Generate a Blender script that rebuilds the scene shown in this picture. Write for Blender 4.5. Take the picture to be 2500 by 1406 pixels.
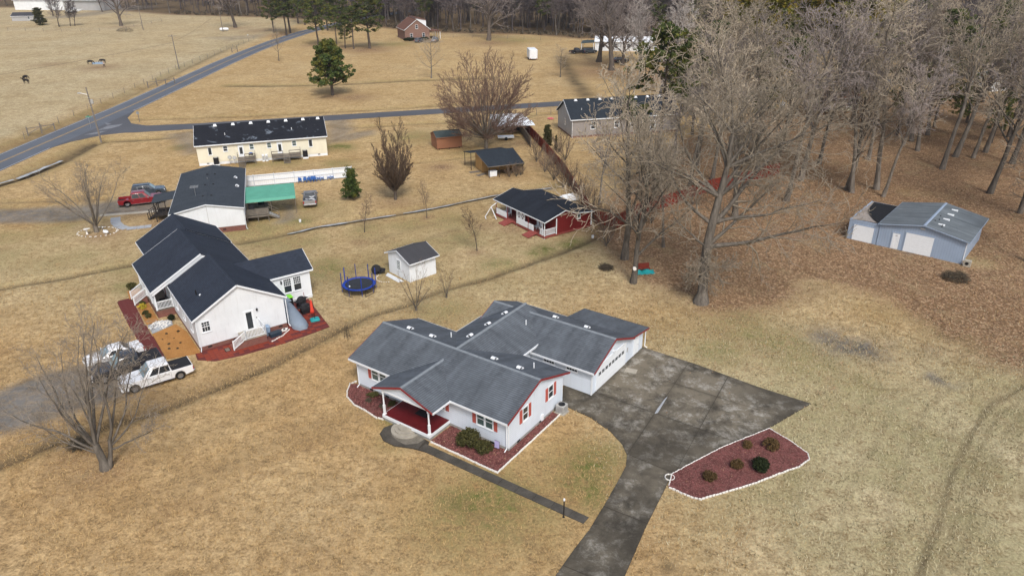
import bpy, math, random
import numpy as np
from mathutils import Matrix, Vector, Euler
PI = math.pi
scene = bpy.context.scene
col = scene.collection
for o in list(bpy.data.objects):
    bpy.data.objects.remove(o)

# ---------------------------------------------------------------- camera
cam_d = bpy.data.cameras.new('camera')
cam = bpy.data.objects.new('camera', cam_d)
col.objects.link(cam)
cam.location = (0, 0, 35.93)
cam.rotation_euler = (Matrix.Rotation(math.radians(90 - 25.345), 4, 'X') @ Matrix.Rotation(math.radians(-0.384), 4, 'Z')).to_euler()
cam_d.sensor_width = 36.0
cam_d.lens = 1786.43 / 2500 * 36.0
cam_d.clip_start = 0.5
cam_d.clip_end = 3000
scene.camera = cam

# ---------------------------------------------------------------- sky, sun, exposure
SUN_EL, SUN_AZ = 48.0, 165.0          # azimuth clockwise from +Y
world = bpy.data.worlds.new('World')
scene.world = world
world.use_nodes = True
wn = world.node_tree.nodes
wl = world.node_tree.links
bg = wn['Background']
sky = wn.new('ShaderNodeTexSky')
sky.sky_type = 'NISHITA'
sky.sun_disc = False
sky.sun_elevation = math.radians(SUN_EL)
sky.sun_rotation = math.radians(SUN_AZ)
sky.air_density = 1.0
sky.dust_density = 4.0
sky.ozone_density = 1.0
hs = wn.new('ShaderNodeHueSaturation')
hs.inputs['Saturation'].default_value = 0.85
wl.new(sky.outputs[0], hs.inputs['Color'])
wl.new(hs.outputs[0], bg.inputs[0])
bg.inputs[1].default_value = 0.118
sun_d = bpy.data.lights.new('sun', 'SUN')
sun_d.energy = 1.5
sun_d.angle = math.radians(13)
sun_d.color = (1.0, 0.99, 0.975)
sun = bpy.data.objects.new('sun', sun_d)
col.objects.link(sun)
az, el = math.radians(SUN_AZ), math.radians(SUN_EL)
sdir = Vector((math.sin(az) * math.cos(el), math.cos(az) * math.cos(el), math.sin(el)))
sun.rotation_euler = sdir.to_track_quat('Z', 'Y').to_euler()
sun.location = sdir * 200
vs = scene.view_settings
vs.view_transform = 'Standard'
vs.look = 'None'
vs.exposure = 0.50
vs.gamma = 1.0
vs.use_curve_mapping = False
scene.cycles.max_bounces = 6
scene.cycles.transparent_max_bounces = 8
scene.cycles.use_adaptive_sampling = True

# ---------------------------------------------------------------- helpers
class MB:
    """collects verts and faces for ONE mesh object"""
    def __init__(s, M=None):
        s.v = []; s.f = []; s.M = M
    def add(s, vs, fs):
        n = len(s.v)
        if s.M is not None:
            vs = [tuple(s.M @ Vector(p)) for p in vs]
        s.v += [tuple(p) for p in vs]
        s.f += [tuple(i + n for i in f) for f in fs]
        return s
    def box(s, x0, x1, y0, y1, z0, z1):
        return s.add([(x0, y0, z0), (x1, y0, z0), (x1, y1, z0), (x0, y1, z0), (x0, y0, z1), (x1, y0, z1), (x1, y1, z1), (x0, y1, z1)],
                     [(3, 2, 1, 0), (4, 5, 6, 7), (0, 1, 5, 4), (1, 2, 6, 5), (2, 3, 7, 6), (3, 0, 4, 7)])
    def bbox(s, c, w, d, h, rot=0, b=0.02):
        """box with chamfered upright and top edges, base centre c"""
        x, y, b = w / 2, d / 2, min(b, w / 3, d / 3, h / 3)
        R = [(x - b, -y), (x, -y + b), (x, y - b), (x - b, y), (-x + b, y), (-x, y - b), (-x, -y + b), (-x + b, -y)]
        T = [(p * (x - b) / x, q * (y - b) / y) for p, q in R]
        cr, sr = math.cos(rot), math.sin(rot)
        f = lambda P, z: [(c[0] + p * cr - q * sr, c[1] + p * sr + q * cr, c[2] + z) for p, q in P]
        V = f(R, 0) + f(R, h - b) + f(T, h)
        F = [tuple(range(7, -1, -1)), tuple(range(16, 24))]
        for k in range(2):
            for i in range(8):
                j = (i + 1) % 8
                F.append((k * 8 + i, k * 8 + j, k * 8 + 8 + j, k * 8 + 8 + i))
        return s.add(V, F)
    def prism(s, pts, z0, z1):
        n = len(pts)
        a = sum(pts[i][0] * pts[(i + 1) % n][1] - pts[(i + 1) % n][0] * pts[i][1] for i in range(n))
        if a < 0: pts = pts[::-1]
        V = [(p[0], p[1], z0) for p in pts] + [(p[0], p[1], z1) for p in pts]
        F = [tuple(range(n - 1, -1, -1)), tuple(range(n, 2 * n))] + [(i, (i + 1) % n, n + (i + 1) % n, n + i) for i in range(n)]
        return s.add(V, F)
    def prof(s, pts, a, b, axis='x'):
        """profile (t,z) extruded from a to b along axis; t is the other horizontal axis"""
        n = len(pts)
        mk = (lambda q, t, z: (q, t, z)) if axis == 'x' else (lambda q, t, z: (t, q, z))
        V = [mk(a, t, z) for t, z in pts] + [mk(b, t, z) for t, z in pts]
        F = [tuple(range(n - 1, -1, -1)), tuple(range(n, 2 * n))] + [(i, (i + 1) % n, n + (i + 1) % n, n + i) for i in range(n)]
        return s.add(V, F)
    def slab(s, top, t):
        n = len(top)
        V = [tuple(p) for p in top] + [(p[0], p[1], p[2] - t) for p in top]
        return s.add(V, [tuple(range(n)), tuple(range(2 * n - 1, n - 1, -1))] + [(i, n + i, n + (i + 1) % n, (i + 1) % n) for i in range(n)])
    def beam(s, p0, p1, w, h):
        """square bar between two points, w across, h in the upright plane"""
        p0, p1 = Vector(p0), Vector(p1)
        d = (p1 - p0).normalized()
        a = d.cross(Vector((0, 0, 1)))
        a = Vector((1, 0, 0)) if a.length < 1e-4 else a.normalized()
        b = a.cross(d)
        V = []
        for p in (p0, p1):
            for i, j in ((-1, -1), (1, -1), (1, 1), (-1, 1)):
                V.append(tuple(p + a * (w / 2 * i) + b * (h / 2 * j)))
        return s.add(V, [(3, 2, 1, 0), (4, 5, 6, 7), (0, 1, 5, 4), (1, 2, 6, 5), (2, 3, 7, 6), (3, 0, 4, 7)])
    def tube(s, pts, rad, n=6, cap=True):
        pts = [Vector(p) for p in pts]
        if not hasattr(rad, '__len__'): rad = [rad] * len(pts)
        V = []; F = []
        for i, p in enumerate(pts):
            d = (pts[min(i + 1, len(pts) - 1)] - pts[max(i - 1, 0)]).normalized()
            r = Vector((1, 0, 0)) if abs(d.z) > 0.9 else Vector((0, 0, 1))
            a = d.cross(r).normalized(); b = d.cross(a)
            for k in range(n):
                t = 2 * PI * k / n
                V.append(tuple(p + (a * math.cos(t) + b * math.sin(t)) * rad[i]))
        for i in range(len(pts) - 1):
            for k in range(n):
                F.append((i * n + k, i * n + (k + 1) % n, (i + 1) * n + (k + 1) % n, (i + 1) * n + k))
        if cap:
            F.append(tuple(range(n - 1, -1, -1))); F.append(tuple(range((len(pts) - 1) * n, len(pts) * n)))
        return s.add(V, F)
    def lathe(s, prof, n=16, c=(0, 0, 0), cap=True):
        """(r,z) profile turned about the upright axis through c"""
        V = []; F = []
        for r, z in prof:
            for k in range(n):
                t = 2 * PI * k / n
                V.append((c[0] + r * math.cos(t), c[1] + r * math.sin(t), c[2] + z))
        for i in range(len(prof) - 1):
            for k in range(n):
                F.append((i * n + k, i * n + (k + 1) % n, (i + 1) * n + (k + 1) % n, (i + 1) * n + k))
        if cap: F.append(tuple(range(n - 1, -1, -1))); F.append(tuple(range((len(prof) - 1) * n, len(prof) * n)))
        return s.add(V, F)
    def ball(s, c, r, n=10, m=6):
        pr = [(max(1e-3, math.sin(PI * i / m)), -math.cos(PI * i / m)) for i in range(m + 1)]
        V = []; F = []
        for q, z in pr:
            for k in range(n):
                t = 2 * PI * k / n
                V.append((c[0] + r[0] * q * math.cos(t), c[1] + r[1] * q * math.sin(t), c[2] + r[2] * z))
        for i in range(m):
            for k in range(n):
                F.append((i * n + k, i * n + (k + 1) % n, (i + 1) * n + (k + 1) % n, (i + 1) * n + k))
        return s.add(V, F)
    def mesh(s, name, mat, smooth=False):
        me = bpy.data.meshes.new(name)
        me.from_pydata(s.v, [], s.f)
        finish(me, mat, smooth)
        return me
    def build(s, name, mat, parent=None, smooth=False):
        return link(name, s.mesh(name, mat, smooth), parent)

def finish(me, mat, smooth=False):
    me.materials.append(mat)
    auto_uv(me)
    if smooth:
        me.polygons.foreach_set('use_smooth', [True] * len(me.polygons))
    me.update()

def auto_uv(me):
    """metre-true UVs: u runs level along each face, v runs up it"""
    nl, npoly = len(me.loops), len(me.polygons)
    if nl == 0: return
    uv = me.uv_layers.new(name='UVMap')
    vi = np.empty(nl, 'i'); me.loops.foreach_get('vertex_index', vi)
    co = np.empty(len(me.vertices) * 3, 'f'); me.vertices.foreach_get('co', co); co = co.reshape(-1, 3)
    nr = np.empty(npoly * 3, 'f'); me.polygons.foreach_get('normal', nr); nr = nr.reshape(-1, 3)
    lt = np.empty(npoly, 'i'); me.polygons.foreach_get('loop_total', lt)
    n = np.repeat(nr, lt, axis=0)
    t = np.stack([-n[:, 1], n[:, 0], np.zeros(nl, 'f')], 1)
    ln = np.linalg.norm(t, axis=1)
    flat = ln < 0.02
    t[flat] = (1, 0, 0); ln[flat] = 1
    t /= ln[:, None]
    b = np.cross(n, t)
    p = co[vi]
    uv.data.foreach_set('uv', np.stack([(p * t).sum(1), (p * b).sum(1)], 1).astype('f').ravel())

def link(name, me, parent=None, loc=None, rz=None, sc=None):
    o = bpy.data.objects.new(name, me)
    col.objects.link(o)
    if parent is not None: o.parent = parent
    if loc is not None: o.location = loc
    if rz is not None: o.rotation_euler = (0, 0, rz) if not hasattr(rz, '__len__') else rz
    if sc is not None: o.scale = sc if hasattr(sc, '__len__') else (sc, sc, sc)
    return o

def tag(o, label=None, cat=None, group=None, kind=None):
    if label: o['label'] = label
    if cat: o['category'] = cat
    if group: o['group'] = group
    if kind: o['kind'] = kind
    return o

def thing(name, label, cat, loc=(0, 0, 0), rz=0, group=None):
    o = bpy.data.objects.new(name, None)
    col.objects.link(o)
    o.empty_display_size = 0.3
    o.location = (loc[0], loc[1], loc[2] if len(loc) > 2 else 0)
    o.rotation_euler = (0, 0, rz)
    return tag(o, label, cat, group)

def copy_tree(o, parent=None):
    c = o.copy(); col.objects.link(c)
    if parent is not None: c.parent = parent
    for ch in list(o.children):
        copy_tree(ch, c)
    return c

def np_mesh(name, V, F, mat, smooth=False, uv=False):
    V = np.asarray(V, 'f'); F = np.asarray(F, 'i')
    me = bpy.data.meshes.new(name)
    k = F.shape[1]
    me.vertices.add(len(V)); me.vertices.foreach_set('co', V.ravel())
    me.loops.add(F.size); me.loops.foreach_set('vertex_index', F.ravel())
    me.polygons.add(len(F)); me.polygons.foreach_set('loop_start', np.arange(0, F.size, k, dtype='i'))
    me.polygons.foreach_set('loop_total', np.full(len(F), k, 'i'))
    if smooth: me.polygons.foreach_set('use_smooth', np.ones(len(F), bool))
    me.update(calc_edges=True); me.validate()
    if mat: me.materials.append(mat)
    if uv: auto_uv(me)
    return me

# ---------------------------------------------------------------- materials
class NT:
    def __init__(s, name, rough=0.8):
        s.m = bpy.data.materials.new(name); s.m.use_nodes = True
        s.t = s.m.node_tree; s.b = s.t.nodes['Principled BSDF']
        s.b.inputs['Roughness'].default_value = rough
        s.b.inputs['Specular IOR Level'].default_value = 0.3
    def n(s, typ, **kw):
        nd = s.t.nodes.new('ShaderNode' + typ)
        for k, v in kw.items():
            if k in nd.inputs: s.set(nd.inputs[k], v)
            else: setattr(nd, k, v)
        return nd
    def set(s, inp, v):
        if hasattr(v, 'is_output'): s.t.links.new(v, inp)
        elif hasattr(v, '__len__') and len(v) == 3 and inp.type == 'RGBA': inp.default_value = (*v, 1)
        else: inp.default_value = v
    def coord(s, kind='Object'): return s.n('TexCoord').outputs[kind]
    def map(s, vec, scale=(1, 1, 1), rot=(0, 0, 0)):
        m = s.n('Mapping'); s.set(m.inputs['Vector'], vec); m.inputs['Scale'].default_value = scale; m.inputs['Rotation'].default_value = rot
        return m.outputs[0]
    def noise(s, vec, scale, detail=4, rough=0.55, dist=0):
        n = s.n('TexNoise'); s.set(n.inputs['Vector'], vec); n.inputs['Scale'].default_value = scale
        n.inputs['Detail'].default_value = detail; n.inputs['Roughness'].default_value = rough; n.inputs['Distortion'].default_value = dist
        return n.outputs['Fac']
    def math(s, op, a, b=0.0, c=0.0, clamp=False):
        n = s.n('Math', operation=op); n.use_clamp = clamp
        s.set(n.inputs[0], a); s.set(n.inputs[1], b); s.set(n.inputs[2], c)
        return n.outputs[0]
    def mr(s, v, a, b, c=0.0, d=1.0):
        n = s.n('MapRange'); s.set(n.inputs[0], v)
        for i, q in enumerate((a, b, c, d)): n.inputs[i + 1].default_value = q
        return n.outputs[0]
    def mix(s, f, a, b, mode='MIX'):
        n = s.n('Mix', data_type='RGBA', blend_type=mode)
        s.set(n.inputs[0], f); s.set(n.inputs[6], a); s.set(n.inputs[7], b)
        return n.outputs[2]
    def bump(s, h, strength=0.3, dist=0.02):
        n = s.n('Bump'); n.inputs['Strength'].default_value = strength; n.inputs['Distance'].default_value = dist
        s.set(n.inputs['Height'], h); s.t.links.new(n.outputs[0], s.b.inputs['Normal'])
    def col(s, c): s.set(s.b.inputs['Base Color'], c); return s
    def sc(s, c, k): return tuple(min(1, x * k) for x in c)

def plain(name, c, rough=0.6, var=0.12, scale=3.0, metal=0.0, spec=0.3, coat=0.0):
    t = NT(name, rough)
    co = t.coord()
    f = t.mr(t.noise(co, scale, 5, 0.6), 0.3, 0.7)
    g = t.mr(t.noise(co, scale * 9, 3, 0.6), 0.3, 0.7)
    cc = t.mix(f, t.sc(c, 1 - var), t.sc(c, 1 + var * 0.7))
    t.col(t.mix(t.math('MULTIPLY', g, 0.35), cc, t.sc(c, 1 - var * 1.4)))
    t.b.inputs['Metallic'].default_value = metal
    t.b.inputs['Specular IOR Level'].default_value = spec
    if coat:
        t.b.inputs['Coat Weight'].default_value = coat; t.b.inputs['Coat Roughness'].default_value = 0.08
    t.set(t.b.inputs['Roughness'], t.mr(g, 0, 1, rough * 0.85, min(1, rough * 1.15)))
    return t.m

def siding(name, c, lap=0.15, dirt=(0.30, 0.30, 0.24), vertical=False):
    t = NT(name, 0.55)
    uv = t.coord('UV')
    sp = t.n('SeparateXYZ'); t.set(sp.inputs[0], uv)
    q = sp.outputs[0 if vertical else 1]
    fr = t.math('FRACT', t.math('DIVIDE', q, lap))
    groove = t.math('GREATER_THAN', fr, 0.9)
    co = t.coord()
    big = t.mr(t.noise(co, 0.5, 4), 0.35, 0.7)
    st = t.mr(t.noise(t.map(uv, (2.2, 0.25, 1)), 1.6, 5, 0.65), 0.52, 0.78)
    a = t.mix(big, t.sc(c, 0.93), t.sc(c, 1.03))
    a = t.mix(t.math('MULTIPLY', st, 0.18), a, dirt)
    a = t.mix(t.math('MULTIPLY', groove, 0.33), a, t.sc(c, 0.45))
    t.col(a)
    t.bump(t.math('SUBTRACT', 1.0, fr), 0.5, 0.02)
    return t.m

def shingle(name, c, light=1.5, streak=0.5, tab=(0.34, 0.15), blot=0.0, blotc=(0.3, 0.3, 0.3), seed=0.0):
    t = NT(name, 0.9)
    t.b.inputs['Specular IOR Level'].default_value = 0.2
    uv = t.coord('UV')
    br = t.n('TexBrick', offset=0.5, squash=1.0)
    t.set(br.inputs['Vector'], uv)
    br.inputs['Color1'].default_value = (0.0, 0, 0, 1); br.inputs['Color2'].default_value = (1, 1, 1, 1); br.inputs['Mortar'].default_value = (0.5, 0.5, 0.5, 1)
    br.inputs['Scale'].default_value = 1.0; br.inputs['Mortar Size'].default_value = 0.012; br.inputs['Mortar Smooth'].default_value = 0.3
    br.inputs['Brick Width'].default_value = tab[0]; br.inputs['Row Height'].default_value = tab[1]; br.inputs['Bias'].default_value = 0.0
    sp = t.n('SeparateXYZ'); t.set(sp.inputs[0], uv)
    row = t.math('FRACT', t.math('DIVIDE', sp.outputs[1], tab[1]))
    off = t.n('VectorMath', operation='ADD'); t.set(off.inputs[0], uv); off.inputs[1].default_value = (seed, seed * 0.7, 0)
    st = t.noise(t.map(off.outputs[0], (1.0, 0.16, 1)), 0.9, 6, 0.62, 0.4)
    st = t.mr(st, 0.36, 0.66)
    fine = t.mr(t.noise(uv, 34, 3, 0.7), 0.3, 0.7)
    a = t.mix(br.outputs['Color'], t.sc(c, 0.82), t.sc(c, 1.22))
    a = t.mix(t.math('MULTIPLY', st, streak), a, t.sc(c, light))
    a = t.mix(t.math('MULTIPLY', t.mr(row, 0.0, 0.34, 1.0, 0.0), 0.8), a, t.sc(c, 0.25))
    a = t.mix(t.math('MULTIPLY', fine, 0.35), a, t.sc(c, 0.6))
    pt = t.mr(t.noise(off.outputs[0], 0.32, 5, 0.7, 0.2), 0.42, 0.62)
    a = t.mix(t.math('MULTIPLY', pt, 0.38), a, t.sc(c, 0.62))
    if blot:
        bl = t.mr(t.noise(off.outputs[0], 0.55, 4, 0.6, 0.5), 0.60, 0.68)
        a = t.mix(t.math('MULTIPLY', bl, blot), a, blotc)
    t.col(a)
    t.bump(t.math('ADD', row, t.math('MULTIPLY', br.outputs['Fac'], -0.4)), 0.6, 0.025)
    return t.m

def rollroof(name, c, light=1.5, streak=0.7, seed=0.0):
    t = NT(name, 0.85)
    uv = t.coord('UV')
    off = t.n('VectorMath', operation='ADD'); t.set(off.inputs[0], uv); off.inputs[1].default_value = (seed, seed * 0.7, 0)
    st = t.mr(t.noise(t.map(off.outputs[0], (1.4, 0.10, 1)), 1.3, 6, 0.7, 0.2), 0.36, 0.64)
    bl = t.mr(t.noise(off.outputs[0], 0.35, 6, 0.7, 0.3), 0.40, 0.64)
    fine = t.mr(t.noise(uv, 9, 4, 0.75), 0.3, 0.7)
    a = t.mix(t.math('MULTIPLY', st, streak), t.sc(c, 0.75), t.sc(c, light))
    a = t.mix(t.math('MULTIPLY', bl, 0.45), a, t.sc(c, 0.6))
    a = t.mix(t.math('MULTIPLY', fine, 0.25), a, t.sc(c, 0.5))
    t.col(a); t.bump(st, 0.15, 0.02)
    return t.m

def bricks(name, c, c2, mortar=(0.24, 0.19, 0.16), w=0.22, h=0.075):
    t = NT(name, 0.85)
    br = t.n('TexBrick', offset=0.5)
    t.set(br.inputs['Vector'], t.coord('UV'))
    for k, q in (('Color1', c), ('Color2', c2), ('Mortar', mortar)): t.set(br.inputs[k], q)
    br.inputs['Scale'].default_value = 1; br.inputs['Mortar Size'].default_value = 0.008
    br.inputs['Brick Width'].default_value = w; br.inputs['Row Height'].default_value = h
    n = t.mr(t.noise(t.coord(), 2.0, 4), 0.3, 0.7)
    t.col(t.mix(t.math('MULTIPLY', n, 0.4), br.outputs['Color'], t.sc(c, 0.6)))
    t.bump(br.outputs['Fac'], -0.3, 0.01)
    return t.m

def speckle(name, c1, c2, c3, s=9.0, rough=0.95, bump=0.5, patch=0.7):
    """mulch, straw, gravel: three tones in small flecks and larger patches"""
    t = NT(name, rough)
    co = t.coord()
    f = t.mr(t.noise(co, s, 4, 0.7), 0.36, 0.64)
    p = t.mr(t.noise(co, patch, 4, 0.6), 0.38, 0.66)
    g = t.mr(t.noise(co, s * 2.7, 3, 0.7), 0.52, 0.68)
    a = t.mix(f, c1, c2)
    a = t.mix(t.math('MULTIPLY', p, 0.55), a, t.sc(c1, 0.75))
    a = t.mix(t.math('MULTIPLY', g, 0.75), a, c3)
    t.col(a); t.bump(f, bump, 0.06)
    return t.m

def glass(name, c=(0.02, 0.025, 0.03), rough=0.06):
    t = NT(name, rough); t.b.inputs['Specular IOR Level'].default_value = 0.7
    f = t.mr(t.noise(t.coord(), 0.8, 3), 0.35, 0.7)
    t.col(t.mix(f, c, t.sc(c, 2.2)))
    return t.m

def concrete(name):
    t = NT(name, 0.85)
    co = t.coord()
    w1 = t.mr(t.noise(co, 0.20, 7, 0.70, 0.25), 0.38, 0.58)
    w2 = t.mr(t.noise(co, 0.8, 8, 0.78, 0.25), 0.40, 0.60)
    w3 = t.mr(t.noise(co, 0.45, 8, 0.8, 0.2), 0.50, 0.60)
    fine = t.mr(t.noise(co, 14, 4, 0.7), 0.3, 0.7)
    rnd = t.n('ObjectInfo').outputs['Random']
    f = t.math('MULTIPLY', t.math('ADD', t.math('MULTIPLY', w1, 0.62), t.math('MULTIPLY', w2, 0.55)), t.mr(rnd, 0, 1, 0.75, 1.15), clamp=True)
    dark = (0.036, 0.031, 0.023); mid = (0.185, 0.160, 0.118); lite = (0.42, 0.40, 0.35)
    at = t.n('Attribute', attribute_name='stain')
    f = t.math('MULTIPLY', t.math('ADD', f, 0.06), t.math('SUBTRACT', 1.0, t.math('MULTIPLY', at.outputs['Fac'], 0.74)), clamp=True)
    a = t.mix(f, dark, mid)
    a = t.mix(t.math('MULTIPLY', t.math('MULTIPLY', w3, f), 0.8), a, lite)
    a = t.mix(t.math('MULTIPLY', fine, 0.25), a, dark)
    t.col(a); t.bump(w2, 0.15, 0.03)
    return t.m

M = {}
M['siding_blue'] = siding('pale_siding', (0.66, 0.72, 0.79), 0.20)
M['siding_white'] = siding('white_siding', (0.76, 0.79, 0.81), 0.12)
M['siding_yellow'] = siding('cream_siding', (0.76, 0.72, 0.57), 0.12, (0.4, 0.36, 0.25))
M['siding_grey'] = siding('grey_siding', (0.40, 0.40, 0.40), 0.15)
M['siding_garage'] = siding('blue_grey_panel', (0.30, 0.375, 0.485), 0.30, (0.2, 0.22, 0.24), vertical=True)
M['siding_red'] = siding('red_board', (0.17, 0.016, 0.016), 0.30, (0.10, 0.012, 0.01), vertical=True)
M['siding_brown'] = siding('brown_board', (0.27, 0.125, 0.07), 0.20, (0.14, 0.07, 0.04), vertical=True)
M['siding_tan'] = siding('raw_ply', (0.44, 0.27, 0.105), 0.30, (0.22, 0.13, 0.06), vertical=True)
M['white_paint'] = plain('white_paint', (0.76, 0.79, 0.81), 0.5, 0.05)
M['vinyl_shade'] = plain('shadow_grey_vinyl', (0.58, 0.62, 0.66), 0.5, 0.08)  # white vinyl with the thin shadow lines of posts and rails painted grey
M['shed_white'] = siding('shed_white', (0.76, 0.79, 0.81), 0.14)
M['roof_main'] = shingle('grey_shingle', (0.092, 0.104, 0.118), 2.1, 0.65, tab=(0.36, 0.19))
M['ridge_pale'] = plain('pale_ridge', (0.20, 0.225, 0.245), 0.9, 0.2)
M['roof_navy'] = shingle('navy_shingle', (0.030, 0.038, 0.055), 1.7, 0.35)
M['roof_m3'] = shingle('slate_shingle', (0.050, 0.060, 0.072), 1.5, 0.4, seed=7)
M['roof_black'] = shingle('worn_black_shingle', (0.016, 0.018, 0.024), 1.6, 0.5, blot=0.85, blotc=(0.17, 0.20, 0.24), seed=3)
M['roof_red'] = shingle('black_shingle', (0.020, 0.024, 0.032), 1.9, 0.6, seed=11)
M['roof_grey2'] = shingle('dark_slate_shingle', (0.028, 0.036, 0.046), 1.5, 0.4, seed=5)
M['roof_bluegrey'] = rollroof('weathered_roll_roof', (0.125, 0.145, 0.158), 1.75, 0.8, 9)
M['roof_green_grey'] = shingle('green_grey_shingle', (0.065, 0.085, 0.085), 1.4, 0.4, seed=2)
M['roof_shed'] = rollroof('plain_grey_roof', (0.066, 0.066, 0.072), 1.2, 0.4, 4)
M['roof_brown'] = shingle('brown_shingle', (0.17, 0.085, 0.06), 1.4, 0.4, seed=6)
M['brick'] = bricks('red_brick', (0.22, 0.066, 0.046), (0.14, 0.048, 0.038))
M['brick_pale'] = bricks('brown_brick', (0.26, 0.14, 0.10), (0.20, 0.11, 0.085))
M['taupe'] = siding('taupe_siding', (0.30, 0.275, 0.26), 0.15)
M['block'] = plain('grey_block', (0.34, 0.34, 0.32), 0.9, 0.2)
M['shutter'] = plain('salmon_shutter', (0.44, 0.105, 0.080), 0.6, 0.1)
M['dark_red_trim'] = plain('red_trim', (0.24, 0.030, 0.030), 0.55, 0.12)
M['deck_red'] = plain('red_deck', (0.115, 0.0085, 0.011), 0.55, 0.18, 1.2)
M['ramp_red'] = plain('faded_red_board', (0.30, 0.075, 0.06), 0.8, 0.2)
M['fence_red'] = plain('red_fence', (0.20, 0.036, 0.022), 0.8, 0.25, 1.5)
M['glass'] = glass('window_glass')
M['glass_green'] = glass('curtained_glass', (0.05, 0.075, 0.07), 0.12)
M['glass_car'] = glass('car_glass', (0.02, 0.024, 0.03), 0.04)
M['windshield'] = glass('windshield_glass', (0.14, 0.19, 0.21), 0.06)
M['black'] = plain('black_plastic', (0.014, 0.014, 0.016), 0.5, 0.2)
M['black_matte'] = plain('black_cover', (0.020, 0.020, 0.023), 0.85, 0.25)
M['rubber'] = plain('tyre_rubber', (0.018, 0.018, 0.018), 0.85, 0.2)
M['rim'] = plain('alloy_rim', (0.38, 0.38, 0.39), 0.3, 0.15, metal=0.8)
M['chrome'] = plain('chrome', (0.62, 0.62, 0.63), 0.18, 0.08, metal=0.9)
M['metal'] = plain('galvanised_metal', (0.42, 0.43, 0.44), 0.4, 0.15, metal=0.6)
M['grey_box'] = plain('grey_steel_box', (0.40, 0.40, 0.38), 0.6, 0.15)
M['car_white'] = plain('white_car_paint', (0.80, 0.80, 0.80), 0.25, 0.03, coat=0.8)
M['car_black'] = plain('charcoal_car_paint', (0.038, 0.038, 0.042), 0.25, 0.1, coat=0.8)
M['car_red'] = plain('red_car_paint', (0.22, 0.013, 0.018), 0.25, 0.08, coat=0.8)
M['car_grey'] = plain('grey_car_paint', (0.13, 0.14, 0.155), 0.35, 0.12, coat=0.5)
M['car_slate'] = plain('slate_car_paint', (0.055, 0.07, 0.085), 0.25, 0.1, coat=0.8)
M['lamp_white'] = plain('headlight', (0.70, 0.72, 0.74), 0.1, 0.05)
M['lamp_red'] = plain('taillight', (0.35, 0.02, 0.015), 0.15, 0.1)
M['concrete'] = concrete('stained_concrete')
M['concrete_pale'] = plain('pale_concrete', (0.38, 0.35, 0.29), 0.85, 0.25, 1.2)
M['concrete_dark'] = plain('damp_concrete', (0.085, 0.076, 0.062), 0.8, 0.4, 0.9)
M['road_grit'] = plain('pale_road_grit', (0.21, 0.22, 0.235), 0.9, 0.35, 0.8)
M['worn'] = plain('worn_concrete', (0.20, 0.18, 0.145), 0.85, 0.4, 1.4)
M['joint'] = plain('joint_dirt', (0.055, 0.047, 0.036), 0.95, 0.3)
M['asphalt'] = speckle('asphalt', (0.105, 0.118, 0.140), (0.135, 0.148, 0.168), (0.075, 0.082, 0.095), 6.0, 0.85, 0.1, 0.12)
M['asphalt_side'] = speckle('older_asphalt', (0.085, 0.088, 0.098), (0.115, 0.118, 0.128), (0.065, 0.066, 0.072), 6.0, 0.85, 0.1, 0.12)
M['line_yellow'] = plain('yellow_road_paint', (0.52, 0.33, 0.10), 0.8, 0.3, 1.0)
M['line_white'] = plain('white_road_paint', (0.55, 0.56, 0.57), 0.8, 0.25, 1.0)
M['mulch'] = speckle('red_mulch', (0.085, 0.026, 0.022), (0.215, 0.075, 0.068), (0.30, 0.175, 0.14), 3.6, patch=0.9)
M['straw'] = speckle('pine_straw', (0.40, 0.185, 0.050), (0.47, 0.245, 0.08), (0.27, 0.12, 0.04), 6.0)
M['paver'] = plain('red_paver', (0.24, 0.042, 0.022), 0.75, 0.3, 0.9)
M['paver_dark'] = plain('maroon_paver', (0.135, 0.030, 0.026), 0.75, 0.3, 0.9)
M['white_stone'] = plain('white_edging_stone', (0.74, 0.72, 0.67), 0.8, 0.15)
M['rubble'] = plain('pale_rubble', (0.38, 0.40, 0.42), 0.9, 0.25, 2.0)
M['deck_wood'] = plain('weathered_wood', (0.19, 0.165, 0.135), 0.85, 0.3, 2.0)
M['fence_wood'] = plain('grey_fence_wood', (0.20, 0.165, 0.13), 0.85, 0.3, 2.0)
M['dark_wood'] = plain('dark_wood', (0.040, 0.032, 0.028), 0.85, 0.3, 2.0)
M['pole_wood'] = plain('pole_wood', (0.20, 0.175, 0.15), 0.85, 0.25, 2.0)
M['awning_green'] = plain('green_awning', (0.10, 0.33, 0.235), 0.6, 0.12, 0.8)
M['tarp_grey'] = plain('grey_boat_tarp', (0.21, 0.255, 0.31), 0.6, 0.12, 0.8)
M['teal'] = plain('teal_plastic', (0.02, 0.30, 0.31), 0.5, 0.15)
M['blue_pad'] = plain('blue_vinyl', (0.014, 0.05, 0.34), 0.4, 0.15)
M['blue_steel'] = plain('navy_sleeve', (0.012, 0.035, 0.20), 0.5, 0.15)
M['blue_bin'] = plain('pale_blue_bin', (0.25, 0.34, 0.46), 0.6, 0.1)
M['chair_blue'] = plain('blue_plastic_chair', (0.03, 0.11, 0.34), 0.5, 0.1)
M['tramp_mat'] = plain('trampoline_mat', (0.030, 0.034, 0.040), 0.8, 0.15)
M['orange_red'] = plain('orange_red_canvas', (0.62, 0.055, 0.03), 0.75, 0.12)
M['lime'] = plain('lime_lid', (0.22, 0.68, 0.05), 0.5, 0.08)
M['navy_tub'] = plain('dark_navy_tub', (0.02, 0.035, 0.055), 0.5, 0.2)
M['pink'] = plain('pink_plastic', (0.60, 0.16, 0.16), 0.6, 0.1)
M['horse_black'] = plain('dark_bay_coat', (0.018, 0.014, 0.012), 0.6, 0.3, 2.0)
M['skin'] = plain('skin', (0.42, 0.24, 0.17), 0.6, 0.05)
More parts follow.
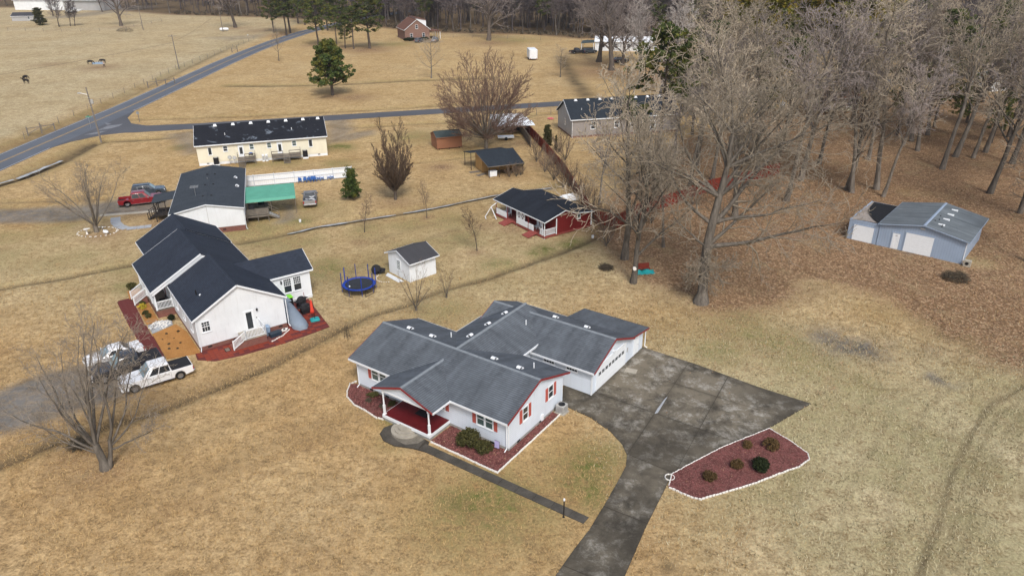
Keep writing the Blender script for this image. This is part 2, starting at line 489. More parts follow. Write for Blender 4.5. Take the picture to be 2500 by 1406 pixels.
M['shirt'] = plain('white_cotton', (0.72, 0.68, 0.66), 0.9, 0.08)
M['jeans'] = plain('dark_trousers', (0.022, 0.024, 0.036), 0.9, 0.15)
M['hair'] = plain('brown_hair', (0.05, 0.03, 0.02), 0.8, 0.2)
M['flag'] = plain('lilac_fabric', (0.42, 0.38, 0.62), 0.8, 0.1)
M['bare_ply'] = speckle('bare_decking', (0.36, 0.32, 0.28), (0.24, 0.21, 0.19), (0.07, 0.07, 0.075), 1.4, 0.9, 0.2, 0.8)
M['tar_paper'] = plain('torn_black_roofing', (0.011, 0.012, 0.015), 0.9, 0.3, 1.2)
t = NT('ditch_water', 0.12); t.b.inputs['Specular IOR Level'].default_value = 0.6
t.col(t.mix(t.mr(t.noise(t.coord(), 0.8, 4), 0.35, 0.65), (0.26, 0.25, 0.22), (0.46, 0.46, 0.44)))  # pale tones put the reflected sky into the water colour
t.bump(t.noise(t.coord(), 5, 3), 0.05, 0.02); M['water'] = t.m

def bark(name, c, c2):
    t = NT(name, 0.95); t.b.inputs['Specular IOR Level'].default_value = 0.1
    co = t.coord()
    f = t.mr(t.noise(t.map(co, (1, 1, 0.25)), 3.0, 5, 0.65), 0.3, 0.7)
    r = t.n('ObjectInfo').outputs['Random']
    a = t.mix(f, c, c2)
    hsv = t.n('HueSaturation'); t.set(hsv.inputs['Color'], a); t.set(hsv.inputs['Value'], t.mr(r, 0, 1, 0.72, 1.3))
    t.col(hsv.outputs[0])
    return t.m
M['bark_grey'] = bark('grey_bark', (0.075, 0.064, 0.052), (0.21, 0.185, 0.155))
M['twig_grey'] = bark('grey_twig', (0.29, 0.24, 0.175), (0.46, 0.395, 0.305))
M['bark_dark'] = bark('dark_bark', (0.065, 0.052, 0.042), (0.12, 0.10, 0.082))
M['twig_red'] = bark('reddish_twig', (0.15, 0.095, 0.072), (0.24, 0.16, 0.125))
M['twig_brown'] = bark('brown_twig', (0.13, 0.088, 0.06), (0.20, 0.145, 0.105))
M['twig_pale'] = bark('pale_twig', (0.34, 0.30, 0.27), (0.50, 0.46, 0.42))
M['twig_grey_brown'] = bark('grey_brown_twig', (0.135, 0.108, 0.085), (0.235, 0.195, 0.16))  # darker grey-brown crown colour, for variety among the bare trees
M['twig_lilac'] = bark('lilac_grey_twig', (0.22, 0.185, 0.165), (0.34, 0.295, 0.27))
M['twig_lawn'] = bark('lawn_tree_twig', (0.17, 0.14, 0.105), (0.30, 0.255, 0.20))
M['twig_far'] = bark('far_twig', (0.10, 0.085, 0.082), (0.19, 0.16, 0.155))

def leafm(name, c, c2, c3=None):
    t = NT(name, 0.75); t.b.inputs['Specular IOR Level'].default_value = 0.2
    g = t.n('NewGeometry').outputs['Random Per Island']
    a = t.mix(g, c, c2)
    if c3: a = t.mix(t.mr(t.noise(t.coord(), 0.45, 3), 0.48, 0.62), a, c3)
    r = t.n('ObjectInfo').outputs['Random']
    hsv = t.n('HueSaturation'); t.set(hsv.inputs['Color'], a); t.set(hsv.inputs['Value'], t.mr(r, 0, 1, 0.8, 1.2))
    t.col(hsv.outputs[0])
    return t.m
M['needle'] = leafm('pine_needle', (0.040, 0.062, 0.018), (0.085, 0.105, 0.030), (0.13, 0.13, 0.025))
M['needle_bright'] = leafm('bright_pine_needle', (0.030, 0.052, 0.013), (0.070, 0.095, 0.022), (0.12, 0.115, 0.02))
M['needle_gold'] = leafm('golden_pine_needle', (0.10, 0.12, 0.02), (0.20, 0.17, 0.02), (0.28, 0.20, 0.02))
M['leaf_dark'] = leafm('dark_evergreen_leaf', (0.010, 0.016, 0.006), (0.030, 0.040, 0.012))
M['leaf_olive'] = leafm('olive_leaf', (0.040, 0.042, 0.014), (0.085, 0.078, 0.025))
M['leaf_brown'] = leafm('brown_leaf', (0.075, 0.045, 0.02), (0.14, 0.09, 0.035))
M['leaf_yellow'] = leafm('yellow_leaf', (0.36, 0.28, 0.03), (0.50, 0.40, 0.05))
M['brush'] = leafm('dry_brush', (0.055, 0.045, 0.032), (0.13, 0.105, 0.07))
M['mulch_chip'] = leafm('mulch_chip', (0.07, 0.02, 0.018), (0.30, 0.12, 0.105))
M['weed'] = leafm('dull_weed', (0.085, 0.085, 0.038), (0.16, 0.135, 0.065))
M['litter'] = leafm('fallen_leaf', (0.17, 0.092, 0.050), (0.46, 0.295, 0.18))
M['pale_grass'] = leafm('pale_dry_grass', (0.36, 0.31, 0.18), (0.66, 0.59, 0.39))
M['dry_grass'] = leafm('dry_grass', (0.34, 0.225, 0.095), (0.52, 0.37, 0.175))

# ---------------------------------------------------------------- the ground
def seg_dist(X, Y, line):
    d = np.full(X.shape, 1e9)
    for (x0, y0), (x1, y1) in zip(line[:-1], line[1:]):
        dx, dy = x1 - x0, y1 - y0
        t = np.clip(((X - x0) * dx + (Y - y0) * dy) / (dx * dx + dy * dy + 1e-9), 0, 1)
        d = np.minimum(d, np.hypot(X - x0 - t * dx, Y - y0 - t * dy))
    return d
def inside(X, Y, poly):
    r = np.zeros(X.shape, bool)
    n = len(poly)
    for i in range(n):
        x0, y0 = poly[i]; x1, y1 = poly[(i + 1) % n]
        c = ((y0 > Y) != (y1 > Y)) & (X < (x1 - x0) * (Y - y0) / (y1 - y0 + 1e-12) + x0)
        r ^= c
    return r
def soft_poly(X, Y, poly, w):
    d = seg_dist(X, Y, list(poly) + [poly[0]])
    s = np.where(inside(X, Y, poly), d, -d)
    return np.clip(0.5 + s / (2 * w), 0, 1)
def vnoise(X, Y, s, seed):
    r = np.random.RandomState(seed)
    T = r.rand(64, 64)
    x, y = X / s, Y / s
    xi, yi = np.floor(x).astype(int), np.floor(y).astype(int)
    fx, fy = x - xi, y - yi
    fx, fy = fx * fx * (3 - 2 * fx), fy * fy * (3 - 2 * fy)
    g = lambda a, b: T[a % 64, b % 64]
    return (g(xi, yi) * (1 - fx) + g(xi + 1, yi) * fx) * (1 - fy) + (g(xi, yi + 1) * (1 - fx) + g(xi + 1, yi + 1) * fx) * fy
def fbm(X, Y, s, seed):
    return (vnoise(X, Y, s, seed) + 0.5 * vnoise(X, Y, s / 2.1, seed + 1) + 0.25 * vnoise(X, Y, s / 4.3, seed + 2)) / 1.75

# ditches: centre line, half width, depth, how dark the bed is
DITCHES = [
    ([(-42.85, 41.26), (-39.44, 45.22), (-36.41, 48.26), (-32.67, 50.80), (-29.46, 52.99), (-25.73, 56.53), (-23.46, 58.83), (-20.02, 63.59), (-17.78, 66.55), (-15.33, 69.45), (-11.35, 72.64), (-7.55, 76.31), (-2.43, 79.43), (2.57, 83.80), (8.05, 88.59), (11.33, 91.75)], 0.75, 0.30, 0.75),
    ([(-64.82, 74.49), (-59.53, 77.12), (-53.93, 79.91), (-47.45, 83.87)], 0.8, 0.35, 0.8),
    ([(-36.06, 91.12), (-33.82, 92.73), (-30.94, 94.38), (-27.10, 97.20), (-20.67, 100.13), (-11.63, 104.84), (-3.12, 110.39), (4.07, 113.62), (6.43, 114.44)], 1.0, 0.42, 0.75),
    ([(-87.40, 113.04), (-85.89, 118.99), (-84.32, 123.27), (-83.33, 133.02), (-83.89, 142.01), (-84.04, 145.92)], 2.0, 0.6, 1.0),
    ([(-83.14, 146.90), (-76.32, 147.39), (-70.46, 149.29)], 1.1, 0.4, 1.0),
    ([(-78.55, 209.10), (-66.98, 208.67), (-51.15, 209.36), (-29.05, 215.84), (-5.56, 219.09)], 1.3, 0.35, 0.95),
    ([(-85.20, 166.59), (-71.77, 167.89), (-57.46, 170.06), (-43.02, 173.19), (-24.34, 177.75), (-14.68, 180.35)], 0.9, 0.3, 0.55),
    ([(-36.05, 157.07), (-29.05, 158.42), (-18.66, 160.88), (-8.82, 162.20), (3.97, 166.41)], 0.9, 0.4, 0.7),
    ([(4.96, 168.55), (9.72, 169.72), (45.23, 180.34), (67.00, 185.77)], 0.9, 0.35, 0.6),
    ([(-102.67, 138.17), (-99.85, 141.17), (-98.81, 156.24), (-99.00, 177.31), (-101.52, 201.88), (-103.45, 230.41), (-107.61, 275.91), (-107.53, 312.05)], 1.4, 0.4, 0.35),
    ([(-86.50, 107.92), (-79.20, 108.36), (-70.01, 108.96), (-63.33, 109.63)], 0.6, 0.2, 0.5),
    ([(-34.54, 122.85), (-28.54, 124.71), (-23.76, 126.14), (-12.55, 130.69), (-4.41, 133.89)], 0.5, 0.15, 0.35),
]
WOODS = [(10.21, 94.55), (12.32, 88.51), (14.33, 80.59), (16.36, 75.38), (19.73, 69.71), (24.69, 68.68), (31.61, 73.54), (37.95, 75.59), (39.34, 69.42), (40.94, 63.18), (43.97, 59.97), (49.46, 57.69), (62.17, 57.53), (144.65, 155.99), (114.66, 198.17), (62.92, 173.48), (37.78, 148.02), (21.94, 122.01), (14.73, 108.78)]
FAR_WOODS = [(-528.65, 549.27), (-249.72, 478.88), (-189.04, 435.64), (-132.95, 416.96), (-93.17, 396.25), (-53.78, 355.03), (-33.29, 337.14), (9.46, 328.41), (29.04, 312.75), (53.08, 317.04), (79.63, 289.26), (104.47, 276.37), (126.43, 259.50), (178.08, 243.01), (900, 330), (900, 1300), (-900, 1300), (-900, 420)]
GREY_AREAS = [  # packed gravel and old asphalt yards: polygon, edge softness, strength
    ([(-49.82, 53.23), (-45.66, 55.09), (-43.58, 57.79), (-40.81, 59.35), (-38.69, 60.29), (-34.18, 56.29), (-34.34, 54.31), (-36.88, 52.27), (-39.30, 50.41), (-41.81, 48.98), (-45.57, 47.20)], 0.9, 0.95),
    ([(-85.03, 102.29), (-76.75, 104.49), (-65.33, 106.13), (-61.00, 108.77), (-55.89, 113.21), (-53.68, 112.31), (-51.67, 106.24), (-52.54, 102.54), (-57.26, 102.27), (-62.86, 99.24), (-73.04, 98.59), (-82.17, 98.26)], 1.0, 0.85),
    ([(-71.95, 151.80), (-67.35, 155.33), (-59.06, 137.05), (-61.10, 135.33), (-65.57, 142.48)], 1.5, 0.6),
    ([(-41.51, 164.43), (-36.68, 165.53), (-33.15, 154.35), (-32.97, 144.87), (-36.31, 143.31)], 1.5, 0.6),
    ([(-36.53, 148.00), (-32.44, 152.85), (-28.80, 154.22), (-28.07, 149.86), (-32.56, 144.85)], 1.0, 0.6),
    ([(-40.16, 312.44), (-31.20, 314.71), (-27.63, 302.44), (-37.90, 300.42)], 2.0, 0.6),
    ([(-220.24, 491.93), (-233.35, 424.14), (-245.07, 413.36), (-254.29, 425.64), (-246.28, 439.87), (-240.99, 503.40)], 2.5, 0.55),
    ([(-34.11, 105.87), (-33.09, 106.24), (-31.26, 99.82), (-32.47, 97.81), (-33.64, 97.83)], 0.7, 0.6),
    ([(-128.85, 324.45), (-116.78, 329.66), (-107.97, 335.26), (-104.24, 323.06), (-114.32, 312.42)], 3.0, 0.4),
]
GREY_SPOTS = [((32.20, 62.64), 2.8, 1.0), ((33.72, 61.50), 2.4, 1.0), ((31.73, 63.47), 1.8, 0.9), ((38.58, 56.77), 1.5, 1.0), ((36.94, 62.01), 1.5, 0.4), ((39.72, 61.58), 1.6, 0.3), ((38.66, 91.24), 1.4, 0.4), ((49.24, 84.84), 1.2, 0.5), ((34.69, 75.64), 1.2, 0.2)]
GREEN_SPOTS = [((-2.12, 39.82), 5.0, 0.55), ((-3.87, 40.25), 3.2, 0.6), ((6.10, 44.16), 3.6, 0.6), ((5.27, 41.88), 3.0, 0.6), ((-7.51, 70.10), 4.5, 0.35), ((-22.48, 81.81), 3.5, 0.55), ((-23.84, 81.22), 2.0, 0.5), ((-14.74, 83.58), 6, 0.3), ((-29.53, 89.26), 5, 0.3),
    ((4.24, 86.97), 2.6, 0.7), ((8.10, 89.16), 2.0, 0.7), ((11.10, 97.80), 2.2, 0.7), ((11.82, 93.73), 1.6, 0.7), ((-1.49, 82.72), 3, 0.4), ((-33.19, 140.04), 3.0, 0.7), ((-40.68, 129.74), 4.0, 0.4), ((-46.32, 128.80), 3.0, 0.45), ((-19.82, 147.89), 5.0, 0.4), ((-7.51, 134.84), 4, 0.3),
    ((-30.94, 98.62), 2.5, 0.5), ((-30.13, 104.84), 2.5, 0.5), ((26.13, 62.56), 4.0, 0.5), ((27.41, 59.43), 5.0, 0.4), ((19.91, 61.84), 4.0, 0.4), ((23.90, 65.97), 4.0, 0.45), ((23.96, 50.85), 6.0, 0.3), ((29.35, 51.39), 7.0, 0.28), ((58.32, 84.95), 3.5, 0.45), ((50.64, 85.08), 2.5, 0.4), ((47.80, 87.88), 2.0, 0.35),
    ((61.06, 109.83), 4.0, 0.4), ((65.71, 107.70), 3.0, 0.35), ((21.93, 96.76), 2.0, 0.4), ((-19.66, 94.32), 4, 0.3), ((-8.68, 98.18), 5, 0.3), ((-41.44, 89.47), 3.0, 0.3), ((-56.35, 84.28), 5.0, 0.25), ((-45.40, 77.46), 2.0, 0.4), ((-92.18, 155.30), 3, 0.3), ((-64.51, 140.87), 2.0, 0.6), ((-10.00, 50.66), 1.0, 0.6), ((-10.13, 47.08), 1.3, 0.3), ((14.80, 49.80), 2.0, 0.3), ((4.41, 148.95), 3, 0.3), ((31.73, 121.78), 5, 0.3), ((20.82, 115.01), 4, 0.3),
    ((0.67, 308.83), 12, 0.4), ((-45.62, 298.30), 8, 0.4), ((-47.98, 82.86), 4, 0.3), ((-43.22, 76.87), 2, 0.5), ((-73.82, 310.21), 10, 0.25), ((-30.75, 128.42), 3, 0.4), ((-13.37, 88.97), 4, 0.3)]
BROWN_SPOTS = [((-40.63, 190.58), 5.0, 0.5), ((-46.16, 191.87), 4.0, 0.5), ((-52.35, 281.99), 9.0, 0.6), ((-61.99, 284.75), 8, 0.5), ((-75.11, 294.89), 6, 0.4), ((-8.47, 298.86), 9, 0.5), ((-17.80, 107.08), 3.0, 0.35), ((29.66, 228.76), 12, 0.6), ((37.04, 232.37), 10, 0.55), ((41.88, 217.21), 12, 0.5), ((28.62, 245.29), 7, 0.5), ((-30.84, 44.07), 2.2, 0.4), ((-33.72, 46.30), 2.0, 0.4), ((-55.55, 93.43), 2.5, 0.5), ((-12.14, 125.86), 2.2, 0.6), ((-1.28, 122.56), 4.0, 0.45), ((6.00, 127.52), 3.0, 0.4), ((3.41, 142.25), 3, 0.5), ((-48.78, 99.30), 3.5, 0.6), ((-54.37, 102.57), 3, 0.4), ((-127.81, 359.63), 7, 0.4), ((-186.20, 370.53), 7, 0.35), ((-3.67, 96.43), 2.0, 0.3), ((0.05, 94.74), 2.0, 0.4), ((-5.25, 51.19), 1.2, 0.3), ((-20.09, 90.53), 1.2, 0.4), ((-4.43, 86.71), 1.0, 0.5), ((-12.31, 99.45), 1.0, 0.5), ((-10.40, 70.34), 0.9, 0.4), ((-132.75, 243.72), 6.0, 0.5), ((-152.52, 250.65), 5.0, 0.35), ((-112.50, 350.06), 10, 0.4), ((-98.47, 333.16), 8, 0.5), ((9.54, 34.59), 0.5, 0.9), ((12.81, 35.67), 0.25, 0.5), ((19.80, 37.25), 0.35, 0.5), ((28.41, 50.80), 0.3, 0.5), ((-15.77, 62.72), 0.8, 0.5), ((24.42, 75.80), 3, 0.4)]  # first two paint the field pine's brownish shadow into the turf
TRACKS = [
    ([(24.95, 33.04), (28.80, 37.93), (32.12, 42.50), (36.70, 47.89), (41.23, 52.16), (46.62, 55.64)], 0.30, 0.7), ([(26.21, 33.03), (29.91, 37.92), (32.92, 42.04), (37.06, 46.83), (41.01, 50.66), (45.36, 53.67)], 0.22, 0.45),
    ([(27.83, 33.67), (30.66, 37.53), (34.11, 42.03), (38.04, 46.30), (43.77, 51.22)], 0.5, 0.25),
    ([(17.61, 259.71), (17.54, 233.20), (18.29, 211.29), (19.40, 190.12)], 2.6, 0.85),
    ([(14.58, 75.96), (17.49, 71.70), (20.56, 66.02), (25.35, 60.22)], 1.2, 0.18),
    ([(-12.85, 51.28), (-18.23, 48.23), (-23.06, 43.52), (-26.67, 40.05)], 1.6, 0.20),
    ([(-19.51, 52.87), (-23.45, 49.95), (-26.75, 46.48)], 1.1, 0.20),
    ([(-47.85, 58.56), (-45.62, 62.72), (-42.94, 67.81)], 1.3, 0.15),
    ([(-29.25, 71.90), (-23.19, 76.55), (-17.36, 81.12)], 0.8, 0.15),
    ([(-19.35, 81.15), (-15.21, 86.90), (-7.87, 94.89)], 0.8, 0.22),
    ([(-19.82, 89.08), (-14.11, 95.01), (-4.13, 101.57)], 0.8, 0.2),
]
for k in range(9):
    TRACKS.append(([(14 + k * 3.4, 26), (20 + k * 3.2, 40), (30 + k * 2.6, 52), (43 + k * 2.0, 60)], 0.24, 0.16 + 0.06 * (k % 3)))
for k in range(7):
    TRACKS.append(([(-46 + k * 5.5, 40 + k * 2.2), (-30 + k * 5.5, 33 + k * 1.2), (-12 + k * 5.0, 27)], 0.35, 0.12 + 0.05 * (k % 2)))
DIRT_LINES = [([(-39.69, 45.61), (-36.65, 48.70), (-29.72, 53.62), (-23.66, 59.50), (-17.93, 67.27)], 1.5, 0.28)]

def axis(a, b, f):
    out = [a]
    while out[-1] < b: out.append(out[-1] + f(out[-1]))
    return np.array(out)
fx_ = lambda q: 0.42 if q < 62 else (0.62 if q < 108 else 0.62 + (q - 108) * 0.04)
fx2 = lambda q: 0.42 if q < 62 else 0.42 + (q - 62) * 0.035
gx = np.concatenate([-axis(0, 900, fx_)[:0:-1], axis(0, 900, fx2)])
gy = axis(14, 1400, lambda q: 0.38 if q < 90 else (0.38 + (q - 90) * 0.0055 if q < 230 else 1.15 + (q - 230) * 0.02))
X, Y = np.meshgrid(gx, gy)
wx = X + 3.0 * (fbm(X, Y, 5, 1) - 0.5); wy = Y + 3.0 * (fbm(X, Y, 5, 7) - 0.5)
Z = -0.03 + 0.03 * (fbm(X, Y, 2.2, 3) - 0.5)
m_lit = soft_poly(wx + 5 * (fbm(X, Y, 9, 21) - 0.5), wy + 6 * (fbm(X, Y, 9, 22) - 0.5), WOODS, 2.5)
CLEARINGS = [((36.91, 70.91), 5.5, 0.95), ((35.11, 76.75), 3.0, 0.8), ((32.81, 69.51), 5.0, 0.8), ((26.41, 65.93), 4.0, 0.8), ((39.33, 65.75), 4.5, 0.8), ((57.33, 82.36), 3.2, 0.75), ((49.43, 85.77), 2.2, 0.6), ((40.91, 61.56), 4.0, 0.7), ((48.18, 63.08), 3.5, 0.4), ((17.23, 83.04), 2.0, 0.5), ((62.97, 109.79), 4.0, 0.45), ((22.58, 94.32), 3.0, 0.4), ((65.29, 100.18), 4, 0.35), ((57.44, 75.28), 2.5, 0.4)]
for c, r, st in CLEARINGS: m_lit *= 1 - st * np.exp(-(((wx - c[0]) ** 2 + (wy - c[1]) ** 2) / r ** 2))
m_far = soft_poly(X, Y, FAR_WOODS, 4.0)
m_lit = np.maximum(m_lit, m_far)
m_soil = np.zeros(X.shape); m_green = np.zeros(X.shape); m_grey = np.zeros(X.shape)
for line, hw, dep, dk in DITCHES:
    d = seg_dist(X + 0.5 * (fbm(X, Y, 3, 31) - 0.5), Y + 0.5 * (fbm(X, Y, 3, 32) - 0.5), line)
    g = np.exp(-(d / hw) ** 2)
    Z -= dep * 1.35 * g
    m_soil = np.maximum(m_soil, np.clip(1.15 * dk * np.exp(-(d / (hw * 0.8)) ** 2) * (0.6 + 0.7 * fbm(X, Y, 2.0, 33)), 0, 1))
    m_green = np.maximum(m_green, 0.45 * np.exp(-((d - hw * 1.3) / (hw * 0.8)) ** 2) * fbm(X, Y, 6, 35))
for poly, w, st in GREY_AREAS:
    m_grey = np.maximum(m_grey, st * soft_poly(wx * 0.35 + X * 0.65, wy * 0.35 + Y * 0.65, poly, w))
for c, r, st in GREY_SPOTS:
    m_grey = np.maximum(m_grey, st * np.exp(-(((wx - c[0]) ** 2 + (wy - c[1]) ** 2) / r ** 2)) * np.clip(fbm(X, Y, 1.2, 41) * 2.6 - 0.35, 0, 1))
for c, r, st in GREEN_SPOTS:
    m_green = np.maximum(m_green, 1.45 * st * np.exp(-(((wx - c[0]) ** 2 + (wy - c[1]) ** 2) / r ** 2)))
for c, r, st in BROWN_SPOTS:
    q = np.exp(-(((wx * 0.5 + X * 0.5 - c[0]) ** 2 + (wy * 0.5 + Y * 0.5 - c[1]) ** 2) / r ** 2))
    if r < 1: m_soil = np.maximum(m_soil, st * q)
    else: m_lit = np.maximum(m_lit, st * q)
for line, hw, st in TRACKS:
    d = seg_dist(wx * 0.12 + X * 0.88, wy * 0.12 + Y * 0.88, line)
    m_soil = np.maximum(m_soil, st * np.exp(-(d / hw) ** 2) * (0.5 + fbm(X, Y, 2.5, 51)))
for line, hw, st in DIRT_LINES:
    m_lit = np.maximum(m_lit, st * np.exp(-(seg_dist(X, Y, line) / hw) ** 2))
# the verge of the through road is rough brown weeds
m_soil = np.maximum(m_soil, 0.55 * np.exp(-((seg_dist(X, Y, [(-99.5, 100), (-99.5, 180), (-103, 235), (-106, 280)])) / 2.0) ** 2) * (0.4 + fbm(X, Y, 1.5, 61)))
# tone of the dormant turf: 0 = orange tan front lawn, 1 = yellow green lawn past the drive
m_soil = np.maximum(m_soil, 0.85 * m_far)
tone = np.clip((X + 0.25 * Y - 16) / 14, 0, 1) * np.clip((78 - Y) / 25, 0, 1) * 0.9
tone = np.maximum(tone, 0.45 * np.clip((Y - 62) / 12, 0, 1) * np.clip((112 - Y) / 30, 0, 1))
tone = np.maximum(tone, 0.75 * np.clip((-X - 100) / 6, 0, 1))
tone = np.clip(tone + 0.5 * (fbm(X, Y, 14, 71) - 0.5), 0, 1)
pale = np.clip((Y - 70) / 80, 0, 1)
ny, nx = X.shape
idx = np.arange(nx * ny).reshape(ny, nx)
F = np.stack([idx[:-1, :-1], idx[:-1, 1:], idx[1:, 1:], idx[1:, :-1]], -1).reshape(-1, 4)

def ground_mat():
    t = NT('dormant_lawn', 1.0); t.b.inputs['Specular IOR Level'].default_value = 0.05
    co = t.coord()
    at = t.n('Attribute', attribute_name='mask')
    a2 = t.n('Attribute', attribute_name='tone')
    sp = t.n('SeparateColor'); t.set(sp.inputs[0], at.outputs['Color'])
    sp2 = t.n('SeparateColor'); t.set(sp2.inputs[0], a2.outputs['Color'])
    lit, green, soil, grey = sp.outputs[0], sp.outputs[1], sp.outputs[2], at.outputs['Alpha']
    big = t.mr(t.noise(co, 0.055, 5, 0.6, 0.3), 0.38, 0.62)
    mid = t.mr(t.noise(co, 0.30, 6, 0.70, 0.5), 0.38, 0.60)
    sm = t.mr(t.noise(co, 1.25, 6, 0.74, 0.3), 0.38, 0.61)
    fi = t.mr(t.noise(co, 4.6, 4, 0.75), 0.36, 0.63)
    blot = t.mr(t.noise(co, 0.62, 7, 0.78, 0.9), 0.545, 0.66)
    blot2 = t.mr(t.noise(t.map(co, (1, 1, 1), (0, 0, 0.6)), 0.21, 7, 0.75, 0.6), 0.54, 0.66)
    a = t.mix(sp2.outputs[0], (0.370, 0.228, 0.096), (0.375, 0.325, 0.180))
    b = t.mix(sp2.outputs[0], (0.62, 0.43, 0.215), (0.69, 0.61, 0.39))
    c = t.mix(t.math('ADD', t.math('MULTIPLY', mid, 0.55), t.math('MULTIPLY', sm, 0.45)), a, b)
    c = t.mix(t.math('MULTIPLY', big, 0.5), c, t.mix(sp2.outputs[0], (0.63, 0.45, 0.225), (0.71, 0.63, 0.41)))
    c = t.mix(t.math('MULTIPLY', sp2.outputs[1], 0.6), c, t.mix(t.math('ADD', t.math('MULTIPLY', mid, 0.6), t.math('MULTIPLY', big, 0.4)), t.mix(sp2.outputs[0], (0.46, 0.315, 0.135), (0.40, 0.32, 0.185)), t.mix(sp2.outputs[0], (0.66, 0.50, 0.26), (0.60, 0.505, 0.33))))
    c = t.mix(t.math('MULTIPLY', t.math('MULTIPLY', t.math('SUBTRACT', 1.0, sm), fi), 0.95), c, (0.165, 0.110, 0.054))
    c = t.mix(t.math('MULTIPLY', fi, 0.28), c, (0.17, 0.115, 0.058))
    c = t.mix(t.math('MULTIPLY', blot, 0.50), c, (0.205, 0.130, 0.068))
    c = t.mix(t.math('MULTIPLY', blot2, 0.40), c, (0.235, 0.150, 0.075))
    gm = t.math('MULTIPLY', green, t.math('ADD', t.math('MULTIPLY', sm, 0.9), t.math('MULTIPLY', mid, 0.6)), clamp=True)
    c = t.mix(gm, c, t.mix(fi, (0.175, 0.170, 0.055), (0.115, 0.125, 0.038)))
    ln = t.math('ADD', t.math('MULTIPLY', lit, 1.5), t.math('MULTIPLY', t.math('SUBTRACT', mid, 0.5), t.math('MULTIPLY', lit, 0.8)), clamp=True)
    vor = t.n('TexVoronoi'); t.set(vor.inputs['Vector'], co); vor.inputs['Scale'].default_value = 5.5
    lv = t.n('SeparateColor'); t.set(lv.inputs[0], vor.outputs['Color'])
    lc = t.mix(lv.outputs[0], (0.110, 0.065, 0.038), (0.295, 0.165, 0.090))
    lc = t.mix(t.math('GREATER_THAN', lv.outputs[1], 0.72), lc, (0.44, 0.30, 0.185))
    lc = t.mix(t.math('MULTIPLY', sm, 0.6), lc, (0.145, 0.095, 0.056))
    lc = t.mix(t.math('MULTIPLY', blot2, 0.6), lc, (0.30, 0.235, 0.13))
    c = t.mix(t.math('MULTIPLY', ln, t.mr(sm, 0, 1, 0.75, 1.0)), c, lc)
    c = t.mix(t.math('MULTIPLY', soil, t.mr(sm, 0, 1, 0.7, 1.15), clamp=True), c, t.mix(fi, (0.075, 0.058, 0.034), (0.135, 0.10, 0.058)))
    gr = t.mix(mid, (0.120, 0.110, 0.098), (0.225, 0.208, 0.185))
    gr = t.mix(t.math('MULTIPLY', blot, 0.7), gr, (0.30, 0.25, 0.17))
    gr = t.mix(t.math('MULTIPLY', fi, 0.4), gr, (0.10, 0.10, 0.10))
    c = t.mix(t.math('MULTIPLY', grey, t.mr(sm, 0, 1, 0.7, 1.2), clamp=True), c, gr)
    t.col(c)
    t.bump(t.math('ADD', t.math('MULTIPLY', sm, 0.7), t.math('MULTIPLY', fi, 0.5)), 0.55, 0.10)
    return t.m
me = np_mesh('ground', np.stack([X, Y, Z], -1).reshape(-1, 3), F, ground_mat(), smooth=True)
def cattr(me, name, R, G, B, A):
    at = me.color_attributes.new(name, 'FLOAT_COLOR', 'POINT')
    at.data.foreach_set('color', np.stack([R, G, B, A], -1).astype('f').ravel())
m_green = np.clip(np.maximum(m_green, 0.42 * np.clip((X + 0.25 * Y - 18) / 10, 0, 1) * np.clip((75 - Y) / 12, 0, 1) * np.clip(fbm(X, Y, 5, 55) * 2.4 - 0.7, 0, 1)), 0, 1)
m_green = np.clip(np.maximum(m_green, 0.5 * np.exp(-((Y - 92) / 16) ** 2) * np.clip(fbm(X, Y, 7, 57) * 2.6 - 0.95, 0, 1) * (X < 12)), 0, 1)
cattr(me, 'mask', m_lit, m_green, m_soil, m_grey)
cattr(me, 'tone', tone, pale, tone * 0, tone * 0 + 1)
tag(link('ground', me), 'dormant tan lawns, fields and leaf-strewn woodland floor', kind='structure')

def strip(line, w, z):
    """flat ribbon of width w along a line"""
    L = [Vector((p[0], p[1])) for p in line]
    V = []; Fc = []
    for i, p in enumerate(L):
        d = (L[min(i + 1, len(L) - 1)] - L[max(i - 1, 0)]).normalized()
        nn = Vector((-d.y, d.x))
        ww = w[i] if hasattr(w, '__len__') else w
        zz = z[i] if hasattr(z, '__len__') else z
        V += [(p.x + nn.x * ww / 2, p.y + nn.y * ww / 2, zz), (p.x - nn.x * ww / 2, p.y - nn.y * ww / 2, zz)]
    for i in range(len(L) - 1):
        Fc.append((2 * i, 2 * i + 1, 2 * i + 3, 2 * i + 2))
    return MB().add(V, [f[::-1] for f in Fc])
def offset(line, o):
    L = [Vector((p[0], p[1])) for p in line]
    out = []
    for i, p in enumerate(L):
        d = (L[min(i + 1, len(L) - 1)] - L[max(i - 1, 0)]).normalized()
        out.append((p.x - d.y * o, p.y + d.x * o))
    return out
def dense(line, step):
    out = []
    for a, b in zip(line[:-1], line[1:]):
        n = max(1, int(math.hypot(b[0] - a[0], b[1] - a[1]) / step))
        out += [(a[0] + (b[0] - a[0]) * k / n, a[1] + (b[1] - a[1]) * k / n) for k in range(n)]
    return out + [line[-1]]

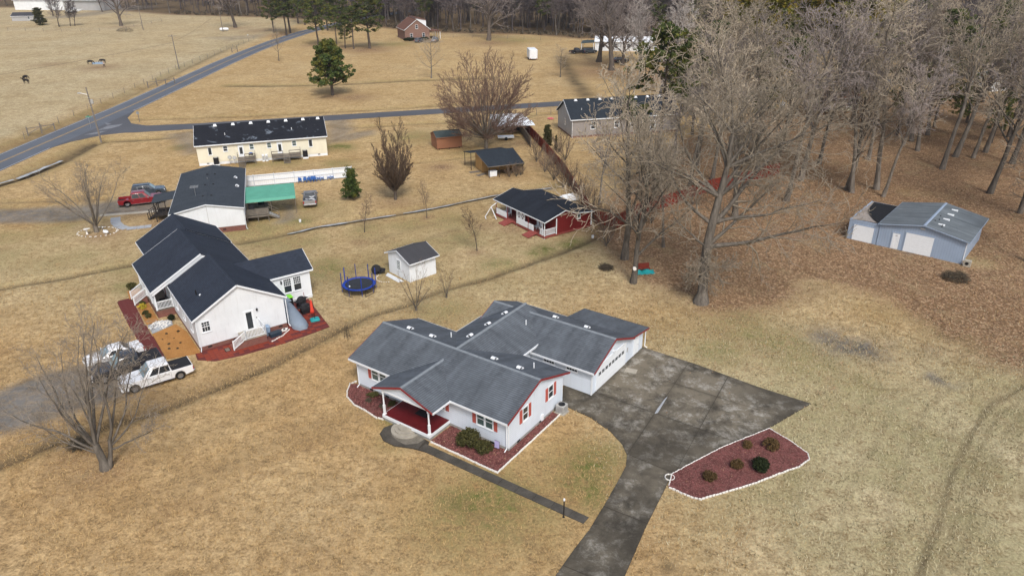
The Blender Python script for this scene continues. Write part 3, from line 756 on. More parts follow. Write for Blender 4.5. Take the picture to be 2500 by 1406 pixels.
# through road, its lines, and the side road
ROAD = [(-93.4, 40), (-93.4, 140), (-93.2, 180), (-94.2, 215), (-95.2, 250), (-95.4, 280), (-94.4, 310), (-91.2, 342), (-84, 378), (-72, 415), (-55, 455), (-30, 500)]
SIDE = [(-93.0, 157.6), (-80, 156.6), (-69, 158.9), (-41.5, 166.3), (-16.5, 172.9), (11.3, 180.5), (47.7, 191.1), (84.8, 202.5), (125.7, 215.8), (200, 240), (320, 280)]
road = strip(ROAD, 7.4, 0.012).build('road', M['asphalt'])
tag(road, 'two-lane grey asphalt road with a yellow centre line', kind='structure')
side = strip(SIDE, [9.0, 6.4] + [5.6] * 9, 0.006).build('side_road', M['asphalt_side'])
tag(side, 'narrow unmarked asphalt side road', kind='structure')
for o in (0.16, -0.16):
    strip(offset(ROAD, o)[0:], 0.13, 0.016).build('centre_line', M['line_yellow'], road)
strip(offset(ROAD, 3.35), 0.12, 0.016).build('edge_line', M['line_white'], road)
a = offset(ROAD, -3.35)
strip([a[0], (a[1][0], 141.0)], 0.12, 0.016).build('edge_line', M['line_white'], road)
strip([(a[1][0], 176)] + a[2:], 0.12, 0.016).build('edge_line', M['line_white'], road)
# flared corners where the side road joins
fl = MB().prism([(-89.9, 141), (-89.9, 154.5), (-80, 154.0), (-85, 151.5), (-88.5, 146)], -0.02, 0.008)
fl.prism([(-89.7, 160), (-89.6, 176), (-87.6, 168), (-84, 162.2), (-79, 159.6)], -0.02, 0.008)
tag(fl.build('junction_apron', M['asphalt_side']), 'widened asphalt mouth of the side road', kind='structure')

for q in ([(-88.14, 155.93), (-88.12, 159.76), (-85.63, 161.67), (-85.39, 159.29), (-86.57, 156.64)], [(-88.91, 151.56), (-87.37, 154.42), (-85.81, 155.11), (-86.68, 152.22)], [(-90.38, 163.02), (-88.20, 161.75), (-88.52, 160.56)]): MB().prism(q, 0.0, 0.019).build('worn_patch', M['road_grit'], side)
# standing water in the ditches
for L, w in (([(-30.94, 94.38), (-27.10, 97.20), (-20.67, 100.13), (-17.09, 102.01)], 0.5), ([(-15.95, 102.53), (-11.63, 104.84), (-3.12, 110.39), (4.07, 113.62), (6.43, 114.44)], 0.5), ([(-84.70, 121.57), (-84.32, 123.27), (-83.98, 127.59), (-83.33, 133.02)], 0.9), ([(-87.07, 114.53), (-85.89, 118.99), (-85.12, 121.10)], 0.8)):
    D_ = dense(L, 1.3); rw = random.Random(len(D_))
    tag(strip([(p[0] + rw.uniform(-.12, .12), p[1] + rw.uniform(-.12, .12)) for p in D_], [w * rw.uniform(0.35, 1.25) for _ in D_], -0.34 if w < 1 else -0.5).build('ditch_water', M['water']), 'still water in a shallow ditch, its pale sky reflection painted in', kind='structure')

# ---------------------------------------------------------------- concrete drive of the grey-roofed house
def cut(poly, a, b):
    L, R = [], []
    s = lambda p: (b[0] - a[0]) * (p[1] - a[1]) - (b[1] - a[1]) * (p[0] - a[0])
    n = len(poly)
    for i in range(n):
        p, q = poly[i], poly[(i + 1) % n]
        sp, sq = s(p), s(q)
        (L if sp >= 0 else R).append(p)
        if (sp > 0) != (sq > 0) and abs(sp - sq) > 1e-9:
            t = sp / (sp - sq); x = (p[0] + (q[0] - p[0]) * t, p[1] + (q[1] - p[1]) * t)
            L.append(x); R.append(x)
    return L, R
DRIVE = [(4.23, 52.59), (4.98, 51.79), (6.43, 50.59), (7.89, 48.59), (8.59, 46.98), (8.81, 45.60), (8.53, 44.28), (7.84, 42.84), (6.58, 40.40), (5.16, 37.77), (3.90, 35.86), (2.57, 33.69), (1.09, 31.09), (-0.13, 28.85),
         (4.35, 28.42), (5.43, 30.76), (6.93, 33.65), (8.89, 37.73), (11.06, 41.82), (11.80, 43.26), (16.23, 46.23), (20.75, 48.84), (25.55, 52.34), (21.80, 55.00), (17.23, 58.90), (12.70, 62.18), (11.09, 59.95), (6.89, 53.82), (4.57, 55.61)]
def area(p): return abs(sum(p[i][0] * p[(i + 1) % len(p)][1] - p[(i + 1) % len(p)][0] * p[i][1] for i in range(len(p)))) / 2
pieces = []
up, low = cut(DRIVE, (8.80, 45.70), (11.79, 43.54))
if max(p[1] for p in up) < max(p[1] for p in low): up, low = low, up
A, B_ = cut(low, (6.02, 40.11), (9.11, 38.19)); 
for q in (A, B_):
    pieces += list(cut(q, (3.07, 34.58), (4.99, 33.50)))
UL, UR = cut(up, (15.69, 57.62), (9.07, 46.05))
if sum(p[0] for p in UL) / len(UL) > sum(p[0] for p in UR) / len(UR): UL, UR = UR, UL
pieces += list(cut(UL, (7.42, 54.13), (11.92, 51.11)))
for q in cut(UR, (19.51, 56.52), (15.95, 50.25)):
    for q2 in cut(q, (14.46, 55.63), (19.15, 52.54)):
        pieces += list(cut(q2, (11.92, 51.11), (16.34, 48.01)))
pieces = [p for p in pieces if len(p) > 2 and area(p) > 0.6]
drv = MB().prism(DRIVE, -0.05, 0.004).build('driveway', M['joint'])
tag(drv, 'stained concrete driveway of large slabs beside the grey-roofed house', kind='structure')
rnd = random.Random(5)
STAIN = [((24.01, 52.98), 3.2, 1.0), ((21.64, 53.32), 2.5, 0.7), ((12.36, 46.06), 2.6, 0.9), ((9.65, 45.09), 2.2, 0.9), ((9.44, 40.12), 2.0, 0.7), ((7.70, 36.26), 2.2, 0.9), ((5.14, 51.67), 2.4, 0.6), ((6.22, 37.38), 1.6, 0.6), ((14.51, 47.07), 2.4, 0.7), ((4.29, 34.20), 2.2, 0.8), ((6.83, 33.85), 2.5, 0.7), ((17.13, 58.46), 1.8, 0.6)]
JOINTS = [((8.80, 45.70), (11.79, 43.54)), ((6.02, 40.11), (9.11, 38.19)), ((15.69, 57.62), (9.07, 46.05)), ((7.42, 54.13), (11.92, 51.11)), ((19.51, 56.52), (15.95, 50.25)), ((14.46, 55.63), (19.15, 52.54)), ((11.92, 51.11), (16.34, 48.01)), ((3.07, 34.58), (4.99, 33.50))]
WHEELS = [([(9.13, 41.84), (6.09, 36.27), (4.14, 32.59)], 0.55), ([(10.18, 42.72), (8.06, 37.74), (6.19, 32.88)], 0.5), ([(11.00, 45.58), (12.78, 48.16), (9.42, 43.66)], 0.8)]
PALE = [((15.18, 53.08), 2.2, 0.5), ((13.92, 55.70), 1.8, 0.45), ((15.27, 50.37), 1.2, 0.5), ((19.00, 51.51), 1.8, 0.55), ((11.09, 54.09), 1.6, 0.45), ((10.00, 51.61), 1.2, 0.4), ((13.39, 58.87), 1.8, 0.4), ((10.30, 56.08), 1.5, 0.4), ((17.30, 56.00), 1.4, 0.4), ((7.88, 39.32), 0.8, 0.35), ((5.20, 35.57), 0.8, 0.3), ((11.69, 47.63), 1.0, 0.3)]
def slab_mesh(p, z0, z1):
    """slab top cut into small cells so that its stain weights can follow the wear"""
    cx, cy = sum(q[0] for q in p) / len(p), sum(q[1] for q in p) / len(p)
    k = 1 - 0.05 / math.sqrt(max(area(p), 0.3))
    p = [(cx + (q[0] - cx) * k, cy + (q[1] - cy) * k) for q in p]
    mb = MB().prism(p, z0, z1)
    return mb
import bmesh
for p in pieces:
    me = slab_mesh(p, -0.04, 0.024 + rnd.uniform(-0.004, 0.004)).mesh('slab', M['concrete'])
    bm = bmesh.new(); bm.from_mesh(me)
    bmesh.ops.triangulate(bm, faces=bm.faces)
    for it in range(6):
        ed = [e for e in bm.edges if e.calc_length() > 0.5]
        if not ed: break
        bmesh.ops.subdivide_edges(bm, edges=ed, cuts=1, use_grid_fill=True)
        bmesh.ops.triangulate(bm, faces=bm.faces)
    bm.to_mesh(me); bm.free()
    co = np.array([v.co[:2] for v in me.vertices])
    s = np.zeros(len(co))
    for c, r, st in STAIN: s = np.maximum(s, st * np.exp(-((co[:, 0] - c[0]) ** 2 + (co[:, 1] - c[1]) ** 2) / r ** 2))
    jd = np.full(len(co), 9.0)
    for ja, jb in JOINTS: jd = np.minimum(jd, seg_dist(co[:, 0], co[:, 1], [ja, jb]))
    s = np.maximum(s, 0.75 * np.exp(-(jd / 0.35) ** 2))
    for L_, hw_ in WHEELS: s = np.maximum(s, 0.7 * np.exp(-(seg_dist(co[:, 0], co[:, 1], L_) / hw_) ** 2))
    s = np.maximum(s, 0.8 * np.exp(-(seg_dist(co[:, 0], co[:, 1], DRIVE + [DRIVE[0]]) / 0.6) ** 2))
    for c, r, st in PALE: s = s - st * np.exp(-((co[:, 0] - c[0]) ** 2 + (co[:, 1] - c[1]) ** 2) / r ** 2)
    at = me.attributes.new('stain', 'FLOAT', 'POINT'); at.data.foreach_set('value', s.astype('f'))
    link('slab', me, drv)
MB().prism([(10.63, 58.40), (11.59, 57.95), (11.29, 57.25), (10.30, 57.68)], 0.0, 0.034).build('repair_patch', M['concrete_pale'], drv)
MB().prism([(11.90, 50.99), (12.27, 51.70), (13.13, 53.11), (13.50, 53.55), (12.84, 52.31), (12.20, 51.11)], 0.0, 0.032).build('filled_joint', M['rubble'], drv)

# main-house frame, used for the walk, beds and porch
MHO, MHR = (-0.34, 46.13), -0.6156
def mh(u, v):
    c, s = math.cos(MHR), math.sin(MHR)
    return (MHO[0] + u * c - v * s, MHO[1] + u * s + v * c)
wk = MB().prism([mh(-9.9, -2.5), mh(-10.2, -3.3), mh(-9.9, -4.1), mh(-9.0, -4.6), mh(-7.8, -4.6), mh(-6.4, -4.0), mh(-5.2, -3.75), mh(-5.9, -2.62), mh(-7, -2.5)], -0.04, 0.012).build('walkway', M['joint'])
tag(wk, 'narrow dark concrete walk from the porch steps to the drive', kind='structure')
MB().prism([mh(-9.86, -2.54), mh(-10.15, -3.3), mh(-9.86, -4.06), mh(-8.97, -4.55), mh(-7.8, -4.55), mh(-6.42, -3.95), mh(-6.0, -3.85), mh(-6.3, -2.6), mh(-7, -2.54)], -0.02, 0.03).build('slab', M['concrete_dark'], wk)
MB().prism([mh(-9.4, -2.54), mh(-9.5, -3.2), mh(-8.9, -3.75), mh(-8.0, -4.0), mh(-7.2, -4.0), mh(-6.5, -3.3), mh(-6.4, -2.6), mh(-7, -2.54)], 0.0, 0.036).build('worn_patch', M['worn'], wk)
u = -5.95
while u < 8.7:
    w = min(1.5, 8.75 - u)
    MB().prism([mh(u, -3.78 + 0.02 * (u + 6)), mh(u + w - 0.03, -3.78 + 0.02 * (u + w + 6)), mh(u + w - 0.03, -2.98 + 0.015 * (u + w + 6)), mh(u, -2.98 + 0.015 * (u + 6))], -0.04, 0.026 + rnd.uniform(0, 0.008)).build('slab', M['concrete_dark'], wk)
    u += w

# mulch beds and their white edging stones
def bed(name, label, poly, mat, edge=None, bump=0.05, stone=0.27, cat='flower bed'):
    cx, cy = sum(p[0] for p in poly) / len(poly), sum(p[1] for p in poly) / len(poly)
    r = thing(name, label, cat, (cx, cy, 0))
    q = [(p[0] - cx, p[1] - cy) for p in poly]
    MB().prism(q, -0.03, bump).build('mulch_layer', mat, r)
    if edge:
        for line in edge:
            L = [(p[0] - cx, p[1] - cy) for p in line]
            L = dense(L, 0.02)
            acc = 0
            for a, b in zip(L[:-1], L[1:]):
                acc += math.hypot(b[0] - a[0], b[1] - a[1])
                if acc >= stone:
                    acc = 0
                    link('edging_stone', EDGE_ME, r, (b[0] + rnd.uniform(-.015, .015), b[1] + rnd.uniform(-.015, .015), -0.02), math.atan2(b[1] - a[1], b[0] - a[0]) + rnd.uniform(-.12, .12), (1, 1, rnd.uniform(0.85, 1.15)))
    return r
EDGE_ME = MB().bbox((0, 0, 0), 0.25, 0.085, 0.15, 0, 0.025).mesh('edging_stone', M['white_stone'])
bed('flower_bed', 'red mulch bed under the porch side windows, edged in white stone', [mh(-16.9, 0.0), mh(-17.24, -0.29), mh(-16.6, -1.2), mh(-15.96, -1.8), mh(-14.61, -2.32), mh(-13.21, -2.38), mh(-11.67, -2.62), mh(-11.05, -2.45), mh(-11.05, -0.02)], M['mulch'],
    [[mh(-17.05, 0.5), mh(-17.3, -0.29), mh(-16.65, -1.25), mh(-16.0, -1.88), mh(-14.61, -2.4), mh(-13.21, -2.46), mh(-11.67, -2.7), mh(-11.1, -2.55)]])
bed('flower_bed', 'red mulch bed wrapping the shutter-windowed corner beside the walk', [mh(-5.85, -2.5), mh(0.74, -2.5), mh(0.68, 6.3), mh(0.02, 6.35), mh(0.02, -0.02), mh(-5.8, -0.02)], M['mulch'],
    [[mh(-5.9, -2.58), mh(0.8, -2.58), mh(0.74, 6.4)]], stone=0.26)
ISL = [(11.27, 41.82), (11.80, 43.26), (12.87, 44.00), (16.26, 46.33), (20.83, 48.78), (21.97, 47.10), (22.77, 45.55), (22.64, 44.86), (21.52, 44.00), (19.70, 43.18), (17.21, 41.98), (14.58, 41.00), (13.29, 40.54), (12.75, 40.72)]
bed('flower_bed', 'red mulch island bed beside the driveway with a white stone border', ISL, M['mulch'], [ISL + [ISL[0]]], 0.09)
r = thing('stone_ring', 'small ring of white stones at the tip of the island bed', 'stone edging', (11.57, 42.89))
for k in range(11):
    a_ = 2 * PI * k / 11
    link('edging_stone', EDGE_ME, r, (0.34 * math.cos(a_), 0.34 * math.sin(a_), 0), a_ + PI / 2, (0.75, 0.7, 0.8))

# ---------------------------------------------------------------- building kit
CACHE = {}
def window(p, u, v, z, ang, w, h, grid=(1, 1), sash=True, mat='glass', frame='white_paint', name='window', trim=0.09):
    """window standing on sill height z; local x along the wall, local -y out"""
    key = (w, h, grid, sash, mat, frame, trim)
    if key not in CACHE:
        f = MB()
        x = w / 2
        f.box(-x - trim, x + trim, -0.05, 0.02, -trim, 0).box(-x - trim, x + trim, -0.05, 0.02, h, h + trim)
        f.box(-x - trim, -x, -0.05, 0.02, 0, h).box(x, x + trim, -0.05, 0.02, 0, h)
        f.box(-x - trim - 0.03, x + trim + 0.03, -0.09, 0.02, -trim - 0.04, -trim)
        halves = [(0, h / 2), (h / 2, h)] if sash else [(0, h)]
        if sash: f.box(-x, x, -0.035, 0.02, h / 2 - 0.03, h / 2 + 0.03)
        for k, (a, b) in enumerate(halves):
            gx_, gy_ = grid if not isinstance(grid[0], tuple) else grid[k]
            for i in range(1, gx_):
                f.box(-x + w * i / gx_ - 0.016, -x + w * i / gx_ + 0.016, -0.03, 0.02, a, b)
            for j in range(1, gy_):
                f.box(-x, x, -0.029, 0.02, a + (b - a) * j / gy_ - 0.016, a + (b - a) * j / gy_ + 0.016)
        g = MB().box(-x, x, -0.012, 0.015, 0, h)
        CACHE[key] = (f.mesh('window', M[frame]), g.mesh('pane', M[mat]))
    fm, gm = CACHE[key]
    o = link(name, fm, p, (u, v, z), ang)
    link('pane', gm, o)
    return o
def shutter(p, u, v, z, ang, w, h):
    key = ('sh', w, h)
    if key not in CACHE:
        f = MB().box(-w / 2, w / 2, -0.025, 0.01, 0, h)
        for x in (-w / 2 + 0.025, w / 2 - 0.025): f.box(x - 0.025, x + 0.025, -0.05, -0.024, 0, h)
        for z_ in (0.03, h / 2, h - 0.03): f.box(-w / 2 + 0.05, w / 2 - 0.05, -0.048, -0.024, z_ - 0.03, z_ + 0.03)
        n = int(h / 0.07)
        for i in range(n):
            zz = h * (i + 0.5) / n
            f.box(-w / 2 + 0.05, w / 2 - 0.05, -0.038, -0.024, zz - 0.012, zz + 0.012)
        CACHE[key] = f.mesh('shutter', M['shutter'])
    return link('shutter', CACHE[key], p, (u, v, z), ang)
def door(p, u, v, z, ang, w=0.9, h=2.05, mat='white_paint', lite=None, trim='white_paint'):
    f = MB()
    for x0, x1, z0, z1 in ((-w / 2 - 0.1, -w / 2, 0, h), (w / 2, w / 2 + 0.1, 0, h), (-w / 2 - 0.1, w / 2 + 0.1, h, h + 0.1)):
        f.box(x0, x1, -0.06, 0.02, z0, z1)
    fr = f.build('door_frame', M[trim], p); fr.location = (u, v, z); fr.rotation_euler = (0, 0, ang)
    d = MB().box(-w / 2, w / 2, -0.035, 0.02, 0, h)
    if not lite:
        for a, b in ((0.15, 0.85), (1.0, h - 0.15)):
            for s in (-1, 1): d.box(s * w / 4 - w / 6, s * w / 4 + w / 6, -0.048, -0.034, a, b)
    o = d.build('door', M[mat], p); o.location = (u, v, z); o.rotation_euler = (0, 0, ang)
    MB().ball((w / 2 - 0.09, -0.08, h * 0.47), (0.035, 0.035, 0.035), 8, 5).build('door_handle', M['metal'], o)
    if lite: MB().box(-w / 2 + 0.12, w / 2 - 0.12, -0.05, -0.03, lite[0], lite[1]).build('pane', M['glass'], o)
    return o
def gable_walls(p, name, u0, u1, v0, v1, zb, ze, zr, axis, mat):
    """pentagon prism; axis is the ridge direction"""
    if axis == 'u': mb = MB().prof([(v0, zb), (v1, zb), (v1, ze), ((v0 + v1) / 2, zr), (v0, ze)], u0, u1, 'x')
    else: mb = MB().prof([(u0, zb), (u1, zb), (u1, ze), ((u0 + u1) / 2, zr), (u0, ze)], v0, v1, 'y')
    return mb.build(name, M[mat], p)
def gable_roof(p, u0, u1, v0, v1, ze, zr, axis, mat, fascia='white_paint', rake=None, t=0.14, ridge=None, ridge_light=None, cap=True, skip=()):
    """two slabs with eave and rake boards; extents include the overhang"""
    rake = rake or fascia
    if axis == 'u':
        m = (v0 + v1) / 2 if ridge is None else ridge
        A = [(u0, v0, ze), (u1, v0, ze), (u1, m, zr), (u0, m, zr)]
        B = [(u1, v1, ze), (u0, v1, ze), (u0, m, zr), (u1, m, zr)]
    else:
        m = (u0 + u1) / 2 if ridge is None else ridge
        A = [(u0, v1, ze), (u0, v0, ze), (m, v0, zr), (m, v1, zr)]
        B = [(u1, v0, ze), (u1, v1, ze), (m, v1, zr), (m, v0, zr)]
    for si, Q in enumerate((A, B)):
        s = MB().slab(Q, t).build('roof_slope', M[mat], p)
        MB().beam(Vector(Q[0]) + Vector((0, 0, -t / 2 - 0.03)), Vector(Q[1]) + Vector((0, 0, -t / 2 - 0.03)), 0.07, t + 0.05).build('gutter', M[fascia], s)
        for a, b in ((1, 2), (0, 3)):
            if (si, 'near' if (a == 1) == (si == 0) else 'far') in skip: continue
            x = Vector(Q[a]); y = Vector(Q[b])
            d = (Vector(Q[a]) - Vector(Q[0] if a == 1 else Q[1])); d.z = 0
            d = d.normalized() * 0.018
            MB().beam(x + d + Vector((0, 0, -t / 2 - 0.025)), y + d + Vector((0, 0, -t / 2 - 0.025)), 0.045, t + 0.03).build('rake_board', M[rake], s)
    if cap:
        e = 0.16
        if axis == 'u': P2 = [(m - e, zr - e * abs(zr - ze) / abs(m - v0) + 0.012), (m, zr + 0.03), (m + e, zr - e * abs(zr - ze) / abs(v1 - m) + 0.012)]; mb = MB().prof(P2[::-1], u0, u1, 'x')
        else: P2 = [(m - e, zr - e * abs(zr - ze) / abs(m - u0) + 0.012), (m, zr + 0.03), (m + e, zr - e * abs(zr - ze) / abs(u1 - m) + 0.012)]; mb = MB().prof(P2, v0, v1, 'y')
        mb.build('ridge_cap', M[ridge_light or mat], p)
def roof_vent(p, u, v, z, ang, mat='white_paint', s=1.0):
    if ('rv', mat) not in CACHE:
        a = [(0.21 * math.cos(PI * k / 8), 0.02 + 0.17 * math.sin(PI * k / 8)) for k in range(9)]
        b = MB().prof([(-0.21, -0.1)] + a[::-1] + [(0.21, -0.1)], -0.19, 0.19, 'y').box(-0.3, 0.3, -0.26, 0.26, -0.1, 0.0)
        CACHE[('rv', mat)] = (b.mesh('roof_vent', M[mat]), MB().prof([(x * 0.8, z_ * 0.8) for x, z_ in a[::-1]], -0.2, 0.2, 'y').mesh('vent_mouth', M['black']))
    o = link('roof_vent', CACHE[('rv', mat)][0], p, (u, v, z), ang, s)
    link('vent_mouth', CACHE[('rv', mat)][1], o)
def vent_pipe(p, u, v, z, h=0.42, mat='white_paint'):
    MB().tube([(u, v, z - 0.1), (u, v, z + h)], 0.055, 8).build('vent_pipe', M[mat], p)
def railing(p, a, b, h=0.92, gap=0.13, mat='white_paint', bar=0.045, rail=0.07, posts=True):
    """sloped or level baluster railing between floor points a and b"""
    a, b = Vector(a), Vector(b)
    up_ = Vector((0, 0, 1))
    mb = MB()
    mb.beam(a + up_ * h, b + up_ * h, rail, rail).beam(a + up_ * 0.12, b + up_ * 0.12, rail * 0.8, rail * 0.8)
    r = mb.build('railing', M[mat], p)
    n = max(1, int((b - a).length / gap))
    bal = MB()
    for i in range(1, n):
        q = a + (b - a) * (i / n)
        bal.beam(q + up_ * 0.12, q + up_ * h, bar, bar)
    if n > 1:
        o = bal.build('balusters', M[mat], r); o['kind'] = 'stuff'
    if posts:
        for q in (a, b): MB().bbox((q.x, q.y, q.z), 0.11, 0.11, h + 0.1).build('rail_post', M[mat], r)
def planks(p, u0, u1, v0, v1, z, n, mat, along='u', t=0.05, name='plank', edge=None):
    for i in range(n):
        if along == 'u': a, b = v0 + (v1 - v0) * i / n, v0 + (v1 - v0) * (i + 1) / n; m_ = MB().box(u0, u1, a + 0.006, b - 0.006, z - t, z)
        else: a, b = u0 + (u1 - u0) * i / n, u0 + (u1 - u0) * (i + 1) / n; m_ = MB().box(a + 0.006, b - 0.006, v0, v1, z - t, z)
        m_.build(name, M[mat], p)
def lap_boards(p, u, v, z0, z1, ang, w, lap, mat, t=0.014):
    """overlapping siding courses standing proud of a wall"""
    n = int((z1 - z0) / lap)
    key = ('lap', round(w, 2), lap, mat)
    if key not in CACHE:
        CACHE[key] = MB().add([(-w / 2, -0.022, 0), (w / 2, -0.022, 0), (w / 2, -0.004, lap), (-w / 2, -0.004, lap), (-w / 2, 0.01, 0), (w / 2, 0.01, 0), (w / 2, 0.01, lap), (-w / 2, 0.01, lap)],
                              [(0, 1, 2, 3), (1, 0, 4, 5), (0, 3, 7, 4), (1, 5, 6, 2), (3, 2, 6, 7)]).mesh('siding_board', M[mat])
    for i in range(n): link('siding_board', CACHE[key], p, (u, v, z0 + i * lap), ang)
def downspout(p, u, v, z, out=(0, -0.3)):
    MB().tube([(u, v, z), (u, v, 0.25), (u + out[0], v + out[1], 0.08)], 0.05, 6).build('downspout', M['white_paint'], p)
def foundation_vent(p, u, v, ang, z=0.18):
    o = MB().box(-0.2, 0.2, -0.02, 0.02, 0, 0.16).build('foundation_vent', M['black'], p); o.location = (u, v, z); o.rotation_euler = (0, 0, ang)

# ---------------------------------------------------------------- the grey-roofed house in the middle of the lot
H = thing('ranch_house', 'white sided ranch house with grey cross-gabled roof and salmon shutters', 'house', MHO, MHR)
gable_walls(H, 'wall', -16.44, 0, 0, 7.97, 0.28, 3.05, 4.48, 'u', 'siding_blue')
MB().box(-16.42, -0.03, 0.03, 7.94, -0.1, 0.28).build('foundation', M['block'], H)
gable_roof(H, -16.81, 0.33, -0.58, 8.53, 3.02, 4.65, 'u', 'roof_main', rake='dark_red_trim', ridge_light='ridge_pale')
# rear cross wing
MB().prof([(-11.6, 0.25), (-4.9, 0.25), (-4.9, 3.05), (-8.26, 4.5), (-11.6, 3.05)], 6.0, 14.3, 'y').build('wall', M['siding_blue'], H)
cs = 1.65 / 3.78
wl_ = MB().slab([(-12.04, 12.45, 3.0), (-12.04, 4.2, 3.0), (-8.26, 4.0, 4.652), (-8.26, 14.48, 4.652), (-11.35, 13.2, 3.30)], 0.14).build('roof_slope', M['roof_main'], H)
MB().beam((-12.05, 8.5, 2.91), (-12.05, 12.5, 2.91), 0.07, 0.18).build('gutter', M['white_paint'], wl_)
wr_ = MB().slab([(-4.48, 4.2, 3.0), (-4.48, 14.48, 3.0), (-8.26, 14.48, 4.652), (-8.26, 4.0, 4.652)], 0.14).build('roof_slope', M['roof_main'], H)
MB().beam((-4.46, 8.2, 2.91), (-4.46, 11.4, 2.91), 0.08, 0.19).build('gutter', M['white_paint'], wr_)
MB().prof([(-8.42, 4.60), (-8.26, 4.69), (-8.10, 4.60)], 4.0, 14.5, 'y').build('ridge_cap', M['ridge_pale'], H)
# garage block behind
gable_walls(H, 'wall', -11.2, 1.43, 10.45, 17.3, -0.05, 2.62, 4.05, 'u', 'siding_blue')
gable_roof(H, -11.5, 1.87, 10.0, 17.7, 2.6, 4.25, 'u', 'roof_main', rake='dark_red_trim', ridge_light='ridge_pale')
lap_boards(H, 0.0, 10.45, 0.05, 1.65, 0, 2.8, 0.20, 'siding_blue')
MB().box(1.36, 1.49, 10.39, 10.52, 0, 2.5).build('corner_board', M['white_paint'], H)
# lean-to on the garage
MB().add([(-5.0, 17.3, 0), (1.41, 17.3, 0), (1.41, 20.5, 0), (-5.0, 20.5, 0), (-5.0, 17.3, 2.55), (1.41, 17.3, 2.55), (1.41, 20.5, 2.1), (-5.0, 20.5, 2.1)], [(3, 2, 1, 0), (4, 5, 6, 7), (0, 1, 5, 4), (1, 2, 6, 5), (2, 3, 7, 6), (3, 0, 4, 7)]).build('wall', M['siding_blue'], H)
ln_ = MB().slab([(-5.3, 20.77, 2.26), (-5.3, 17.32, 2.79), (1.88, 17.32, 2.79), (1.88, 20.77, 2.26)], 0.12).build('roof_slope', M['roof_main'], H)
MB().beam((1.9, 17.32, 2.71), (1.9, 20.77, 2.18), 0.04, 0.13).build('rake_board', M['dark_red_trim'], ln_)
MB().beam((-5.3, 20.8, 2.18), (1.88, 20.8, 2.18), 0.05, 0.13).build('gutter', M['black'], ln_)
MB().tube([(1.62, 20.62, 2.1), (1.62, 20.62, 0.2), (1.85, 20.7, 0.08)], 0.05, 6).build('downspout', M['white_paint'], H)
# garage door, its lights, keypad, lamp
gd = MB().box(-2.62, 2.62, -0.03, 0.04, 0, 2.28)
for k in range(4): gd.box(-2.6, 2.6, -0.045, -0.03, 0.57 * k + 0.02, 0.57 * k + 0.55)
gd = gd.build('garage_door', M['white_paint'], H); gd.location = (1.43, 14.0, 0.02); gd.rotation_euler = (0, 0, PI / 2)
for k in range(8):
    for i in range(2):
        for j in range(2):
            MB().box(-2.42 + k * 0.62 + i * 0.235, -2.42 + k * 0.62 + i * 0.235 + 0.20, -0.056, -0.04, 1.38 + j * 0.17, 1.38 + j * 0.17 + 0.145).build('pane', M['glass'], gd)
gf = MB().box(-2.78, -2.62, -0.055, 0.02, 0, 2.42).box(2.62, 2.78, -0.055, 0.02, 0, 2.42).box(-2.62, 2.62, -0.055, 0.02, 2.28, 2.42).build('door_frame', M['white_paint'], H)
gf.location = (1.43, 14.0, 0.02); gf.rotation_euler = (0, 0, PI / 2)
MB().box(1.44, 1.60, 14.1, 14.35, 2.62, 2.72).box(1.44, 1.72, 14.18, 14.24, 2.72, 2.80).build('flood_lamp', M['white_paint'], H)
window(H, 1.43, 17.28 - 0.0, 1.12, PI / 2, 0.3, 0.42, (1, 1), False, 'glass_green') if False else MB().box(1.43, 1.47, 17.06, 17.24, 1.15, 1.62).build('meter_panel', M['grey_box'], H)
door(H, 1.41, 19.0, 0.05, PI / 2, 0.85, 1.95)
for uu in (-2.96, -0.58):
    window(H, uu, 10.45, 1.85, 0, 1.05, 0.42, (4, 2), False)
# front windows and shutters
for a in (-14.22, -13.28): window(H, a, 0, 1.42, 0, 0.72, 1.15, (1, 1), True, 'glass_green')
shutter(H, -14.88, 0, 1.38, 0, 0.32, 1.22); shutter(H, -12.62, 0, 1.38, 0, 0.32, 1.22)
for a in (-2.69, -1.85): window(H, a, 0, 1.42, 0, 0.66, 1.15, (1, 1), True, 'glass_green')
shutter(H, -3.33, 0, 1.38, 0, 0.32, 1.22); shutter(H, -1.22, 0, 1.38, 0, 0.32, 1.22)
window(H, -6.75, 0, 1.42, 0, 0.70, 1.15, (1, 1), True); shutter(H, -6.10, 0, 1.38, 0, 0.32, 1.22)
for a in (2.28, 6.02):
    window(H, 0, a, 1.72, PI / 2, 0.66, 1.12, (1, 1), True)
    shutter(H, 0, a - 0.62, 1.64, PI / 2, 0.34, 1.24); shutter(H, 0, a + 0.62, 1.64, PI / 2, 0.34, 1.24)
door(H, -8.6, 0, 0.56, 0, 0.95, 2.05, 'dark_red_trim')
MB().box(-0.07, 0.03, -0.03, 0.07, 0.28, 3.0).build('corner_board', M['white_paint'], H)
MB().box(-16.47, -16.37, -0.03, 0.07, 0.28, 3.0).build('corner_board', M['white_paint'], H)
downspout(H, -0.14, -0.08, 2.8); downspout(H, -16.3, -0.08, 2.8)
for k, q in enumerate((-14.9, -13.0, -4.2, -1.6)): foundation_vent(H, q, 0.03, 0, 0.06)
for q in (1.4, 4.6): foundation_vent(H, -0.03, q, PI / 2, 0.06)
MB().box(0.0, 0.12, 4.55, 4.85, 0.2, 0.75).build('cable_box', M['white_paint'], H)
for u_, v_, z_ in ((-14.25, 4.68, 4.4), (-11.66, 4.75, 4.37), (-4.86, 4.74, 4.38), (-2.26, 4.74, 4.38), (-5.17, 14.92, 3.79), (-1.65, 14.72, 3.88)): roof_vent(H, u_, v_, z_, PI / 2)
for u_, v_, z_ in ((-8.92, 6.8, 4.36), (-8.94, 9.46, 4.34), (-8.88, 12.04, 4.37)): roof_vent(H, u_, v_, z_, 0)
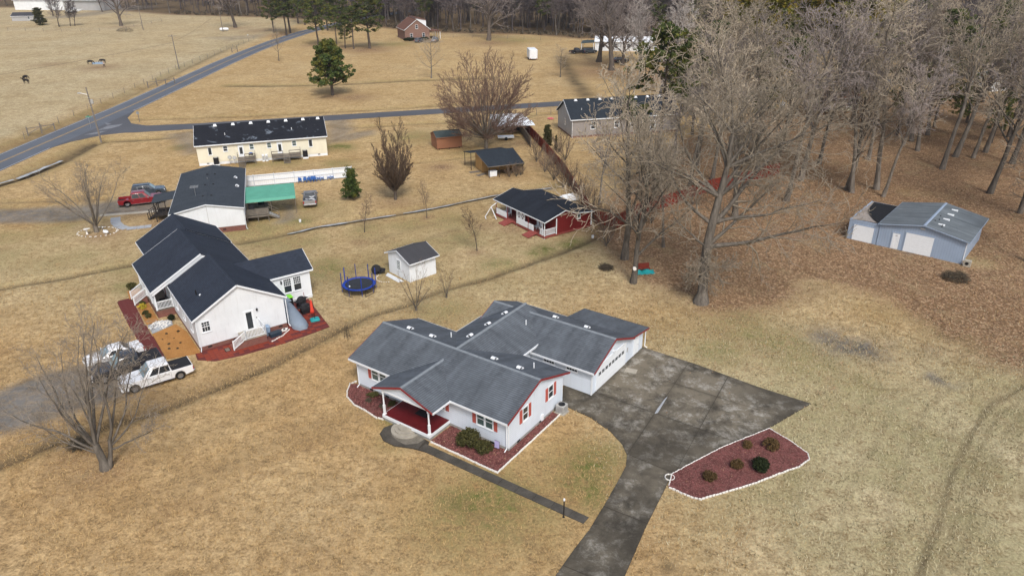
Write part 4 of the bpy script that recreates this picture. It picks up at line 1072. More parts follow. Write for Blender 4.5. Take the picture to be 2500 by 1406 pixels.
for u_, v_, z_ in ((-10.86, 6.42, 3.77), (-1.73, 6.11, 3.89), (-6.52, 12.02, 3.87)): vent_pipe(H, u_, v_, z_, 0.5)
# porch
planks(H, -11.0, -5.92, -2.5, -0.02, 0.56, 13, 'deck_red', 'u', 0.05, 'deck_board')
MB().box(-11.04, -5.88, -2.56, -2.5, 0.28, 0.555).box(-11.04, -11.0, -2.5, -0.02, 0.28, 0.555).box(-5.92, -5.88, -2.5, -0.02, 0.28, 0.555).build('deck_skirt', M['white_paint'], H)
MB().box(-10.95, -5.97, -2.47, -0.02, -0.05, 0.42).build('deck_base', M['block'], H)
MB().box(-8.9, -7.7, -0.95, -0.2, 0.562, 0.58).build('door_mat', M['black_matte'], H)
for a in (-10.92, -6.02):
    pm = MB().bbox((a, -2.38, 0.56), 0.26, 0.26, 0.06).bbox((a, -2.38, 0.62), 0.18, 0.18, 0.85)
    pm.lathe([(0.085, 0), (0.06, 0.06), (0.075, 0.15), (0.062, 0.6), (0.075, 1.05), (0.06, 1.1)], 10, (a, -2.38, 1.47)).bbox((a, -2.38, 2.57), 0.18, 0.18, 0.35)
    pm.build('porch_post', M['white_paint'], H)
gable_roof(H, -11.85, -5.3, -2.68, 2.62, 3.0, 4.15, 'v', 'roof_main', rake='dark_red_trim', ridge_light='ridge_pale')
MB().prof([(-11.0, 2.95), (-5.95, 2.95), (-5.95, 3.05), (-8.575, 3.97), (-11.0, 3.05)], -2.44, -2.34, 'y').build('porch_gable', M['siding_blue'], H)
MB().box(-11.0, -5.94, -2.46, -2.30, 2.78, 2.95).build('porch_beam', M['white_paint'], H)
MB().box(-11.0, -10.85, -2.3, 0, 2.78, 2.93).box(-6.1, -5.95, -2.3, 0, 2.78, 2.93).build('porch_beam', M['white_paint'], H)
for k, (rr, zz) in enumerate(((1.25, 0.14), (0.95, 0.28), (0.62, 0.42))):
    pts = [(-8.45 + rr * math.cos(PI + PI * i / 20), -2.56 + rr * 0.92 * math.sin(PI + PI * i / 20)) for i in range(21)]
    MB().prism(pts, 0.02 if k == 0 else zz - 0.145, zz).build('porch_step', M['concrete_pale'], H)
# condenser and yard flag beside it
ac = thing('air_conditioner', 'pale grey condenser unit on a slab at the house corner', 'air conditioner', mh(0.62, 6.85), MHR)
MB().bbox((0, 0, 0), 1.0, 0.95, 0.07).build('pad', M['concrete_pale'], ac)
b_ = MB().bbox((0, 0, 0.07), 0.78, 0.78, 0.72)
b_.build('cabinet', M['grey_box'], ac)
for k in range(9):
    for s in (-1, 1):
        pass
gr_ = MB()
for k in range(10): gr_.box(-0.36, 0.36, -0.40, -0.39, 0.14 + 0.058 * k, 0.16 + 0.058 * k).box(0.39, 0.40, -0.36, 0.36, 0.14 + 0.058 * k, 0.16 + 0.058 * k)
gr_.build('louvre', M['metal'], ac)
MB().lathe([(0.30, 0.79), (0.30, 0.81), (0.02, 0.815)], 16).build('fan_guard', M['black'], ac)
yf = thing('garden_flag', 'small lilac garden flag on a wire stand by the house corner', 'flag', mh(-0.85, -0.35), MHR)
MB().tube([(0.22, 0, 0), (0.22, 0, 0.85), (-0.25, 0, 0.85)], 0.012, 5).build('stand', M['black'], yf)
MB().add([(-0.24, 0, 0.84), (0.2, 0, 0.84), (0.22, -0.06, 0.25), (-0.2, -0.1, 0.22), (-0.24, 0.02, 0.84), (0.2, 0.02, 0.84), (0.22, -0.04, 0.25), (-0.2, -0.08, 0.22)], [(0, 1, 2, 3)[::-1], (4, 5, 6, 7), (0, 1, 5, 4), (1, 2, 6, 5), (2, 3, 7, 6), (3, 0, 4, 7)]).build('cloth', M['flag'], yf)

# ---------------------------------------------------------------- white house with the navy roof
W = thing('white_house', 'white clapboard house with a navy shingle roof and brick skirting', 'house', (-30.4, 61.93), 0.617)
gable_walls(W, 'wall', 0, 8.69, 0, 9.6, 0.42, 3.48, 5.86, 'v', 'siding_white')
MB().prof([(0, 0.42), (8.69, 0.42), (8.69, 3.12), (3.6, 5.95), (0, 3.95)], 9.6, 18.8, 'y').build('wall', M['siding_white'], W)
gable_walls(W, 'wall', 0, 8.69, 18.8, 25.0, 0.42, 3.48, 5.86, 'v', 'siding_white')
MB().box(0.03, 8.66, 0.03, 24.97, -0.1, 0.42).build('brick_skirt', M['brick'], W)
gable_roof(W, -0.29, 8.98, -0.27, 9.7, 3.45, 6.05, 'v', 'roof_navy', skip=((0, 'far'), (1, 'far')))
gable_roof(W, -2.05, 9.0, 9.45, 18.85, 3.2, 6.27, 'v', 'roof_navy', ridge=3.55, skip=((1, 'near'), (1, 'far')))
gable_roof(W, -0.45, 8.98, 18.7, 25.3, 3.4, 6.05, 'v', 'roof_navy', skip=((0, 'near'), (1, 'near')))
# rake wall of the porch roof
MB().prof([(-1.9, 3.14), (3.55, 6.11), (4.2, 5.75), (3.5, 5.7), (-1.9, 2.7)], 9.52, 9.62, 'y').build('porch_rake_wall', M['white_paint'], W)
# wing
MB().prof([(5.1, 0.0), (9.3, 0.0), (9.3, 3.45), (7.45, 4.75), (5.1, 3.35)], 8.0, 13.45, 'x').build('wall', M['siding_white'], W)
gable_roof(W, 5.0, 13.8, 4.85, 10.0, 3.45, 5.0, 'u', 'roof_navy', ridge=7.55)
wing_q = [(9.7,), (10.95,)]
for a in (10.85, 11.95): window(W, a, 5.1, 1.35, 0, 0.78, 1.55, ((1, 1), (4, 3)), True)
door(W, 9.35, 5.1, 0.4, 0, 0.85, 2.0, 'white_paint', (0.9, 1.85))
MB().box(10.12, 10.24, 4.94, 5.1, 2.5, 2.85).build('wall_lamp', M['black'], W)
MB().box(8.72, 13.5, 5.04, 5.1, 0.25, 0.32).build('trim_band', M['white_paint'], W)
# gable end
door(W, 5.05, 0, 0.86, 0, 0.80, 1.95, 'white_paint', (0.08, 1.88))
window(W, 0.92, 0, 1.95, 0, 0.70, 1.0, ((3, 1), (3, 2)), True)
MB().lathe([(0.09, 0), (0.10, 0.12), (0.07, 0.24)], 10, (5.9, -0.1, 2.72)).build('wall_lamp', M['black'], W)
MB().box(5.72, 5.80, -0.03, 0, 1.9, 2.0).build('door_bell', M['black'], W)
for q in (0.95, 3.4, 8.0): foundation_vent(W, q, 0.03, 0, 0.14)
downspout(W, 0.1, -0.1, 3.2, (-0.1, -0.25)); downspout(W, 8.85, -0.1, 3.2, (0.1, -0.2))
for q in (2.0, 5.0, 8.0): window(W, 0, q, 1.5, -PI / 2, 0.85, 1.3, (2, 2), True)
for q in (11.0, 16.0): window(W, 0, q, 1.5, -PI / 2, 0.85, 1.4, (2, 2), True)
door(W, 0, 13.6, 0.86, -PI / 2, 0.9, 2.0, 'dark_red_trim')
# gable stair
MB().box(3.75, 5.95, -1.95, -0.02, -0.05, 0.80).build('stoop', M['brick'], W)
MB().box(3.70, 6.0, -2.0, -0.02, 0.80, 0.86).build('stoop_cap', M['concrete_pale'], W)
for k in range(4): MB().box(2.65 + 0.27 * k, 3.75, -1.95, -0.6, -0.05 if k == 0 else 0.17 * k, 0.17 * (k + 1)).build('stair_step', M['brick'], W)
railing(W, (2.7, -1.95, 0.1), (4.0, -1.95, 0.86)); railing(W, (4.0, -1.95, 0.86), (5.92, -1.95, 0.86)); railing(W, (5.92, -1.95, 0.86), (5.92, -0.15, 0.86), gap=0.9)
# porch
MB().box(-1.75, 0, 9.9, 18.6, -0.05, 0.78).build('porch_base', M['brick'], W)
planks(W, -1.82, 0, 9.84, 18.66, 0.86, 40, 'white_paint', 'u', 0.06, 'porch_board') if False else planks(W, -1.82, -0.01, 9.84, 18.66, 0.86, 7, 'deck_wood', 'v', 0.06, 'deck_board')
for q in (9.95, 12.1, 14.3, 16.4, 18.55): MB().bbox((-1.7, q, 0.86), 0.16, 0.16, 2.25).build('porch_post', M['white_paint'], W)
MB().box(-1.8, -1.6, 9.86, 18.64, 2.95, 3.08).build('porch_beam', M['white_paint'], W)
railing(W, (-1.7, 9.95, 0.86), (-0.08, 9.95, 0.86)); railing(W, (-1.7, 9.95, 0.86), (-1.7, 14.3, 0.86), posts=False); railing(W, (-1.7, 16.4, 0.86), (-1.7, 18.55, 0.86), posts=False)
for k in range(4): MB().box(-1.82 - 0.32 * (4 - k), -1.82, 14.5, 16.2, -0.05 if k == 0 else 0.2 * k, 0.2 * (k + 1)).build('stair_step', M['brick'], W)
railing(W, (-1.8, 14.42, 0.9), (-3.2, 14.42, 0.1)); railing(W, (-1.8, 16.28, 0.9), (-3.2, 16.28, 0.1))
ch = thing('porch_furniture', 'dark wicker seat pushed back on the white porch', 'chair', (0, 0, 0))
def w2(u, v, z=0):
    c, s = math.cos(0.617), math.sin(0.617)
    return (-30.4 + u * c - v * s, 61.93 + u * s + v * c, z)
ch.location = w2(-0.75, 10.9, 0.86); ch.rotation_euler = (0, 0, 0.617)
MB().bbox((0, 0, 0), 0.8, 1.1, 0.42).build('seat', M['black_matte'], ch); MB().bbox((0.32, 0, 0.42), 0.16, 1.1, 0.45).build('backrest', M['black_matte'], ch)
for s in (-1, 1): MB().bbox((0, s * 0.5, 0.42), 0.7, 0.12, 0.2).build('armrest', M['black_matte'], ch)
MB().tube([(1.3, 3.6, 4.3), (1.3, 3.6, 4.85)], 0.06, 8).build('vent_pipe', M['black'], W)
roof_vent(W, 1.55, 3.0, 4.5, 0, 'white_paint', 0.4)
# patio of square pavers
pt = thing('brick_patio', 'red square-paver patio wrapping the white house corner', 'patio', (-30.4, 61.93, 0), 0.617)
PAT = [(-0.55, -0.2), (-0.7, -1.5), (0.6, -2.75), (3, -3.2), (6.97, -3.3), (9.5, -3.05), (12.2, -2.65), (12.75, 3.9), (12.9, 5.0), (8.75, 5.0), (8.75, -0.02), (0.0, -0.02)]
MB().prism(PAT, -0.04, 0.010).build('paver_bed', M['paver_dark'], pt)
pv = MB().bbox((0, 0, 0), 0.46, 0.46, 0.05, 0, 0.012).mesh('paver', M['paver'])
pv2 = MB().bbox((0, 0, 0), 0.46, 0.46, 0.05, 0, 0.012).mesh('paver', M['paver_dark'])
PX = np.array([[i * 0.49 - 0.5 + 0.25, j * 0.49 - 3.3 + 0.25] for i in range(28) for j in range(18)])
okk = inside(PX[:, 0], PX[:, 1], PAT) & (seg_dist(PX[:, 0], PX[:, 1], PAT + [PAT[0]]) > 0.22)
for q in PX[okk]:
    dark = (q[0] > 9 and (int(q[0] * 2.04) + int(q[1] * 2.04)) % 2 == 0 and rnd.random() < 0.75) or rnd.random() < 0.12
    link('paver', pv2 if dark else pv, pt, (q[0], q[1], -0.022 + rnd.uniform(0, 0.006)), rnd.uniform(-0.02, 0.02))
bw = thing('brick_walk', 'maroon brick walk running past the white house porch', 'path', (-30.4, 61.93, 0), 0.617)
q_ = [(-4.5, 17.0), (-3.15, 17.0), (-3.2, 12), (-3.3, 8.4), (-3.1, 4.5), (-3.1, 0.6), (-4.3, 1.0), (-4.35, 5), (-4.6, 9.8), (-4.6, 13)]
MB().prism(q_, -0.04, 0.006).build('paver_bed', M['paver_dark'], bw)
for j in range(33):
    for i in range(3):
        v_ = 0.95 + j * 0.485
        link('paver', pv2, bw, (-4.33 + i * 0.46 + (0.1 if v_ < 6 else (-0.1 if v_ > 9 else 0)), v_, -0.03 + rnd.uniform(0, 0.006)), rnd.uniform(-0.03, 0.03))
bed('flower_bed', 'orange pine-straw bed between the brick walk and white house', [w2(-3.0, 0.4)[:2], w2(-0.1, -0.3)[:2], w2(-0.1, 5.0)[:2], w2(-0.6, 7.3)[:2], w2(-3.1, 6.4)[:2]], M['straw'])
bed('flower_bed', 'tan straw bed along the white house porch with yellow shrubs', [w2(-3.1, 9.0)[:2], w2(-1.9, 9.3)[:2], w2(-1.85, 14.3)[:2], w2(-3.1, 14.4)[:2]], M['straw'])
bed('flower_bed', 'small orange straw bed beyond the porch steps', [w2(-3.4, 16.6)[:2], w2(-1.9, 16.6)[:2], w2(-1.9, 19.2)[:2], w2(-3.2, 19.0)[:2]], M['straw'])
rb = bed('stone_bed', 'patch of pale grey rubble beside the brick walk', [w2(-3.05, 6.6)[:2], w2(-0.9, 7.4)[:2], w2(-0.7, 8.8)[:2], w2(-2.0, 9.0)[:2], w2(-3.05, 8.7)[:2]], M['rubble'], cat='stones')
for k in range(70):
    link('stone', EDGE_ME, rb, (rnd.uniform(-0.9, 0.9), rnd.uniform(-0.9, 0.9), 0.0), rnd.uniform(0, 6), (rnd.uniform(0.5, 1.1), rnd.uniform(0.9, 1.8), rnd.uniform(0.4, 0.8)))

# ---------------------------------------------------------------- manufactured home with the green awning
m3r = 0.306
def m3(u, v, z=0):
    c, s = math.cos(m3r), math.sin(m3r)
    return (-36.78 + u * c - v * s, 95.29 + u * s + v * c, z)
B3 = thing('manufactured_home', 'white manufactured home with slate roof and green porch awning', 'house', (-36.78, 95.29), m3r)
gable_walls(B3, 'wall', -9.2, 0, 0, 19.85, 0.75, 3.18, 4.08, 'v', 'siding_white')
MB().box(-9.15, -0.04, 0.04, 19.8, -0.1, 0.75).build('brick_skirt', M['brick'], B3)
gable_roof(B3, -9.4, 0.2, -0.22, 20.1, 3.3, 4.25, 'v', 'roof_m3', t=0.1)
MB().box(-4.62, -4.58, -0.015, 0, 0.76, 4.05).build('trim_seam', M['grey_box'], B3)
for v_ in (4.0, 9.5, 15.0):
    for s in (-1, 1):
        MB().bbox((-4.6 + s * 0.55, v_, 4.12), 0.28, 0.2, 0.14).build('roof_vent', M['black'], B3)
roof_vent(B3, -1.2, 14.0, 3.6, 0); roof_vent(B3, -0.9, 9.6, 3.55, 0); vent_pipe(B3, -5.0, 12.5, 4.2, 0.2, 'metal')
an = MB().tube([(-6.2, 5.2, 3.95), (-6.2, 5.2, 5.3)], 0.03, 6)
for k in range(6): an.beam((-6.75, 5.2 + 0.22 * k - 0.5, 5.25), (-5.65, 5.2 + 0.22 * k - 0.5, 5.25), 0.03, 0.03)
an.beam((-6.2, 4.6, 5.25), (-6.2, 5.9, 5.25), 0.03, 0.03)
an.build('television_aerial', M['metal'], B3)
foundation_vent(B3, -2.8, 0.03, 0, 0.3)
for q in (3.0, 15.5): window(B3, 0, q, 1.75, PI / 2, 0.8, 1.1, (1, 1), True)
door(B3, 0, 6.5, 0.95, PI / 2, 0.9, 2.0, 'white_paint', (1.0, 1.8))
MB().box(0.0, 0.16, 0.3, 0.7, 1.5, 2.1).build('meter_box', M['grey_box'], B3)
downspout(B3, 0.06, 0.2, 3.1, (0.15, -0.2))
# back deck and stairs
planks(B3, 0.05, 3.2, 2.7, 8.6, 0.95, 18, 'deck_wood', 'u', 0.05, 'deck_board')
MB().box(0.08, 3.18, 2.72, 2.80, 0.70, 0.90).box(3.1, 3.18, 2.8, 8.5, 0.70, 0.90).build('deck_frame', M['deck_wood'], B3)
for a in (0.2, 1.65, 3.1):
    for b in (2.78, 8.4): MB().bbox((a, b, -0.05), 0.11, 0.11, 0.97 + (0.95 if b < 5 else 0)).build('deck_post', M['deck_wood'], B3)
for z_ in (1.15, 1.35, 1.55, 1.75): MB().beam((0.15, 2.72, z_), (3.15, 2.72, z_), 0.03, 0.14).build('deck_rail', M['deck_wood'], B3)
MB().beam((0.15, 2.75, 1.9), (3.15, 2.75, 1.9), 0.14, 0.04).build('deck_rail', M['deck_wood'], B3)
for k in range(5): MB().box(3.2 + 0.28 * k, 3.2 + 0.28 * (k + 1), 3.4, 4.6, 0.95 - 0.19 * (k + 1) - 0.05, 0.95 - 0.19 * (k + 1)).build('stair_step', M['block'], B3)
for v_ in (3.38, 4.62): MB().beam((3.15, v_, 0.7), (4.6, v_, -0.05), 0.05, 0.22).build('stair_stringer', M['deck_wood'], B3); MB().beam((3.15, v_, 1.9), (4.55, v_, 0.95), 0.06, 0.06).build('stair_rail', M['deck_wood'], B3)
MB().bbox((4.55, 3.38, -0.05), 0.09, 0.09, 1.02).build('stair_post', M['deck_wood'], B3)
for n_, (a, b, w_) in enumerate(((0.9, 4.6, 0.7), (2.2, 6.8, 0.9))): 
    c_ = thing('patio_chair', ('dark chair beside the deck rail under the green awning', 'dark bench at the back of the deck under the green awning')[n_], 'chair', m3(a, b, 0.95), m3r)
    MB().bbox((0, 0, 0.35), w_, 0.55, 0.08).build('seat', M['black_matte'], c_); MB().bbox((0, 0.25, 0.43), w_, 0.07, 0.5).build('backrest', M['black_matte'], c_)
    for sx in (-1, 1):
        for sy in (-1, 1): MB().bbox((sx * (w_ / 2 - 0.06), sy * 0.2, 0), 0.05, 0.05, 0.36).build('leg', M['black_matte'], c_)
# awning
aw = MB().slab([(0.05, 5.1, 2.62), (7.15, 5.1, 2.62), (7.2, 9.9, 3.12), (0.05, 9.9, 3.12)], 0.05).build('awning', M['awning_green'], B3)
MB().slab([(0.05, 5.1, 2.62), (0.05, 4.75, 2.30), (7.12, 4.75, 2.30), (7.15, 5.1, 2.62)][::-1], 0.03).build('valance', M['awning_green'], aw)
for k in range(1, 9): MB().beam((0.1 + 0.78 * k, 5.1, 2.63), (0.1 + 0.78 * k, 9.9, 3.13), 0.03, 0.02).build('awning_seam', M['awning_green'], aw)
MB().beam((0.1, 6.4, 2.765), (7.12, 6.4, 2.765), 0.05, 0.03).build('awning_batten', M['awning_green'], aw)
for a in (0.3, 3.6, 7.0):
    for b, z_ in ((5.0, 2.45), (9.7, 3.0)): MB().tube([(a, b, 0), (a, b, z_)], 0.045, 6).build('awning_post', M['fence_wood'], aw)
# front stoop on the drive side
planks(B3, -12.2, -9.22, 7.4, 11.0, 0.9, 8, 'dark_wood', 'u', 0.05, 'deck_board')
sr = MB().slab([(-12.4, 7.2, 2.95), (-9.2, 7.2, 3.3), (-9.2, 11.2, 3.3), (-12.4, 11.2, 2.95)], 0.1).build('stoop_roof', M['roof_m3'], B3)
for a, b in ((-12.15, 7.4), (-12.15, 11.0), (-10.7, 7.4)): MB().bbox((a, b, -0.05), 0.12, 0.12, 2.95 if a < -11 else 3.05).build('stoop_post', M['dark_wood'], B3)
railing(B3, (-12.1, 7.4, 0.9), (-9.4, 7.4, 0.9), mat='dark_wood', gap=0.4, posts=False)
for k in range(4): MB().box(-12.15 - 0.3 * (k + 1), -12.15 - 0.3 * k, 8.6, 10.0, 0.70 - 0.2 * k - 0.05, 0.72 - 0.2 * k).build('stair_step', M['dark_wood'], B3)
railing(B3, (-12.2, 8.55, 0.9), (-13.4, 8.55, 0.1), mat='dark_wood', gap=0.35); railing(B3, (-12.2, 10.05, 0.9), (-13.4, 10.05, 0.1), mat='dark_wood', gap=0.35)
# curved pale walk
cw = thing('curved_walk', 'curved pale concrete path from the drive to the dark stoop', 'path', (0, 0, 0))
L_ = [(-57.57, 100.68), (-56.56, 98.61), (-55.16, 96.92), (-53.73, 96.08), (-52.43, 96.38), (-50.70, 97.00)]
L_ = dense(L_, 0.7)
for a, b in zip(L_[:-1], L_[1:]):
    d_ = Vector((b[0] - a[0], b[1] - a[1])).normalized() * 0.02
    strip([(a[0] + d_.x, a[1] + d_.y), (b[0] - d_.x, b[1] - d_.y)], 1.3, 0.012 + rnd.uniform(0, 0.006)).build('path_slab', M['rubble'], cw)
kb = thing('concrete_kerb', 'low pale concrete strip along the gravel drive', 'kerb', (-55.60, 102.60), 0.25)
MB().bbox((0, 0, -0.03), 9.5, 0.7, 0.12).build('kerb_block', M['concrete_pale'], kb)

# ---------------------------------------------------------------- cream duplex
Yr = 0.3057
Yh = thing('duplex_house', 'long cream duplex with worn black roof and two back decks', 'house', (-55.66, 127.56), Yr)
gable_walls(Yh, 'wall', 0, 22.46, 0, 9.8, 0.45, 3.72, 5.98, 'u', 'siding_yellow')
MB().box(0.03, 22.43, 0.03, 9.77, -0.1, 0.45).build('foundation', M['white_paint'], Yh)
gable_roof(Yh, -0.25, 22.7, -0.42, 10.2, 3.68, 6.15, 'u', 'roof_black')
for k in range(6): roof_vent(Yh, 3.4 + 3.1 * k, 4.55, 6.0, PI / 2, s=1.25)
roof_vent(Yh, 21.6, 4.55, 6.0, PI / 2, s=1.25)
vent_pipe(Yh, 5.0, 1.9, 4.75, 0.4); vent_pipe(Yh, 16.6, 2.0, 4.8, 0.4)
for a, w_, h_, z_ in ((2.17, 0.5, 1.25, 1.85), (19.6, 0.55, 1.25, 1.9)):
    window(Yh, a, 0, z_, 0, w_, h_, (1, 1), False)
for a in (4.8, 9.28, 12.3, 16.7): window(Yh, a, 0, 2.3, 0, 0.62, 0.85, (1, 1), True, 'glass' if a < 6 else 'glass_green')
for a in (7.4, 14.1): door(Yh, a, 0, 1.05, 0, 0.75, 2.05, 'white_paint', (0.5, 1.7))
for a in (6.2, 11.0, 15.3): MB().tube([(a, -0.06, 0.3), (a, -0.06, 3.55)], 0.035, 6).build('downspout', M['siding_yellow'], Yh)
for a in (1.5, 20.9): foundation_vent(Yh, a, 0.03, 0, 0.22)
for n_, (u0, u1, st) in enumerate(((6.7, 9.7, 6.8), (12.5, 17.6, 14.5))):
    planks(Yh, u0, u1, -1.95, -0.05, 1.0, 9, 'deck_wood', 'u', 0.06, 'deck_board')
    MB().box(u0, u1, -2.0, -1.95, 0.72, 0.98).build('deck_frame', M['deck_wood'], Yh)
    for a in ([u0 + 0.06, st + 1.15, u1 - 0.06] if n_ == 0 else [u0 + 0.06, st, st + 1.1, u1 - 0.06]):
        MB().bbox((a, -1.9, -0.05), 0.1, 0.1, 2.05).build('deck_post', M['deck_wood'], Yh)
    for z_ in (1.25, 1.5, 1.95):
        if n_ == 0: MB().beam((st + 1.15, -1.95, z_), (u1, -1.95, z_), 0.04, 0.12).build('deck_rail', M['deck_wood'], Yh)
        else:
            MB().beam((u0, -1.95, z_), (st, -1.95, z_), 0.04, 0.12).build('deck_rail', M['deck_wood'], Yh); MB().beam((st + 1.1, -1.95, z_), (u1, -1.95, z_), 0.04, 0.12).build('deck_rail', M['deck_wood'], Yh)
        MB().beam((u0, -1.9, z_), (u0, -0.1, z_), 0.04, 0.12).build('deck_rail', M['deck_wood'], Yh); MB().beam((u1, -1.9, z_), (u1, -0.1, z_), 0.04, 0.12).build('deck_rail', M['deck_wood'], Yh)
    for k in range(5): MB().box(st + 0.05, st + 1.05, -2.0 - 0.27 * (k + 1), -2.0 - 0.27 * k, 0.78 - 0.19 * k, 0.83 - 0.19 * k).build('stair_step', M['deck_wood'], Yh)
    for a in (st + 0.03, st + 1.07): MB().beam((a, -2.0, 0.82), (a, -3.4, -0.02), 0.05, 0.22).build('stair_stringer', M['deck_wood'], Yh)
def yh(u, v, z=0):
    c, s = math.cos(Yr), math.sin(Yr)
    return (-55.66 + u * c - v * s, 127.56 + u * s + v * c, z)
for n_, (a, lab) in enumerate(((3.0, 'dark condenser unit below the tall window of the cream duplex'), (18.4, 'dark condenser unit beside the larger deck of the cream duplex'))):
    c_ = thing('air_conditioner', lab, 'air conditioner', yh(a, -0.75), Yr)
    MB().bbox((0, 0, 0), 1.0, 1.0, 0.3).build('stand', M['white_paint'], c_); MB().bbox((0, 0, 0.3), 0.85, 0.85, 1.15).build('cabinet', M['black'], c_); MB().lathe([(0.33, 1.45), (0.33, 1.48), (0.02, 1.49)], 14).build('fan_guard', M['metal'], c_)
    g_ = MB()
    for k in range(8): g_.box(-0.4, 0.4, -0.445, -0.43, 0.4 + 0.12 * k, 0.43 + 0.12 * k)
    g_.build('louvre', M['black_matte'], c_)
for n_, (a, hh) in enumerate(((5.3, 1.35), (6.1, 1.2))):
    c_ = thing('satellite_dish', ('grey satellite dish on a post, taller of two by the duplex', 'grey satellite dish on a post next to the smaller deck')[n_], 'satellite dish', yh(a, -1.1), Yr + 0.3)
    MB().tube([(0, 0, 0), (0, 0, hh)], 0.035, 6).build('mast', M['metal'], c_)
    d_ = MB(Matrix.Translation((0, -0.1, hh)) @ Matrix.Rotation(math.radians(60), 4, 'X')).lathe([(0.02, 0.0), (0.2, 0.03), (0.36, 0.1), (0.37, 0.11), (0.2, 0.05), (0.02, 0.02)], 16)
    d_.build('dish', M['grey_box'], c_, True); MB().tube([(0, -0.15, hh - 0.1), (0, -0.6, hh)], 0.02, 5).build('feed_arm', M['metal'], c_)
for n_, a in enumerate((11.0, 11.6)):
    c_ = thing('heat_pump', 'white upright cabinet standing against the cream duplex between its decks', 'cabinet', yh(a, -0.45), Yr, 'white cabinets by the duplex')
    MB().bbox((0, 0, 0), 0.45, 0.55, 1.25, 0, 0.04).build('case', M['white_paint'], c_); MB().box(-0.16, 0.16, -0.29, -0.275, 0.3, 1.0).build('grille', M['grey_box'], c_)
c_ = thing('grill', 'blue-lidded barbecue grill on the smaller deck of the duplex', 'grill', yh(9.0, -1.2, 1.0), Yr)
MB().bbox((0, 0, 0.55), 0.8, 0.5, 0.25).build('firebox', M['black'], c_); MB().ball((0, 0, 0.8), (0.4, 0.26, 0.22), 12, 6).build('lid', M['chair_blue'], c_, True)
for sx in (-1, 1): MB().bbox((sx * 0.35, 0, 0), 0.05, 0.4, 0.56).build('leg', M['black'], c_)

# white vinyl fence
def fence(name, label, line, post_gap, h, mat, board, cat='fence', rails=2, proud=0.02, gap=0.008, pm=None):
    fx = thing(name, label, cat, line[0])
    ox, oy = line[0]
    L = [(p[0] - ox, p[1] - oy) for p in line]
    pts = dense(L, post_gap)
    for i, p in enumerate(pts):
        MB().bbox((p[0], p[1], -0.3), 0.12, 0.12, h + 0.40).build('post', M[pm or mat], fx)
        if i == len(pts) - 1: break
        a, b = Vector((*p, 0)), Vector((*pts[i + 1], 0))
        d = (b - a); n = Vector((-d.y, d.x, 0)).normalized()
        up_ = Vector((0, 0, 1))
        rl = MB()
        for k in range(rails): rl.beam(a + up_ * (0.12 + (h - 0.24) * k / (rails - 1)) - n * 0.05, b + up_ * (0.12 + (h - 0.24) * k / (rails - 1)) - n * 0.05, 0.05, 0.10)
        rl.build('rail', M[pm or mat], fx)
        bd = MB(); nb = max(1, int(d.length / board))
        for k in range(nb):
            t0, t1 = (k + gap / board / 2) / nb, (k + 1 - gap / board / 2) / nb
            q0, q1 = a + d * t0, a + d * t1
            off = n * (proud * ((k % 2) * 0.5))
            hh = h + rnd.uniform(-0.03, 0.03) if mat != 'white_paint' else h
            V = [q0 + off, q1 + off, q1 + off + n * 0.022, q0 + off + n * 0.022]
            bd.add([tuple(x + up_ * 0.04) for x in V] + [tuple(x + up_ * hh) for x in V], [(3, 2, 1, 0), (4, 5, 6, 7), (0, 1, 5, 4), (1, 2, 6, 5), (2, 3, 7, 6), (3, 0, 4, 7)])
        o = bd.build('boards', M[mat], fx); o['kind'] = 'stuff'
    return fx
fence('vinyl_fence', 'white vinyl privacy fence behind the blue chairs', [(-45.0, 114.4), (-35.83, 117.2), (-26.9, 120.05)], 2.4, 1.85, 'white_paint', 0.3, rails=3, pm='vinyl_shade')
BL = [(-34.98, 117.16), (-34.21, 117.37), (-33.66, 117.58), (-33.07, 117.69), (-32.68, 117.79), (-32.15, 118.13), (-31.58, 118.34), (-30.59, 118.79), (-30.07, 118.94)]
for q in BL:
    c_ = thing('plastic_chair', 'blue moulded plastic chair lined up at the white vinyl fence', 'chair', (q[0], q[1], 0), 0.3 + rnd.uniform(-0.2, 0.2), 'blue chairs along the vinyl fence')
    s_ = MB().bbox((0, 0, 0.38), 0.5, 0.5, 0.06, 0, 0.02); s_.build('seat', M['chair_blue'], c_)
    MB().add([(-0.25, 0.22, 0.42), (0.25, 0.22, 0.42), (0.25, 0.27, 0.42), (-0.25, 0.27, 0.42), (-0.2, 0.32, 0.85), (0.2, 0.32, 0.85), (0.2, 0.36, 0.85), (-0.2, 0.36, 0.85)], [(3, 2, 1, 0), (4, 5, 6, 7), (0, 1, 5, 4), (1, 2, 6, 5), (2, 3, 7, 6), (3, 0, 4, 7)]).build('backrest', M['chair_blue'], c_)
    for sx in (-1, 1):
        for sy in (-1, 1): MB().beam((sx * 0.2, sy * 0.2, 0.4), (sx * 0.26, sy * 0.26, 0), 0.045, 0.045).build('leg', M['chair_blue'], c_)
        MB().beam((sx * 0.25, -0.22, 0.6), (sx * 0.25, 0.26, 0.62), 0.05, 0.03).build('armrest', M['chair_blue'], c_)

